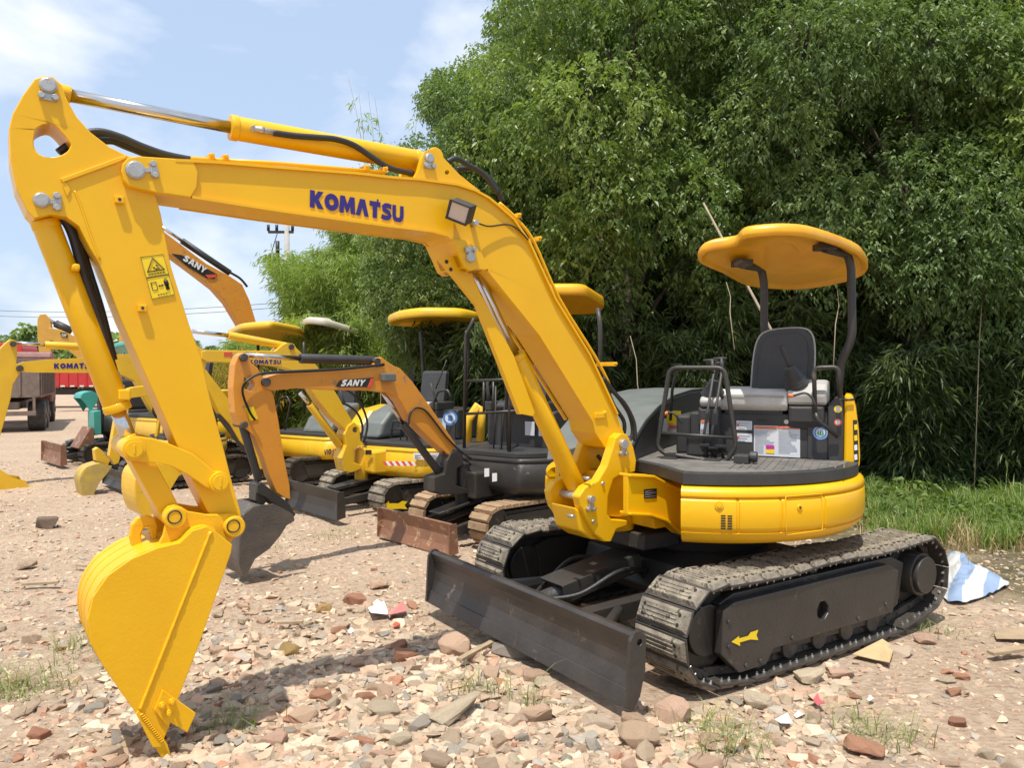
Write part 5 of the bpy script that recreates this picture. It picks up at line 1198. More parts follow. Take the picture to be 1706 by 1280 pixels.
# distant trees at the far left
pm = crown_mesh('crown', 88, 3.6, 1.0, 7.0, 22, 60, 6, (.75,.34), LM1, (1.3,2.0))
for x, y, s, lb in ((-40,64,.75,'far round green tree above the red truck'),(-44,70,.65,'far tree left of the round one'),(-33,60,.55,'far low tree behind the ochre boom'),(-29,66,.7,'far tree behind the teal canopy'),(-26,70,.6,'far tree right of the teal canopy'),(-50,76,.7,'far tree at the left edge of the photo'),(-21,64,.6,'far tree behind the yellow canopy of the third excavator')):
    t_ = thing('distant_tree', lb, 'tree', frame(x, y, x*31)); t_.scale = (s,)*3; c = bpy.data.objects.new('crown', pm[0]); COL.objects.link(c); c.parent = t_; b = MB(); b.tube([(0,0,-.3),(0,0,5)], [.3,.1], 8); b.build('trunk', Mt['bark'], None).parent = t_
r = np.random.default_rng(6); n_ = 9000; px_ = r.uniform(-95, 30, n_); V, F = leaves(np.stack([px_, r.uniform(95, 104, n_), r.random(n_)*(4+1.6*np.sin(px_*.21)+1.2*np.sin(px_*.5))], -1), r.normal(size=(n_,3)), 1.6*r.uniform(.7,1.3,n_), .9*r.uniform(.7,1.3,n_), r)
me = npmesh(bpy.data.meshes.new('far_woods'), V, F, False, np.repeat(np.stack([r.uniform(0,1,n_)]*3, -1), 4, 0)); me.materials.append(LM1); o = bpy.data.objects.new('far_woods', me); COL.objects.link(o); tag(o, 'low line of woods on the horizon at far left', 'woods', None, 'stuff')
# grass
def grass(name, label, pts_, hmin, hmax, seed, material=LMG, wd=.010, lean=(.15,.8)):
    r = np.random.default_rng(seed); pts_ = np.array(pts_); m_ = len(pts_); z = gh(pts_[:,0], pts_[:,1]); h = r.uniform(hmin, hmax, m_)*(.35+1.3*np.clip(fbm(pts_[:,0]*2.2, pts_[:,1]*2.2, 3, 31)+.5, 0, 1)**1.5); an = r.uniform(0, 6.28, m_); ln_ = r.uniform(lean[0], lean[1], m_); w = wd*r.uniform(.6, 1.4, m_)
    d = np.stack([np.cos(an), np.sin(an)], -1); s = np.stack([-d[:,1], d[:,0]], -1); b0 = np.stack([pts_[:,0], pts_[:,1], z-.01], -1); V = np.zeros((m_, 7, 3))
    for k, (t_, ww) in enumerate(((0,1),(.4,.85),(.75,.5))):
        c = b0.copy(); c[:,:2] += d*(h*ln_*t_**2)[:, None]; c[:,2] += h*(t_-.25*ln_*t_**2)
        V[:,2*k,:] = c; V[:,2*k+1,:] = c; V[:,2*k,:2] += s*(w*ww/2)[:,None]; V[:,2*k+1,:2] -= s*(w*ww/2)[:,None]
    c = b0.copy(); c[:,:2] += d*(h*ln_)[:,None]; c[:,2] += h*(1-.30*ln_)*.95; V[:,6,:] = c
    i = np.arange(m_)*7; F = []
    for k in (0, 2): F += [np.stack([i+k, i+k+1, i+k+3], -1), np.stack([i+k, i+k+3, i+k+2], -1)]
    F.append(np.stack([i+4, i+5, i+6], -1)); tn = np.clip(r.normal(.45, .25, m_), 0, 1)
    me = npmesh(bpy.data.meshes.new(name), V.reshape(-1,3), np.concatenate(F), False, np.repeat(np.stack([tn]*3, -1), 7, 0)); me.materials.append(material); o = bpy.data.objects.new(name, me); COL.objects.link(o); return tag(o, label, 'grass', None, 'stuff')
P_ = []; r = random.Random(3)
while len(P_) < 34000:
    a = r.uniform(1330, 1900); c_ = r.uniform(745, 915); p = atz(a, c_, 0); 
    edge = 915-(a-1450)*.06+18*math.sin(a*.05); 
    if a < 1450: edge = 850
    if c_ > edge+r.gauss(0, 8) or p.y > 13.5: continue
    if r.random() > .25+.75*(float(fbm(np.array([p.x*1.5]), np.array([p.y*1.5]), 3, 9)[0])+.5): continue
    P_.append((p.x, p.y))
grass('grass', 'tall rough grass and weeds behind the rear of the near track', P_, .10, .42, 1, wd=.011)
LMT = leafmat('thin_grass', (.16,.20,.06), (.34,.36,.14), .3, .5)
P_ = []
for a, c_, k, rad in ((20,1142,260,.16),(55,1135,160,.12),(398,1222,150,.09),(1310,1262,0,0),(1170,1212,130,.09),(1185,1262,150,.11),(1460,1228,190,.10),(790,1170,90,.07),(440,905,120,.15),(125,1065,110,.09),(560,885,160,.20),(150,1090,80,.10),(1565,1050,110,.10),(880,1190,50,.06),(1240,1250,60,.08)):
    p = atz(a, c_, .02)
    for _ in range(int(k*.6)): P_.append((p.x+r.gauss(0, rad), p.y+r.gauss(0, rad*.8)))
grass('grass_tufts', 'scattered thin grass tufts growing between the rubble', P_, .05, .20, 2, LMT, wd=.0045, lean=(.3, 1.5))
P_ = []
for _ in range(5200): a = r.uniform(1430, 1800); c_ = r.uniform(765, 925); p = atz(a, c_, 0); P_.append((p.x, p.y))
grass('dry_grass', 'dry straw mixed into the rough grass on the right', P_, .10, .36, 4, leafmat('straw', (.30,.22,.10), (.50,.40,.22), .2, .7), .008)
WD = leafmat('weed_leaf', (.07,.12,.025), (.20,.27,.07), .35, .5)
rr2 = np.random.default_rng(12); VV = []; FF = []; TT = []; base = 0
for _ in range(420):
    a = rr2.uniform(1440, 1860); c_ = 752+150*rr2.random()**1.4; p = atz(a, c_, 0); k = rr2.integers(14, 46); hh2 = rr2.uniform(.10, .34)+max(0, (810-c_)/50*.55)*rr2.random(); rad = rr2.uniform(.05, .16); z0 = float(gh(p.x, p.y))
    an = rr2.uniform(0, 6.28, k); q = rad*rr2.random(k)**.5; pos = np.stack([p.x+np.cos(an)*q, p.y+np.sin(an)*q, z0+hh2*rr2.uniform(.15, 1, k)], -1)
    d = np.stack([np.cos(an), np.sin(an), rr2.uniform(-.4, .5, k)], -1); sz_ = rr2.uniform(.05, .11); V, F = leaves(pos, d, sz_*rr2.uniform(.7, 1.3, k), sz_*rr2.uniform(.35, .6)*np.ones(k), rr2, .3)
    VV.append(V); FF.append(F+base); base += len(V); TT.append(np.full(len(V), rr2.uniform(0, 1)))
me = npmesh(bpy.data.meshes.new('weeds'), np.concatenate(VV), np.concatenate(FF), False, np.stack([np.concatenate(TT)]*3, -1)); me.materials.append(WD); o = bpy.data.objects.new('weeds', me); COL.objects.link(o); tag(o, 'leafy weeds mixed into the rough grass on the right', 'weeds', None, 'stuff')
# ------------------------------------------------------------------ litter, tarp, planks
cl = [(1588,920),(1602,928),(1614,944),(1636,956),(1660,964),(1682,976),(1664,984),(1636,996),(1604,1004),(1575,998),(1568,970),(1572,940)]
tm = bpy.data.materials.new('striped_tarp'); tm.use_nodes = True; t = tm.node_tree; n = t.nodes; l = t.links; P = n['Principled BSDF']; P.inputs['Roughness'].default_value = .45
tcn = n.new('ShaderNodeTexCoord'); w_ = n.new('ShaderNodeTexWave'); w_.inputs['Scale'].default_value = 1.7; w_.inputs['Distortion'].default_value = 2.4; w_.inputs['Detail'].default_value = 1; mpn = n.new('ShaderNodeMapping'); mpn.inputs['Rotation'].default_value = (0,0,R(35)); l.new(tcn.outputs['Object'], mpn.inputs[0]); l.new(mpn.outputs[0], w_.inputs['Vector'])
rr_ = n.new('ShaderNodeValToRGB'); rr_.color_ramp.interpolation = 'CONSTANT'; rr_.color_ramp.elements[0].color = (.24,.32,.46,1); rr_.color_ramp.elements[1].color = (.52,.52,.50,1); rr_.color_ramp.elements[1].position = .45; l.new(w_.outputs['Fac'], rr_.inputs[0]); l.new(rr_.outputs[0], P.inputs['Base Color'])
Pw = [atz(a, c_, .02) for a, c_ in cl]; cx_ = sum(p.x for p in Pw)/12; cy_ = sum(p.y for p in Pw)/12; V = []; K = 26; rgp = smoothpath([Vector((p.x, p.y, 0)) for p in Pw], 5, closed=True); m_ = len(rgp)
for k in range(K):
    f = (k+1)/K
    for p in rgp: 
        x = cx_+(p.x-cx_)*f; y = cy_+(p.y-cy_)*f; hgt = .07*(1-f**2)+.08*abs(float(fbm(np.array([x*5]), np.array([y*5]), 2, 21, .6)[0]))*2*(1.15-f)+.05*float(fbm(np.array([x*16]), np.array([y*16]), 3, 23, .6)[0]); 
        pass
        V.append((x, y, float(gh(x, y))+.02+max(hgt, -.01)))
V.append((cx_, cy_, float(gh(cx_, cy_))+.15)); F = [(k*m_+i, k*m_+(i+1) % m_, (k+1)*m_+(i+1) % m_, (k+1)*m_+i) for k in range(K-1) for i in range(m_)]+[(i, (i+1) % m_, len(V)-1) for i in range(m_)]
b = MB(); b.add(V, F, True); o = b.build('tarp', tm); tag(o, 'crumpled blue and white striped plastic tarp lying behind the rear of the near track', 'tarp'); o.modifiers.new('solid', 'SOLIDIFY').thickness = .002
def flatpiece(name, pts_, m, label, cat, th=.006, z=.02, bend=0):
    P = [atz(a, c_, z) for a, c_ in pts_]; P = [Vector((p.x, p.y, float(gh(p.x, p.y))+z+(bend if i % 2 else 0))) for i, p in enumerate(P)]; k = len(P); b = MB()
    b.add(P+[p+Vector((0,0,th)) for p in P], [tuple(range(k)), tuple(range(2*k-1, k-1, -1))]+[(i, (i+1) % k, k+(i+1) % k, k+i) for i in range(k)]); return tag(b.build(name, m), label, cat)
flatpiece('cardboard', [(1420,1090),(1470,1068),(1490,1078),(1482,1108),(1462,1100)], Mt['card'], 'yellowish torn cardboard sheet beside the near track', 'cardboard', .004, .025, .012)
flatpiece('cardboard', [(1655,1052),(1706,1046),(1725,1060),(1706,1066),(1660,1064)], Mt['wood'], 'flat tan board piece at the right edge', 'cardboard', .004, .02, .01)
flatpiece('paper_scrap', [(613,1012),(640,1008),(648,1024),(618,1028)], Mt['white'], 'white paper scrap in front of the blade beside pink scraps', 'paper', .002, .03, .03)
flatpiece('paper_scrap', [(645,1022),(672,1008),(678,1018),(650,1032)], mat('pink_paper', (.60,.22,.20), .6), 'pink paper scrap beside the white one', 'paper', .003, .035, .03)
flatpiece('plastic_scrap', [(1354,1168),(1362,1162),(1368,1170),(1374,1178),(1362,1179)], mat('red_plastic', (.50,.12,.13), .5), 'crumpled red and white plastic scrap in front of the near track', 'plastic scrap', .003, .035, .015)
flatpiece('plastic_scrap', [(1290,1205),(1312,1198),(1320,1212),(1300,1218)], Mt['white'], 'white plastic scrap among bricks at the bottom', 'plastic scrap', .003, .03, .015)
for i, (a, c_, s_, m_, lb) in enumerate(((628,1004,7,'white','small white paper bit above the larger white scrap'),(660,1040,6,'redst','tiny red chip of plastic below the pink scrap'),(1450,1168,6,'white','tiny white scrap on the right dirt'),(1330,1196,8,'white','white torn scrap between the salmon bricks'),(585,1050,6,'white','little white flake on open dirt below the brick lump'))):
    flatpiece('litter_scrap', [(a-s_,c_),(a,c_-s_*.6),(a+s_*1.1,c_-s_*.2),(a+s_*.7,c_+s_*.5),(a-s_*.4,c_+s_*.6)], Mt[m_], lb, 'litter', .002, .02, .01)
def plank(a, c_, a2, c2_, w, label, m='wood'):
    A_ = atz(a, c_, .06); B_ = atz(a2, c2_, .06); A_.z = float(gh(A_.x, A_.y))+.045; B_.z = float(gh(B_.x, B_.y))+.05; d = B_-A_; L = d.length; M = Matrix.Translation(A_) @ d.to_track_quat('X', 'Z').to_matrix().to_4x4(); b = MB(); b.box((0, -w/2, -.009), (L, w/2, .009), M); tag(b.build('plank', Mt[m], None, .002), label, 'plank')
plank(765,1110,830,1062,.035,'broken wooden lath wedged between stones below the blade')
plank(1650,1082,1706,1076,.05,'grey weathered lath at the right edge of the dirt')
plank(462,1030,505,1029,.03,'short flat stick on the dirt right of the bucket')
plank(38,972,98,968,.05,'flat splintered board on the dirt left of the bucket')
plank(128,940,150,942,.03,'small dark stick beside the bucket back')
# ------------------------------------------------------------------ poles and wires
def pole(x_px, top_px, base_d, r_, label, arms):
    p = atd(x_px, top_px, base_d); fr = frame(p.x, p.y, 0); t_ = thing('utility_pole', label, 'utility pole', fr); b = MB(fr); b.tube([(0,0,-.2),(0,0,p.z)], [r_*1.3, r_], 12); b.build('post', Mt['concrete'], t_)
    for z_, w in arms:
        b = MB(fr); b.box((-w,-.04,z_),(w*.35,.04,z_+.07)); c_ = b.build('crossarm', Mt['ink'], t_); b = MB(fr)
        for k in (-w, -w*.55, w*.3): b.cyl((k,0,z_+.07),(k,0,z_+.25),.045,8)
        b.build('insulator', Mt['ink'], c_)
    return p
p = pole(478, 372, 23, .075, 'concrete utility pole with crossarms rising out of the bamboo', [(5.75,.55),(4.9,.5)])
b = MB(frame(p.x, p.y, 0)); b.cyl((-.25,-.1,5.0),(-.25,-.1,5.5),.06,8); b.tube([(-.25,-.1,5.75),(-.42,-.1,5.2),(-.3,-.1,4.95)], .015, 6); 
b.build('switchgear', Mt['ink'], bpy.data.objects['utility_pole'])
pole(207, 538, 58, .12, 'distant utility pole beyond the parked excavators', [(5.0,.5)])
for i, (y0_, y1_) in enumerate(((500,508),(510,516))):
    b = MB(); A_ = atd(-300, y0_-12, 58); B_ = atd(470, y1_-4, 40); P = [A_.lerp(B_, k/20)+Vector((0,0,-.9*4*(k/20)*(1-k/20))) for k in range(21)]; b.tube(P, .016, 4); tag(b.build('power_line', Mt['ink']), ['upper overhead wire crossing the sky at left','lower overhead wire crossing the sky at left'][i], 'power line')
# ------------------------------------------------------------------ background excavators
def poly_band(fr, y, pts): return tr(fr, y, pts)
def mini(name, label, cx, cy, th, s=1.0, paint='lemon', base='black', shoes='shoe', blade='black', R_h=.62, zb=.42, zt=.72, w=.62, trk=.26, L=.75, boom=None, arm=None, bucket=None, armholes=(), bw=.22, bkmat=None, canopy=None, canmat=None, posts=(), rails=(), rams=(), seat=True, black_house=False, links=(), bl=None, arrow=False, foot=None, swing=None, group=None, cat='excavator', armmat=None, riserz=.36, hood=True, seat_th=None, pins=(), hoodmat=None):
    fr = frame(cx, cy, th); t = thing(name, label, cat, fr, group); ar = armmat or paint
    for sd in (1, -1):
        y0, y1 = sorted((sd*(w-trk), sd*w)); yc = (y0+y1)/2
        b = MB(fr); b.prism([(-L,.10),(L,.10),(L+.10,.22),(L,.33),(-L,.33),(-L-.10,.22)], yc-trk*.30, yc+trk*.30); b.prism([(-L+.12,.14),(L-.12,.14),(L-.06,.30),(-L+.06,.30)], yc-trk*.42, yc+trk*.42)
        for x in (-L, L): b.cyl((x, yc-trk*.36, .21), (x, yc+trk*.36, .21), .15, 20)
        tf = b.build('track_frame', Mt[base], t, .006)
        P = [(x*1, z) for x, z in [(L+.17*math.cos(R(90-15*k)), .21+.17*math.sin(R(90-15*k))) for k in range(13)]]+[(-L+.17*math.cos(R(270-15*k)), .21+.17*math.sin(R(270-15*k))) for k in range(13)]
        pts, pt = resample(P, int((4*L+1.07)/.085)); b = MB(fr)
        for i, (p, tg) in enumerate(pts):
            nrm = Vector((-tg.y, tg.x)); M = Matrix(((tg.x,0,nrm.x,p.x),(0,1,0,yc),(tg.y,0,nrm.y,p.y),(0,0,0,1)))
            b.prism([(-pt*.45,-.01),(pt*.45,-.01),(pt*.38,.022),(-pt*.38,.022)], -trk/2, trk/2) if False else b.add([M @ Vector(q) for q in [(-pt*.45,-trk/2,-.012),(pt*.45,-trk/2,-.012),(pt*.45,trk/2,-.012),(-pt*.45,trk/2,-.012),(-pt*.36,-trk/2,.020),(pt*.36,-trk/2,.020),(pt*.36,trk/2,.020),(-pt*.36,trk/2,.020)]], [(3,2,1,0),(4,5,6,7),(0,1,5,4),(1,2,6,5),(2,3,7,6),(3,0,4,7)])
            b.add([M @ Vector(q) for q in [(-pt*.5,-trk/6,-.035),(pt*.5,-trk/6,-.035),(pt*.5,trk/6,-.035),(-pt*.5,trk/6,-.035),(-pt*.5,-trk/6,-.01),(pt*.5,-trk/6,-.01),(pt*.5,trk/6,-.01),(-pt*.5,trk/6,-.01)]], [(3,2,1,0),(4,5,6,7),(0,1,5,4),(1,2,6,5),(2,3,7,6),(3,0,4,7)])
        b.build('track_belt', Mt[shoes], tf)
        if arrow and sd > 0:
            P = [fr @ pl(fr, 1, yc+trk*.42+.004, *q) for q in arrow]; b = MB(); tri = geometry.tessellate_polygon([[fr.inverted() @ p for p in P]]); b.add(P, [tuple(q) for q in tri]); b.build('arrow_sticker', Mt['yelst'], tf)
    b = MB(fr); b.box((-.42,-w+trk*.8,.16),(.42,w-trk*.8,.34)); b.lathe([(0,.33),(R_h*.55,.33),(R_h*.55,zb+.01),(0,zb+.01)], 32); b.build('undercarriage', Mt[base], t, .01)
    if bl:
        x0, hw, z0, z1 = bl; b = MB(fr); b.strip([(x0+.05,z0),(x0+.015,z0+(z1-z0)*.3),(x0,z0+(z1-z0)*.6),(x0+.03,z1)], -hw, hw, .022)
        for q in (-1, 1): b.prism([(x0-.05,z0+.02),(x0+.055,z0),(x0+.05,z1),(x0-.03,z1)], min(q*hw, q*(hw+.014)), max(q*hw, q*(hw+.014)))
        B_ = b.build('dozer_blade', Mt[blade], t, .003); b = MB(fr)
        for q in (-1, 1): b.prism([(x0-.01,z0+.06),(x0-.01,z0+.14),(.35,.30),(.35,.22)], q*.26-.03, q*.26+.03)
        b.cyl((x0-.02,0,z0+.14),(.35,0,.32),.035,14); b.prism([(x0-.22,.28),(x0-.20,.30),(.42,.42),(.40,.40)], -.09, .09); b.build('blade_arm', Mt[base], t, .004)
    hm = Mt[base] if black_house else Mt[paint]; hs = seat_th if seat_th is not None else th; fh = frame(cx, cy, hs)
    cut = math.degrees(math.acos(.80)); b = MB(fh); n_ = 48; V = []; prof = [(.5,zb,),(R_h*.93,zb),(R_h*.99,zb+.05),(R_h,zb+.07),(R_h,zt-.06),(R_h*.985,zt-.055),(R_h*.985,zt-.045),(R_h*.995,zt-.04),(R_h*.985,zt-.012),(R_h*.95,zt),(.2*R_h,zt)]
    k = len(prof); prof = [(min(q[0], R_h*.6) if i == 0 else q[0], q[1]) for i, q in enumerate(prof)]
    for i in range(n_+1):
        a = R(cut+(360-2*cut)*i/n_)
        for (r_, z) in prof: V.append((r_*math.cos(a), r_*math.sin(a), z))
    F = [(i*k+q, (i+1)*k+q, (i+1)*k+q+1, i*k+q+1) for i in range(n_) for q in range(k-1)]+[(q, q+1, n_*k+q+1, n_*k+q) for q in range(k-1)]+[tuple(range(k)), tuple(n_*k+q for q in range(k))]
    b.add(V, F, True); H = b.build('house', hm, t)
    out = [(R_h*.95*math.cos(R(cut+(360-2*cut)*i/32)), R_h*.95*math.sin(R(cut+(360-2*cut)*i/32))) for i in range(33)]
    MB(fh).prism(out, zt, zt+.05, axis=2).build('floor_deck', Mt['plastic'], t, .008)
    zf = zt+.05
    if hood:
        b = MB(fh); b.prism([(-.05*s,zf),(-.05*s,zf+riserz),(-.60*R_h,zf+riserz+.02),(-.92*R_h,zf+riserz-.05),(-.95*R_h,zf)], -R_h*.62, R_h*.62); E_ = b.build('engine_hood', Mt[hoodmat or (paint if not black_house else 'plastic')], t, .04)
        b = MB(fh); b.box((-.06*s,-R_h*.55,zf),(-.04*s,R_h*.6,zf+riserz)); b.build('seat_riser', Mt['plastic'], E_, .004)
        for q in (0, 1): b = MB(fh); b.box((-.03*s,.10+q*.17,zf+.12),(-.028*s+.004,.22+q*.17,zf+.26)); b.build('paper_sticker', Mt['paper'], E_)
    if seat:
        z = zf+riserz; b = MB(fh); b.prism([(-.36,z+.0),(.06,z-.0),(.10,z+.05),(.05,z+.10),(-.34,z+.08)], -.20, .20); S_ = b.build('seat', Mt['cushion' if seat == 2 else 'seat'], t, .02, 3)
        b = MB(fh); b.prism([(-.32,z+.08),(-.24,z+.08),(-.30,z+.48),(-.38,z+.48)], -.19, .19); b.build('backrest', Mt['seat'], S_, .03, 3)
        for q in (-1, 1):
            b = MB(fh); b.box((-.25,q*.30-.05,z),(.10,q*.30+.05,z+.10)); c_ = b.build('armrest_console', Mt['plastic'], t, .015); b = MB(fh); b.tube([(.06,q*.30,z+.08),(.08,q*.30,z+.17),(.13,q*.28,z+.33)], [.035,.018,.012], 10); b.build('joystick', Mt['plastic'], c_)
        b = MB(fh)
        for q in (-.05, .05): b.tube([(.30,q,zf),(.27,q,zf+.3),(.24,q*1.4,zf+.62)], .009, 6)
        b.build('travel_lever', Mt['plastic'], t)
    for pts_, x_, r_ in rails:
        b = MB(fh); b.tube(roundpoly([pl(fh, 0, x_, *q) for q in pts_], .03, 3, closed=False), r_, 8); b.build('guard_rail', Mt[base], t)
    if canopy:
        nearp, farp = canopy; ring = [atz(a, c_, z_) for a, c_, z_ in nearp+farp]; cen = sum(ring, Vector())/len(ring); rg = roundpoly(ring, .14, 3); n2 = len(rg)
        RR = [[Vector((cen.x+(p.x-cen.x)*k_, cen.y+(p.y-cen.y)*k_, p.z+dz)) for p in rg] for k_, dz in ((.3,.02),(.86,-.0),(.93,-.03),(.99,-.035),(1.0,-.01),(1.0,.045),(.975,.075),(.90,.095),(.5,.115),(.2,.12))]
        b = MB(); V = [p for q in RR for p in q]; F = [(i*n2+j, i*n2+(j+1) % n2, (i+1)*n2+(j+1) % n2, (i+1)*n2+j) for i in range(len(RR)-1) for j in range(n2)]+[tuple(range(n2)), tuple(reversed(range((len(RR)-1)*n2, len(RR)*n2)))]
        b.add(V, F, True); b.build('canopy_roof', Mt[canmat or paint], t)
    for P_, r_ in posts:
        b = MB(fh); b.tube(roundpoly([pl(fh, 0, x_, a, c_) for a, c_, x_ in P_], .05, 4, closed=False), r_, 10); b.build('canopy_post', Mt[base], t)
    if swing: b = MB(fr); b.prism(tr(fr, .10*s, swing), -.10*s, .10*s); b.build('swing_bracket', Mt[base if black_house else paint], t, .008)
    if boom:
        BP_ = tr(fr, .08*s, boom); BO_ = MB(fr).prism(BP_, -.08*s, .08*s).build('boom', Mt[ar], t, .006)
    else: BO_ = None
    if arm:
        MB(fr).prism(tr(fr, .06*s, arm), -.06*s, .06*s, holes=[tr(fr, .06*s, h) for h in armholes]).build('arm', Mt[ar], t, .006)
    for L_ in links: MB(fr).prism(tr(fr, .08*s, L_[0]), L_[1]*s, L_[2]*s).build('bucket_link', Mt[L_[3]], t, .004)
    if bucket:
        shell_, rest = bucket; side = shell_+rest; bm_ = Mt[bkmat or paint]
        BK_ = MB(fr).prism(tr(fr, bw, side), bw-.012, bw).prism(tr(fr, bw, side), -bw, -bw+.012).build('bucket', bm_, t, .003)
        sh = [Vector(p) for p in tr(fr, bw, shell_)]; ci = sum(sh, Vector((0,0)))/len(sh); sh = smoothpath(sh, 3)
        MB(fr).prism([tuple(p) for p in sh]+[tuple(p+(ci-p).normalized()*.012) for p in reversed(sh)], -bw+.012, bw-.012).build('bucket_shell', bm_, BK_)
    for (y_, A_, B_, r_, m_, C_, D_, r2) in rams:
        b = MB(fr); b.cyl(pl(fr,1,y_,*A_), pl(fr,1,y_,*B_), r_, 18); c_ = b.build('hydraulic_cylinder', Mt[m_], t, .003)
        if C_: b = MB(fr); b.cyl(pl(fr,1,y_,*C_), pl(fr,1,y_,*D_), r2, 14); b.build('piston_rod', Mt['chrome'], c_)
    if pins:
        b = MB(fr)
        for a, c_, r_ in pins: p = pl(fr,1,.08*s,a,c_); b.pin(p.x, p.z, -.10*s, .10*s, r_, 16)
        b.build('pivot_pin', Mt['shoedark'], t, .002)
    return t, fr, fh, BO_
# --- orange machine with black body
sb = [(437,634),(447,628),(459,624),(495,619.5),(548,616),(600,611),(622,609),(628,598),(636,595),(646,603),(655,609),(667,614),(688,637),(705,661),(726,691),(760,741),(750,760),(723,738),(685,700),(670,673),(660,660),(649,655),(625,651.5),(548,650),(498,647),(453,651),(440,646)]
sa = [(406,587),(397,593),(391,608),(388,646),(391,688),(398,708),(412,716),(424,727),(432,745),(441,766),(450,795),(461,821),(474,830),(484,832),(483,810),(473,760),(464,700),(456,658),(450,646),(440,634),(430,614),(420,606),(415,593)]
so = thing  # noqa
t1, f1, h1, bo1 = mini('mini_excavator', 'orange-armed mini excavator with black body and rusty blade, parked just behind the big one', .04, 7.9, 222, .9, 'orange', 'black', 'rustshoe', 'rust', R_h=.70, zb=.46, zt=.80, w=.60, trk=.25, L=.72, black_house=True,
  boom=sb, arm=sa, armholes=[[(407,630),(415,625),(425,640),(418,652),(408,648)]], bucket=([(410,962),(404,955),(399,935),(400,900),(402,868),(407,857),(420,846),(436,842)], [(455,840),(472,848),(489,858),(491,868),(478,876),(466,895),(449,915),(425,932),(416,950)]), bkmat='worn', bw=.20,
  bl=(1.24,.56,.02,.30), swing=[(745,768),(752,755),(762,750),(771,756),(773,773),(762,780),(760,809),(780,816),(781,823),(736,825),(724,820),(724,796),(741,790)],
  canopy=([(846,486,2.46),(975,486,2.46),(1008,506,2.42)], [(996,519,2.38),(860,522,2.36)]), canmat='canopy',
  posts=[([(996,514,.20),(1000,540,.22),(1001,700,.22)], .022), ([(845,520,.30),(842,600,.30),(848,760,.30)], .02), ([(932,520,-.35),(930,700,-.35)], .02)],
  rails=[([(773,772),(776,560),(790,530)], .45, .017), ([(775,635),(860,632)], .45, .014), ([(775,690),(862,685)], .45, .014), ([(806,636),(806,690)], .45, .012), ([(822,636),(822,690)], .45, .012), ([(848,770),(850,660),(862,650)], .45, .018)],
  rams=[(0,(500,597.5),(622,601),.040,'plastic',(500,597.5),(410,592),.020), (0,(404,708),(431,800),.032,'plastic',(431,800),(434,812),.018), (0,(671,706),(733,790),.036,'plastic',(672,707),(638,655),.018)],
  links=[([(428,808),(436,804),(446,812),(480,838),(492,858),(486,864),(466,848),(440,828),(428,822)],-.09,.09,'black'), ([(428,812),(440,815),(444,838),(436,846),(426,835)],-.07,.07,'black')], pins=[(406,596,.03),(443,637,.035),(407,708,.026),(628,602,.028)], seat_th=232)
b = MB(f1); p = pl(f1,1,0,762,800); b.cyl((p.x-.06,0,.34),(p.x-.06,0,.74),.07,16); b.box((.3,-.2,.40),(p.x-.06,.2,.66)); b.build('swing_post', Mt['black'], t1, .02)
f = f1
q = lambda a, c_, y=.078: f1 @ pl(f1, 1, y, a, c_)
quadpatch('logo_plate', [q(559,645),(q(566,634)),(q(623,629.5)),(q(617,645))], Mt['ink'], bo1, .002)
quadpatch('logo_slash', [q(612,645.5,.082),q(618,631,.082),q(624,630.5,.082),q(618,645.5,.082)], Mt['redst'], bo1, .002)
text('SANY', q(567,643.5,.0835), q(608,643,.0835), q(569,633,.0835), Mt['white'], bo1, 'lettering', bold=.05, shear=.2)
quadpatch('warning_sticker', [q(408,680,.058),q(422,677,.058),q(430,698,.058),q(416,702,.058)], Mt['yelst'], [o for o in t1.children if o.name.startswith('arm')][0], .002)
for i, (dy, a) in enumerate(((0,645),(1.5,652))):
    b = MB(f1); b.tube(smoothpath([pl(f1,1,.085,*k) for k in [(425,700),(418,690),(408,668),(404,650),(410,636),(430,624),(460,620+dy),(560,615+dy),(640,607+dy)]], 5), .009, 8); b.build('arm_hose', Mt['rubber'], t1)
b = MB(f1); b.tube(smoothpath([pl(f1,1,.085,*k) for k in [(680,708),(684,688),(694,680),(708,684),(722,700),(745,730),(765,750),(785,765)]], 5), .010, 8); b.build('boom_hose', Mt['rubber'], t1)
p = pl(f1,1,.09,644,629); b = MB(f1); b.box((p.x-.07,.075,p.z-.035),(p.x+.06,.14,p.z+.035)); b.build('work_lamp', Mt['hood'], t1, .01)
for a, c_, w_, h_ in ((811,783,8,15),(824,790,8,10)):
    pass
fbk = h1
for (a, c_) in ((811,788),(824,796)):
    b = MB(); P = [atd(a-4, c_-7, 7.28), atd(a+4, c_-7.5, 7.28), atd(a+4, c_+6, 7.28), atd(a-4, c_+7, 7.28)]; quadpatch('paper_sticker', P, Mt['white'], t1, .003)
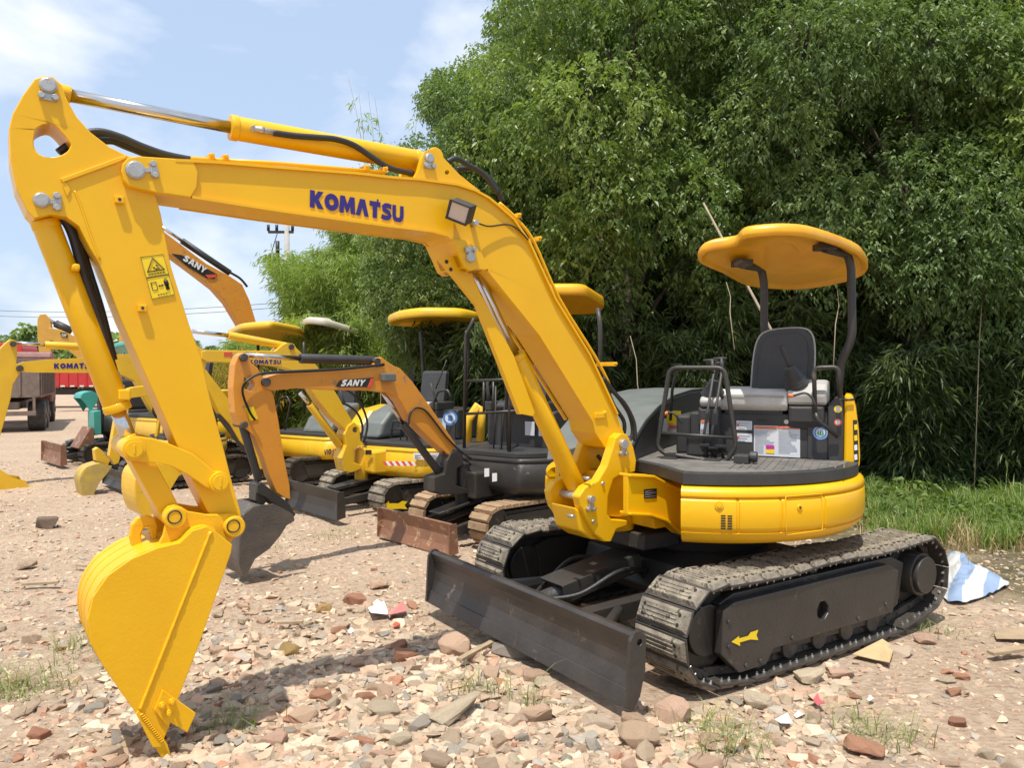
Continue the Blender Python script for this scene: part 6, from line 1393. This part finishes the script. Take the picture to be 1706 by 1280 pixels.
# --- small yellow machine behind it
kb = [(336,586),(345,583.5),(459,585),(470,575),(478,571),(490,573),(494,580),(504,590),(524,604),(534,618),(560,655),(591,709),(596,720),(584,727),(573,714),(551,694),(530,668),(518,649),(501,622),(470,612),(430,606),(345,603),(336,598)]
t2, f2, h2, bo2 = mini('mini_excavator', 'lemon yellow mini excavator with yellow canopy roof and red striped sticker on its body', -1.15, 9.6, 221, 1.0, 'lemon', 'black', 'shoe', 'black', R_h=.86, zb=.40, zt=.74, w=.74, trk=.30, L=.80,
  boom=kb, arm=[(326,575),(338,582),(345,598),(338,640),(322,720),(305,790),(296,795),(292,780),(305,700),(318,620)], bucket=([(250,862),(236,858),(226,830),(226,800),(232,785),(245,776),(262,772)], [(297,780),(297,795),(282,820),(262,845)]), bw=.24,
  bl=(1.42,.62,.04,.34), swing=[(574,724),(580,710),(590,703),(599,712),(601,735),(607,741),(590,745),(589,770),(603,776),(602,781),(584,788),(574,786),(569,764),(577,742)],
  canopy=([(644,535,2.34),(660,528,2.36),(700,523,2.38),(770,524,2.38),(800,530,2.36)], [(800,550,2.28),(770,556,2.25),(735,548,2.27),(690,541,2.31),(655,539,2.33)]),
  posts=[([(778,552,-.2),(780,580,-.35),(776,640,-.35),(774,735,-.35)], .026), ([(700,552,-.62),(704,600,-.72),(706,690,-.75)], .022)],
  rails=[([(723,700),(722,670),(730,652),(746,650),(752,664)], .35, .016), ([(652,730),(654,702),(682,702),(682,730)], .45, .012), ([(652,715),(682,715)], .45, .010), ([(640,730),(640,690),(655,668),(668,660)], -.3, .016), ([(744,600),(736,622),(726,648)], .2, .008)],
  rams=[(0,(380,559),(476,577),.042,'lemon',(380,559),(320,552),.022), (0,(516,674),(566,743),.044,'lemon',(516,674),(500,655),.024)], arrow=[(638,843),(648,835),(648,839),(664,839),(670,835),(679,836),(674,842),(679,849),(668,848),(648,849),(648,852)],
  pins=[(485,578,.03),(590,716,.035)], seat=2, seat_th=238, hoodmat='plastic')
q = lambda a, c_, y=.085: f2 @ pl(f2, 1, y, a, c_)
text('KOMATSU', q(415,606), q(468,607), q(415,599), Mt['blue'], bo2, 'lettering', bold=.03, kw=1.12)
quadpatch('red_reflector', [q(373,587,.082),q(387,587,.082),q(387,594,.082),q(373,594,.082)], Mt['redst'], bo2, .002)
def cyl_hit(cx, cy, rr, px, py):
    d = ray(px, py); d2 = Vector((d.x, d.y)); o2 = Vector((-cx, -cy)); A = d2.dot(d2); B_ = 2*o2.dot(d2); C_ = o2.dot(o2)-rr*rr; return EYE+d*((-B_-math.sqrt(max(B_*B_-4*A*C_, 0)))/(2*A))
def wrap(name, pts_, cx, cy, rr, m, parent):
    quadpatch(name, [cyl_hit(cx, cy, rr, *q_) for q_ in pts_], m, parent, .003)
for i in range(5):
    x0 = 637+i*10.4; wrap('stripe_sticker', [(x0,769),(x0+5.2,769),(x0+10.4,776.5),(x0+5.2,776.5)], -1.15, 9.6, .88, Mt['redst'], t2); 
    if i < 5: wrap('stripe_sticker', [(x0+5.2,769),(x0+10.4,769),(x0+15.6,776.5),(x0+10.4,776.5)], -1.15, 9.6, .88, Mt['white'], t2)
wrap('label_sticker', [(689,755),(703,755),(703,766),(689,766)], -1.15, 9.6, .885, Mt['white'], t2); wrap('label_sticker', [(704,755),(733,755),(733,766),(704,766)], -1.15, 9.6, .885, Mt['white'], t2)
for yy in (758.5, 762.5): wrap('label_text', [(691,yy),(728,yy),(728,yy+1.3),(691,yy+1.3)], -1.15, 9.6, .892, Mt['inkg'], t2)
wrap('rating_plate', [(609,750),(619,750),(619,758),(609,758)], -1.15, 9.6, .88, Mt['ink'], t2)
c_ = atd(750, 697, 9.05); n3 = (EYE-c_).normalized(); disc('round_sticker', c_, n3, .085, Mt['bluest'], t2, .002); disc('sticker_face', c_, n3, .06, Mt['paper'], t2, .004)
quadpatch('sticker_mark', [c_+Vector((-.025,0,-.03))+n3*.006, c_+Vector((.025,0,-.03))+n3*.006, c_+Vector((.025,0,.03))+n3*.006, c_+Vector((-.025,0,.03))+n3*.006], Mt['bluest'], t2, .002)
b = MB(); A_ = atd(800,672,9.0); b.tube([atd(778,740,8.95), atd(780,700,8.95), atd(796,676,9.0), atd(803,680,9.0), atd(800,735,9.0)], .05, 8); b.build('tail_cover', Mt['lemon'], t2)
b = MB(f2); p = pl(f2,1,0,592,760); b.cyl((p.x-.08,0,.34),(p.x-.08,0,.72),.08,16); b.prism([(.45,.42),(p.x-.08,.44),(p.x-.08,.70),(.45,.73)], -.22, .26); b.build('swing_post', Mt['lemon'], t2, .03)
for i, P_ in enumerate(([(560,668),(580,676),(596,690),(604,712),(600,735)], [(556,650),(578,650),(600,672),(612,705),(606,738)], [(566,690),(584,712),(596,728),(598,742)])):
    b = MB(f2); b.tube(smoothpath([pl(f2,1,-.02-.05*i,*k) for k in P_], 5), .014, 8); b.build('boom_hose', Mt['rubber'], t2)
for i, P_ in enumerate(([(735,775),(742,745),(752,752),(770,775),(790,790)], [(750,770),(765,762),(785,775),(800,795)])):
    b = MB(f1); b.tube(smoothpath([pl(f1,1,.05-.08*i,*k) for k in P_], 5), .012, 8); b.build('boom_hose', Mt['rubber'], t1)
# grey curved hood beside its seat
b = MB(h2); b.prism([(.42,.80),(.34,.98),(.18,1.12),(-.05,1.20),(-.5,1.20),(-.5,.80)], -.62, -.30); b.build('side_hood', Mt['hood'], t2, .05, 4)
# --- yellow machine with model lettering
t3, f3, h3, bo3 = mini('mini_excavator', 'yellow mini excavator with the number 17 on its plain wide body side', -2.75, 11.9, 222, 1.0, 'lemon', 'black', 'shoedark', 'black', R_h=.88, zb=.36, zt=.68, w=.62, trk=.26, L=.85,
  boom=[(336,612),(345,618),(350,625),(389,676),(396,700),(430,735),(440,750),(430,765),(400,735),(384,708),(366,688),(350,655),(338,636)], rams=[(0,(365,690),(412,752),.05,'plastic',None,None,0)],
  canopy=([(378,557,2.26),(400,547,2.30),(450,543,2.32),(500,552,2.30),(516,566,2.27)], [(508,576,2.22),(480,572,2.22),(440,566,2.22),(400,566,2.22)]),
  posts=[([(506,570,-.45),(507,610,-.5),(507,690,-.5)], .026), ([(430,570,-.5),(430,690,-.5)], .024)], rails=[([(470,740),(480,690),(484,672),(478,660),(466,665),(450,735)], .45, .014)], seat_th=236, riserz=.30, swing=[(425,735),(440,728),(455,745),(470,760),(462,782),(432,782)])
P = [cyl_hit(-2.75, 11.9, .90, *q_) for q_ in ((540,759),(562,759),(540,748))]; text('VIO', P[0], cyl_hit(-2.75,11.9,.90,552,757), cyl_hit(-2.75,11.9,.90,540,750), Mt['ink'], t3, 'lettering', bold=.03)
text('17', cyl_hit(-2.75,11.9,.90,551,762), cyl_hit(-2.75,11.9,.90,564,760), cyl_hit(-2.75,11.9,.90,552,749), Mt['maroon'], t3, 'lettering', bold=.05, shear=.2)
b = MB(h3); b.prism([(-.02,.73),(.55,.73),(.42,.94),(.10,1.12),(-.1,1.16)], -.10, .5); b.build('side_hood', Mt['hood'], t3, .05)
b = MB(h3); b.prism([(-.85,.70),(.2,.70),(.15,.84),(-.05,1.04),(-.5,1.12),(-.8,1.02)], .45, .78); b.build('engine_hood_side', Mt['lemon'], t3, .06)
# --- machine with the beige roof
t4, f4, h4, bo4 = mini('mini_excavator', 'mini excavator with a tilted beige canopy roof, mostly hidden behind the yellow ones', -2.0, 13.3, 222, 1.0, 'lemon', 'black', 'shoedark', R_h=.7, zb=.5, zt=.85, w=.6, L=.75,
  canopy=([(496,545,2.46),(510,536,2.50),(540,539,2.46),(575,549,2.38),(603,557,2.31)], [(606,568,2.22),(596,572,2.20),(575,566,2.28),(540,556,2.34),(510,552,2.40)]), canmat='beige', posts=[([(545,556,-.35),(560,580,-.4),(588,640,-.45),(590,720,-.45)], .035), ([(580,570,-.1),(592,600,-.25),(604,700,-.3)], .03)], seat_th=236)
# --- lemon yellow machine at the left edge
klb = [(30,607),(40,603),(74,599.5),(142,596.5),(190,590.5),(229,590.5),(241,598),(248,612),(262,658),(292,712),(300,735),(285,745),(270,715),(250,680),(236,655),(226,636),(208,627),(190,622),(142,621.5),(60,621),(30,620)]
t5, f5, h5, bo5 = mini('mini_excavator', 'lemon yellow excavator whose boom and arm reach out at the left edge of the photo', -5.3, 12.6, 220, 1.3, 'lemon', 'black', 'shoedark', R_h=.9, zb=.55, zt=.9, w=.8, L=.9,
  boom=klb, arm=[(0,581),(8,573),(18,565),(28,569),(29,590),(27,605),(34,612),(33,622),(22,640),(18,664),(0,728),(-30,830),(-45,830),(-28,720),(-12,640)], bucket=([(-70,700),(-95,740),(-95,780),(-70,812),(-30,826),(20,822)], [(68,812),(48,810),(42,801),(24,798),(0,783),(-30,740)]), bw=.30,
  rams=[(0,(75,575),(150,579),.055,'lemon',(76,575),(22,571),.025)], pins=[(22,573,.04),(33,614,.045)], seat_th=236, swing=[(272,718),(292,708),(312,730),(310,770),(285,772)])
q = lambda a, c_, y=.108: f5 @ pl(f5, 1, y, a, c_)
text('KOMATSU', q(90,614.5), q(157,614), q(90,605.5), Mt['blue'], bo5, 'lettering', bold=.03, kw=1.12)
b = MB(f5); b.prism(tr(f5, .1, [(60,812),(64,806),(68,811),(66,813)]), -.25, .28); b.build('bucket_teeth', Mt['lemon'], t5, .004)
# --- machine with the small dirty bucket
t6, f6, h6, bo6 = mini('mini_excavator', 'small excavator with muddy yellow bucket and exposed dark engine, left of the main arm', -4.75, 11.3, 222, 1.0, 'dirtyyel', 'black', 'shoedark', R_h=.55, zb=.42, zt=.66, w=.52, trk=.22, L=.6, armmat='lemon',
  boom=[(208,655),(214,648),(222,645.5),(252,642),(266,650),(285,690),(302,722),(292,732),(262,672),(250,659),(215,664)], arm=[(190,775),(182,760),(186,735),(192,700),(203,660),(210,650),(217,655),(214,690),(206,740),(198,772)], bucket=([(144,844),(136,815),(134,795),(143,780),(155,775),(166,772)], [(187,777),(180,788),(167,803),(158,820),(156,841)]), bkmat='dirtyyel', bw=.17,
  rams=[(0,(268,677),(261,728),.03,'lemon',(261,728),(258,745),.016), (0,(205,600),(240,628),.0,'lemon',None,None,0)][:1], links=[([(158,750),(164,746),(172,752),(184,768),(180,776),(170,772),(160,768)],-.07,.07,'lemon')], hood=False, seat=False, bl=(.95,.5,.03,.26))
b = MB(h6); b.box((-.35,-.3,.72),(.25,.28,1.15)); b.cyl((-.1,-.1,1.15),(-.1,-.1,1.5),.06,12); b.cyl((.1,.28,.95),(.1,.40,.95),.12,18); b.box((-.2,-.2,1.15),(.1,.15,1.3)); b.build('engine', Mt['plastic'], t6, .02)
b = MB(h6)
for k in range(5): b.tube(smoothpath([(.25,-.2+k*.1,.85),(.42,-.15+k*.08,1.05),(.3,-.1+k*.1,1.25),(.0,-.1+k*.05,1.2)], 5), .018, 6)
b.build('engine_hose', Mt['rubber'], t6)
# --- teal machine
t7, f7, h7, bo7 = mini('mini_excavator', 'teal green excavator with rusty red tank and brown blade at left, beyond the open dirt', -7.0, 14.2, 224, 1.1, 'teal', 'black', 'shoedark', 'rust', black_house=True, armmat='plastic', bkmat='teal', R_h=.65, zb=.5, zt=.9, w=.65, L=.8,
  bucket=([(134,664),(138,656),(154,652),(163,658)], [(163,668),(151,688),(143,674)]), bw=.22, canopy=([(190,578,2.25),(215,572,2.28),(255,573,2.28)], [(260,585,2.2),(225,588,2.18),(195,588,2.18)]), posts=[([(238,588,-.3),(238,700,-.3)], .03), ([(205,588,.2),(206,700,.2)], .03)],
  boom=[(163,655),(172,652),(186,700),(196,745),(182,748),(170,700)], rams=[(.02,(174,655),(186,740),.05,'plastic',None,None,0), (.1,(190,670),(196,735),.045,'plastic',None,None,0)], bl=(1.25,.62,.05,.40), seat_th=238)
P = [(156,686),(168,684),(169,724),(157,726)]; fr_ = frame(-7.0, 14.2, 224); b = MB(fr_); b.prism(tr(fr_, .45, P), .1, .45); b.build('counterweight_box', Mt['teal'], t7, .01)
b = MB(fr_); b.prism(tr(fr_, .5, [(130,748),(152,712),(157,715),(157,752)]), .0, .5); b.build('rusty_box', Mt['rust'], t7, .01)
b = MB(fr_); b.box((-.4,-.4,.95),(.3,.4,1.5)); b.build('engine_cover', Mt['plastic'], t7, .05)
# --- far ochre excavator
fc = frame(-15.6, 33.5, 205); t8 = thing('crawler_excavator', 'far ochre crawler excavator with its arm raised above the red truck', 'excavator', fc)
ca = MB(fc).prism(tr(fc, .25, [(62,532),(66,524),(75,523),(83,531),(86,548),(84,600),(66,600),(62,560)]), -.22, .22).build('arm', Mt['catyel'], t8, .02)
cb = MB(fc).prism(tr(fc, .3, [(80,546),(100,549),(126,561),(160,580),(215,625),(215,660),(180,640),(130,598),(104,576),(82,566)]), -.28, .28).build('boom', Mt['catyel'], t8, .02)
b = MB(fc); b.cyl(pl(fc,1,0,92,539), pl(fc,1,0,120,552), .16, 12); c_ = b.build('hydraulic_cylinder', Mt['plastic'], t8); b = MB(fc); b.cyl(pl(fc,1,0,76,530), pl(fc,1,0,92,539), .08, 10); b.build('piston_rod', Mt['chrome'], c_)
q = lambda a, c_, y=.3: fc @ pl(fc, 1, y, a, c_)
quadpatch('logo_plate', [q(100,554),q(112,555),q(113,563),(q(102,561))], Mt['ink'], cb, .01); text('CAT', q(102.5,560,.32), q(110.5,561.5,.32), q(103,555.5,.32), Mt['white'], cb, 'lettering', bold=.04)
b = MB(fc); b.box((-1.6,-1.3,1.2),(1.4,1.3,2.3)); b.box((-.2,.2,2.3),(1.2,1.2,3.4)); b.build('house', Mt['catyel'], t8, .08)
b = MB(fc)
for sd in (-1, 1): b.prism([(-1.9,.1),(1.9,.1),(2.1,.5),(1.8,.9),(-1.8,.9),(-2.1,.5)], sd*1.1-.3, sd*1.1+.3)
b.box((-.8,-.9,.5),(.8,.9,1.2)); b.build('track', Mt['shoedark'], t8, .05)
# --- far orange excavator behind the bamboo
fs = frame(-6.4, 22.5, 218); t9 = thing('crawler_excavator', 'large orange excavator boom rising above the bamboo behind the main arm', 'excavator', fs)
sbm = [(262,382),(275,387),(344,439),(385,461),(404,474),(416,500),(434,560),(450,620),(430,640),(420,600),(408,562),(399,540),(378,505),(357,481),(326,457),(282,424),(262,412)]
bs_ = MB(fs).prism(tr(fs, .22, sbm), -.20, .20).build('boom', Mt['orange'], t9, .012)
MB(fs).prism(tr(fs, .15, [(240,372),(262,378),(270,400),(262,420),(262,520),(246,600),(236,600),(240,480)]), -.14, .14).build('arm', Mt['orange'], t9, .012)
b = MB(fs); b.cyl(pl(fs,1,0,303,401), pl(fs,1,0,383,455), .085, 14); c_ = b.build('hydraulic_cylinder', Mt['plastic'], t9); b = MB(fs); b.cyl(pl(fs,1,0,268,377), pl(fs,1,0,303,401), .045, 10); b.build('piston_rod', Mt['chrome'], c_)
b = MB(fs); b.tube(smoothpath([pl(fs,1,.1,*k) for k in [(300,398),(340,428),(380,452),(400,464),(412,478)]], 4), .035, 8); b.build('boom_hose', Mt['rubber'], t9)
q = lambda a, c_, y=.205: fs @ pl(fs, 1, y, a, c_)
quadpatch('logo_plate', [q(286,422.5),q(303,425),q(362,457),q(357,465),q(345,464),q(313,445)], Mt['ink'], bs_, .006)
quadpatch('logo_slash', [q(342,458,.22),q(361,457,.22),q(359,462,.22),q(347,464,.22)], Mt['redst'], bs_, .006)
text('SANY', q(304,433,.225), q(341,456,.225), q(309,424,.225), Mt['white'], bs_, 'lettering', bold=.03, kw=1.12)
b = MB(fs)
for k in range(3): b.add([q(284+k*6, 418+k*4, .22), q(288+k*6, 418+k*4, .22), q(291+k*6, 422+k*4, .22), q(287+k*6, 422+k*4, .22)], [(0,1,2,3)])
b.build('logo_checks', Mt['ink'], bs_)
b = MB(fs); b.box((-1.4,-1.1,1.0),(1.2,1.1,1.9)); b.box((-.1,.2,1.9),(1.1,1.05,2.6)); b.build('house', Mt['orange'], t9, .06)
b = MB(fs)
for sd in (-1, 1): b.prism([(-1.6,.1),(1.6,.1),(1.8,.4),(1.5,.8),(-1.5,.8),(-1.8,.4)], sd*.9-.25, sd*.9+.25)
b.build('track', Mt['shoedark'], t9, .05)
# ------------------------------------------------------------------ trucks
SCL = []
def wheel(fr, x, y, r_, w_, parent):
    b = MB(fr); b.cyl((x, y-w_/2, r_), (x, y+w_/2, r_), r_, 28); o = b.build('wheel', Mt['tyre'], parent, .04)
    s_ = 1 if y > 0 else -1; b = MB(fr); b.cyl((x, y+s_*w_*.5, r_), (x, y+s_*w_*.52, r_), r_*.55, 20); b.cyl((x, y+s_*w_*.5, r_), (x, y+s_*w_*.62, r_), r_*.2, 12); b.build('rim', Mt['truckgrey'], o)
ft = frame(-14.9, 23.1, 117); tk = thing('dump_truck', 'old brown-grey truck with dropside bed seen from behind at the far left', 'truck', ft); SCL.append((tk, .82))
b = MB(ft); b.box((-3.4,-1.15,1.15),(2.0,1.15,1.25)); b.box((-3.4,-1.15,1.25),(-3.34,1.15,2.15)); b.box((-3.4,1.10,1.25),(2.0,1.16,2.15)); b.box((-3.4,-1.16,1.25),(2.0,-1.10,2.15)); b.box((1.94,-1.1,1.25),(2.0,1.1,2.5)); o = b.build('cargo_bed', Mt['truckgrey'], tk, .01)
b = MB(ft)
for k in range(9):
    x = -3.3+k*.65; b.box((x,1.16,1.2),(x+.07,1.20,2.15)); b.box((x,-1.20,1.2),(x+.07,-1.16,2.15))
for k in range(5): y = -1.1+k*.53; b.box((-3.44,y,1.2),(-3.40,y+.06,2.15))
b.build('bed_rib', Mt['truckgrey'], o)
b = MB(ft); b.box((-3.3,-.5,.75),(4.0,.5,1.0)); b.box((-3.45,-1.0,.55),(-3.38,1.0,.70)); b.box((-3.4,.9,.55),(-3.34,.98,1.15)); b.box((-3.4,-.98,.55),(-3.34,-.9,1.15)); b.build('chassis', Mt['truckgrey'], tk, .01)
b = MB(ft); b.prism([(2.3,.8),(4.1,.8),(4.15,1.7),(3.9,2.75),(2.4,2.8),(2.3,2.6)], -1.1, 1.1); o = b.build('cab', Mt['maroon'], tk, .08)
b = MB(ft); b.box((2.7,1.10,1.75),(3.6,1.112,2.45)); b.box((2.29,-.6,1.9),(2.3,.6,2.5)); b.box((2.7,-1.112,1.75),(3.6,-1.10,2.45)); b.build('window', Mt['glass'], o)
for x in (-2.4, -1.2, 3.1):
    for y in (-.95, .95): wheel(ft, x, y, .5, .34 if x > 0 else .5, tk)
fr2 = frame(-20.3, 36.5, 192); tr2 = thing('cargo_truck', 'red truck with low dropside bed standing crosswise in the distance', 'truck', fr2); SCL.append((tr2, .8))
b = MB(fr2); b.box((-4.6,-1.2,1.2),(2.4,1.2,1.3)); b.box((-4.6,1.14,1.3),(2.4,1.2,2.2)); b.box((-4.6,-1.2,1.3),(2.4,-1.14,2.2)); b.box((-4.6,-1.2,1.3),(-4.54,1.2,2.2)); b.box((2.3,-1.2,1.3),(2.4,1.2,2.6)); o = b.build('cargo_bed', Mt['red'], tr2, .01)
b = MB(fr2)
for k in range(15): b.box((-4.5+k*.48,1.20,1.25),(-4.44+k*.48,1.24,2.2))
b.build('bed_rib', Mt['red'], o)
b = MB(fr2)
for k in range(14): b.box((-4.5+k*.5,1.205,1.22),(-4.28+k*.5,1.215,1.30))
b.build('reflector_strip', Mt['white'], o)
b = MB(fr2); b.box((-4.5,-.5,.75),(5,.5,1.1)); b.box((-3.0,1.0,.45),(-.3,1.1,.55)); b.box((-3.0,1.0,.75),(-.3,1.1,.82)); b.build('chassis', Mt['black'], tr2, .01)
b = MB(fr2); b.box((2.0,1.15,.75),(3.0,1.2,.87)); b.box((2.0,1.15,1.05),(3.0,1.2,1.17)); b.box((2.0,1.15,.75),(2.1,1.2,1.17)); b.build('side_guard', Mt['white'], tr2)
b = MB(fr2); b.prism([(2.7,.8),(4.7,.8),(4.75,1.9),(4.55,3.7),(2.8,3.75),(2.7,3.4)], -1.15, 1.15); o = b.build('cab', Mt['red'], tr2, .08); b = MB(fr2); b.box((3.3,1.15,1.9),(4.3,1.165,2.6)); b.build('window', Mt['glass'], o)
for x in (-3.6, -2.4, 3.6):
    for y in (-1, 1): wheel(fr2, x, y, .5, .34 if x > 0 else .5, tr2)

for o, s_ in SCL: o.scale = (s_,)*3
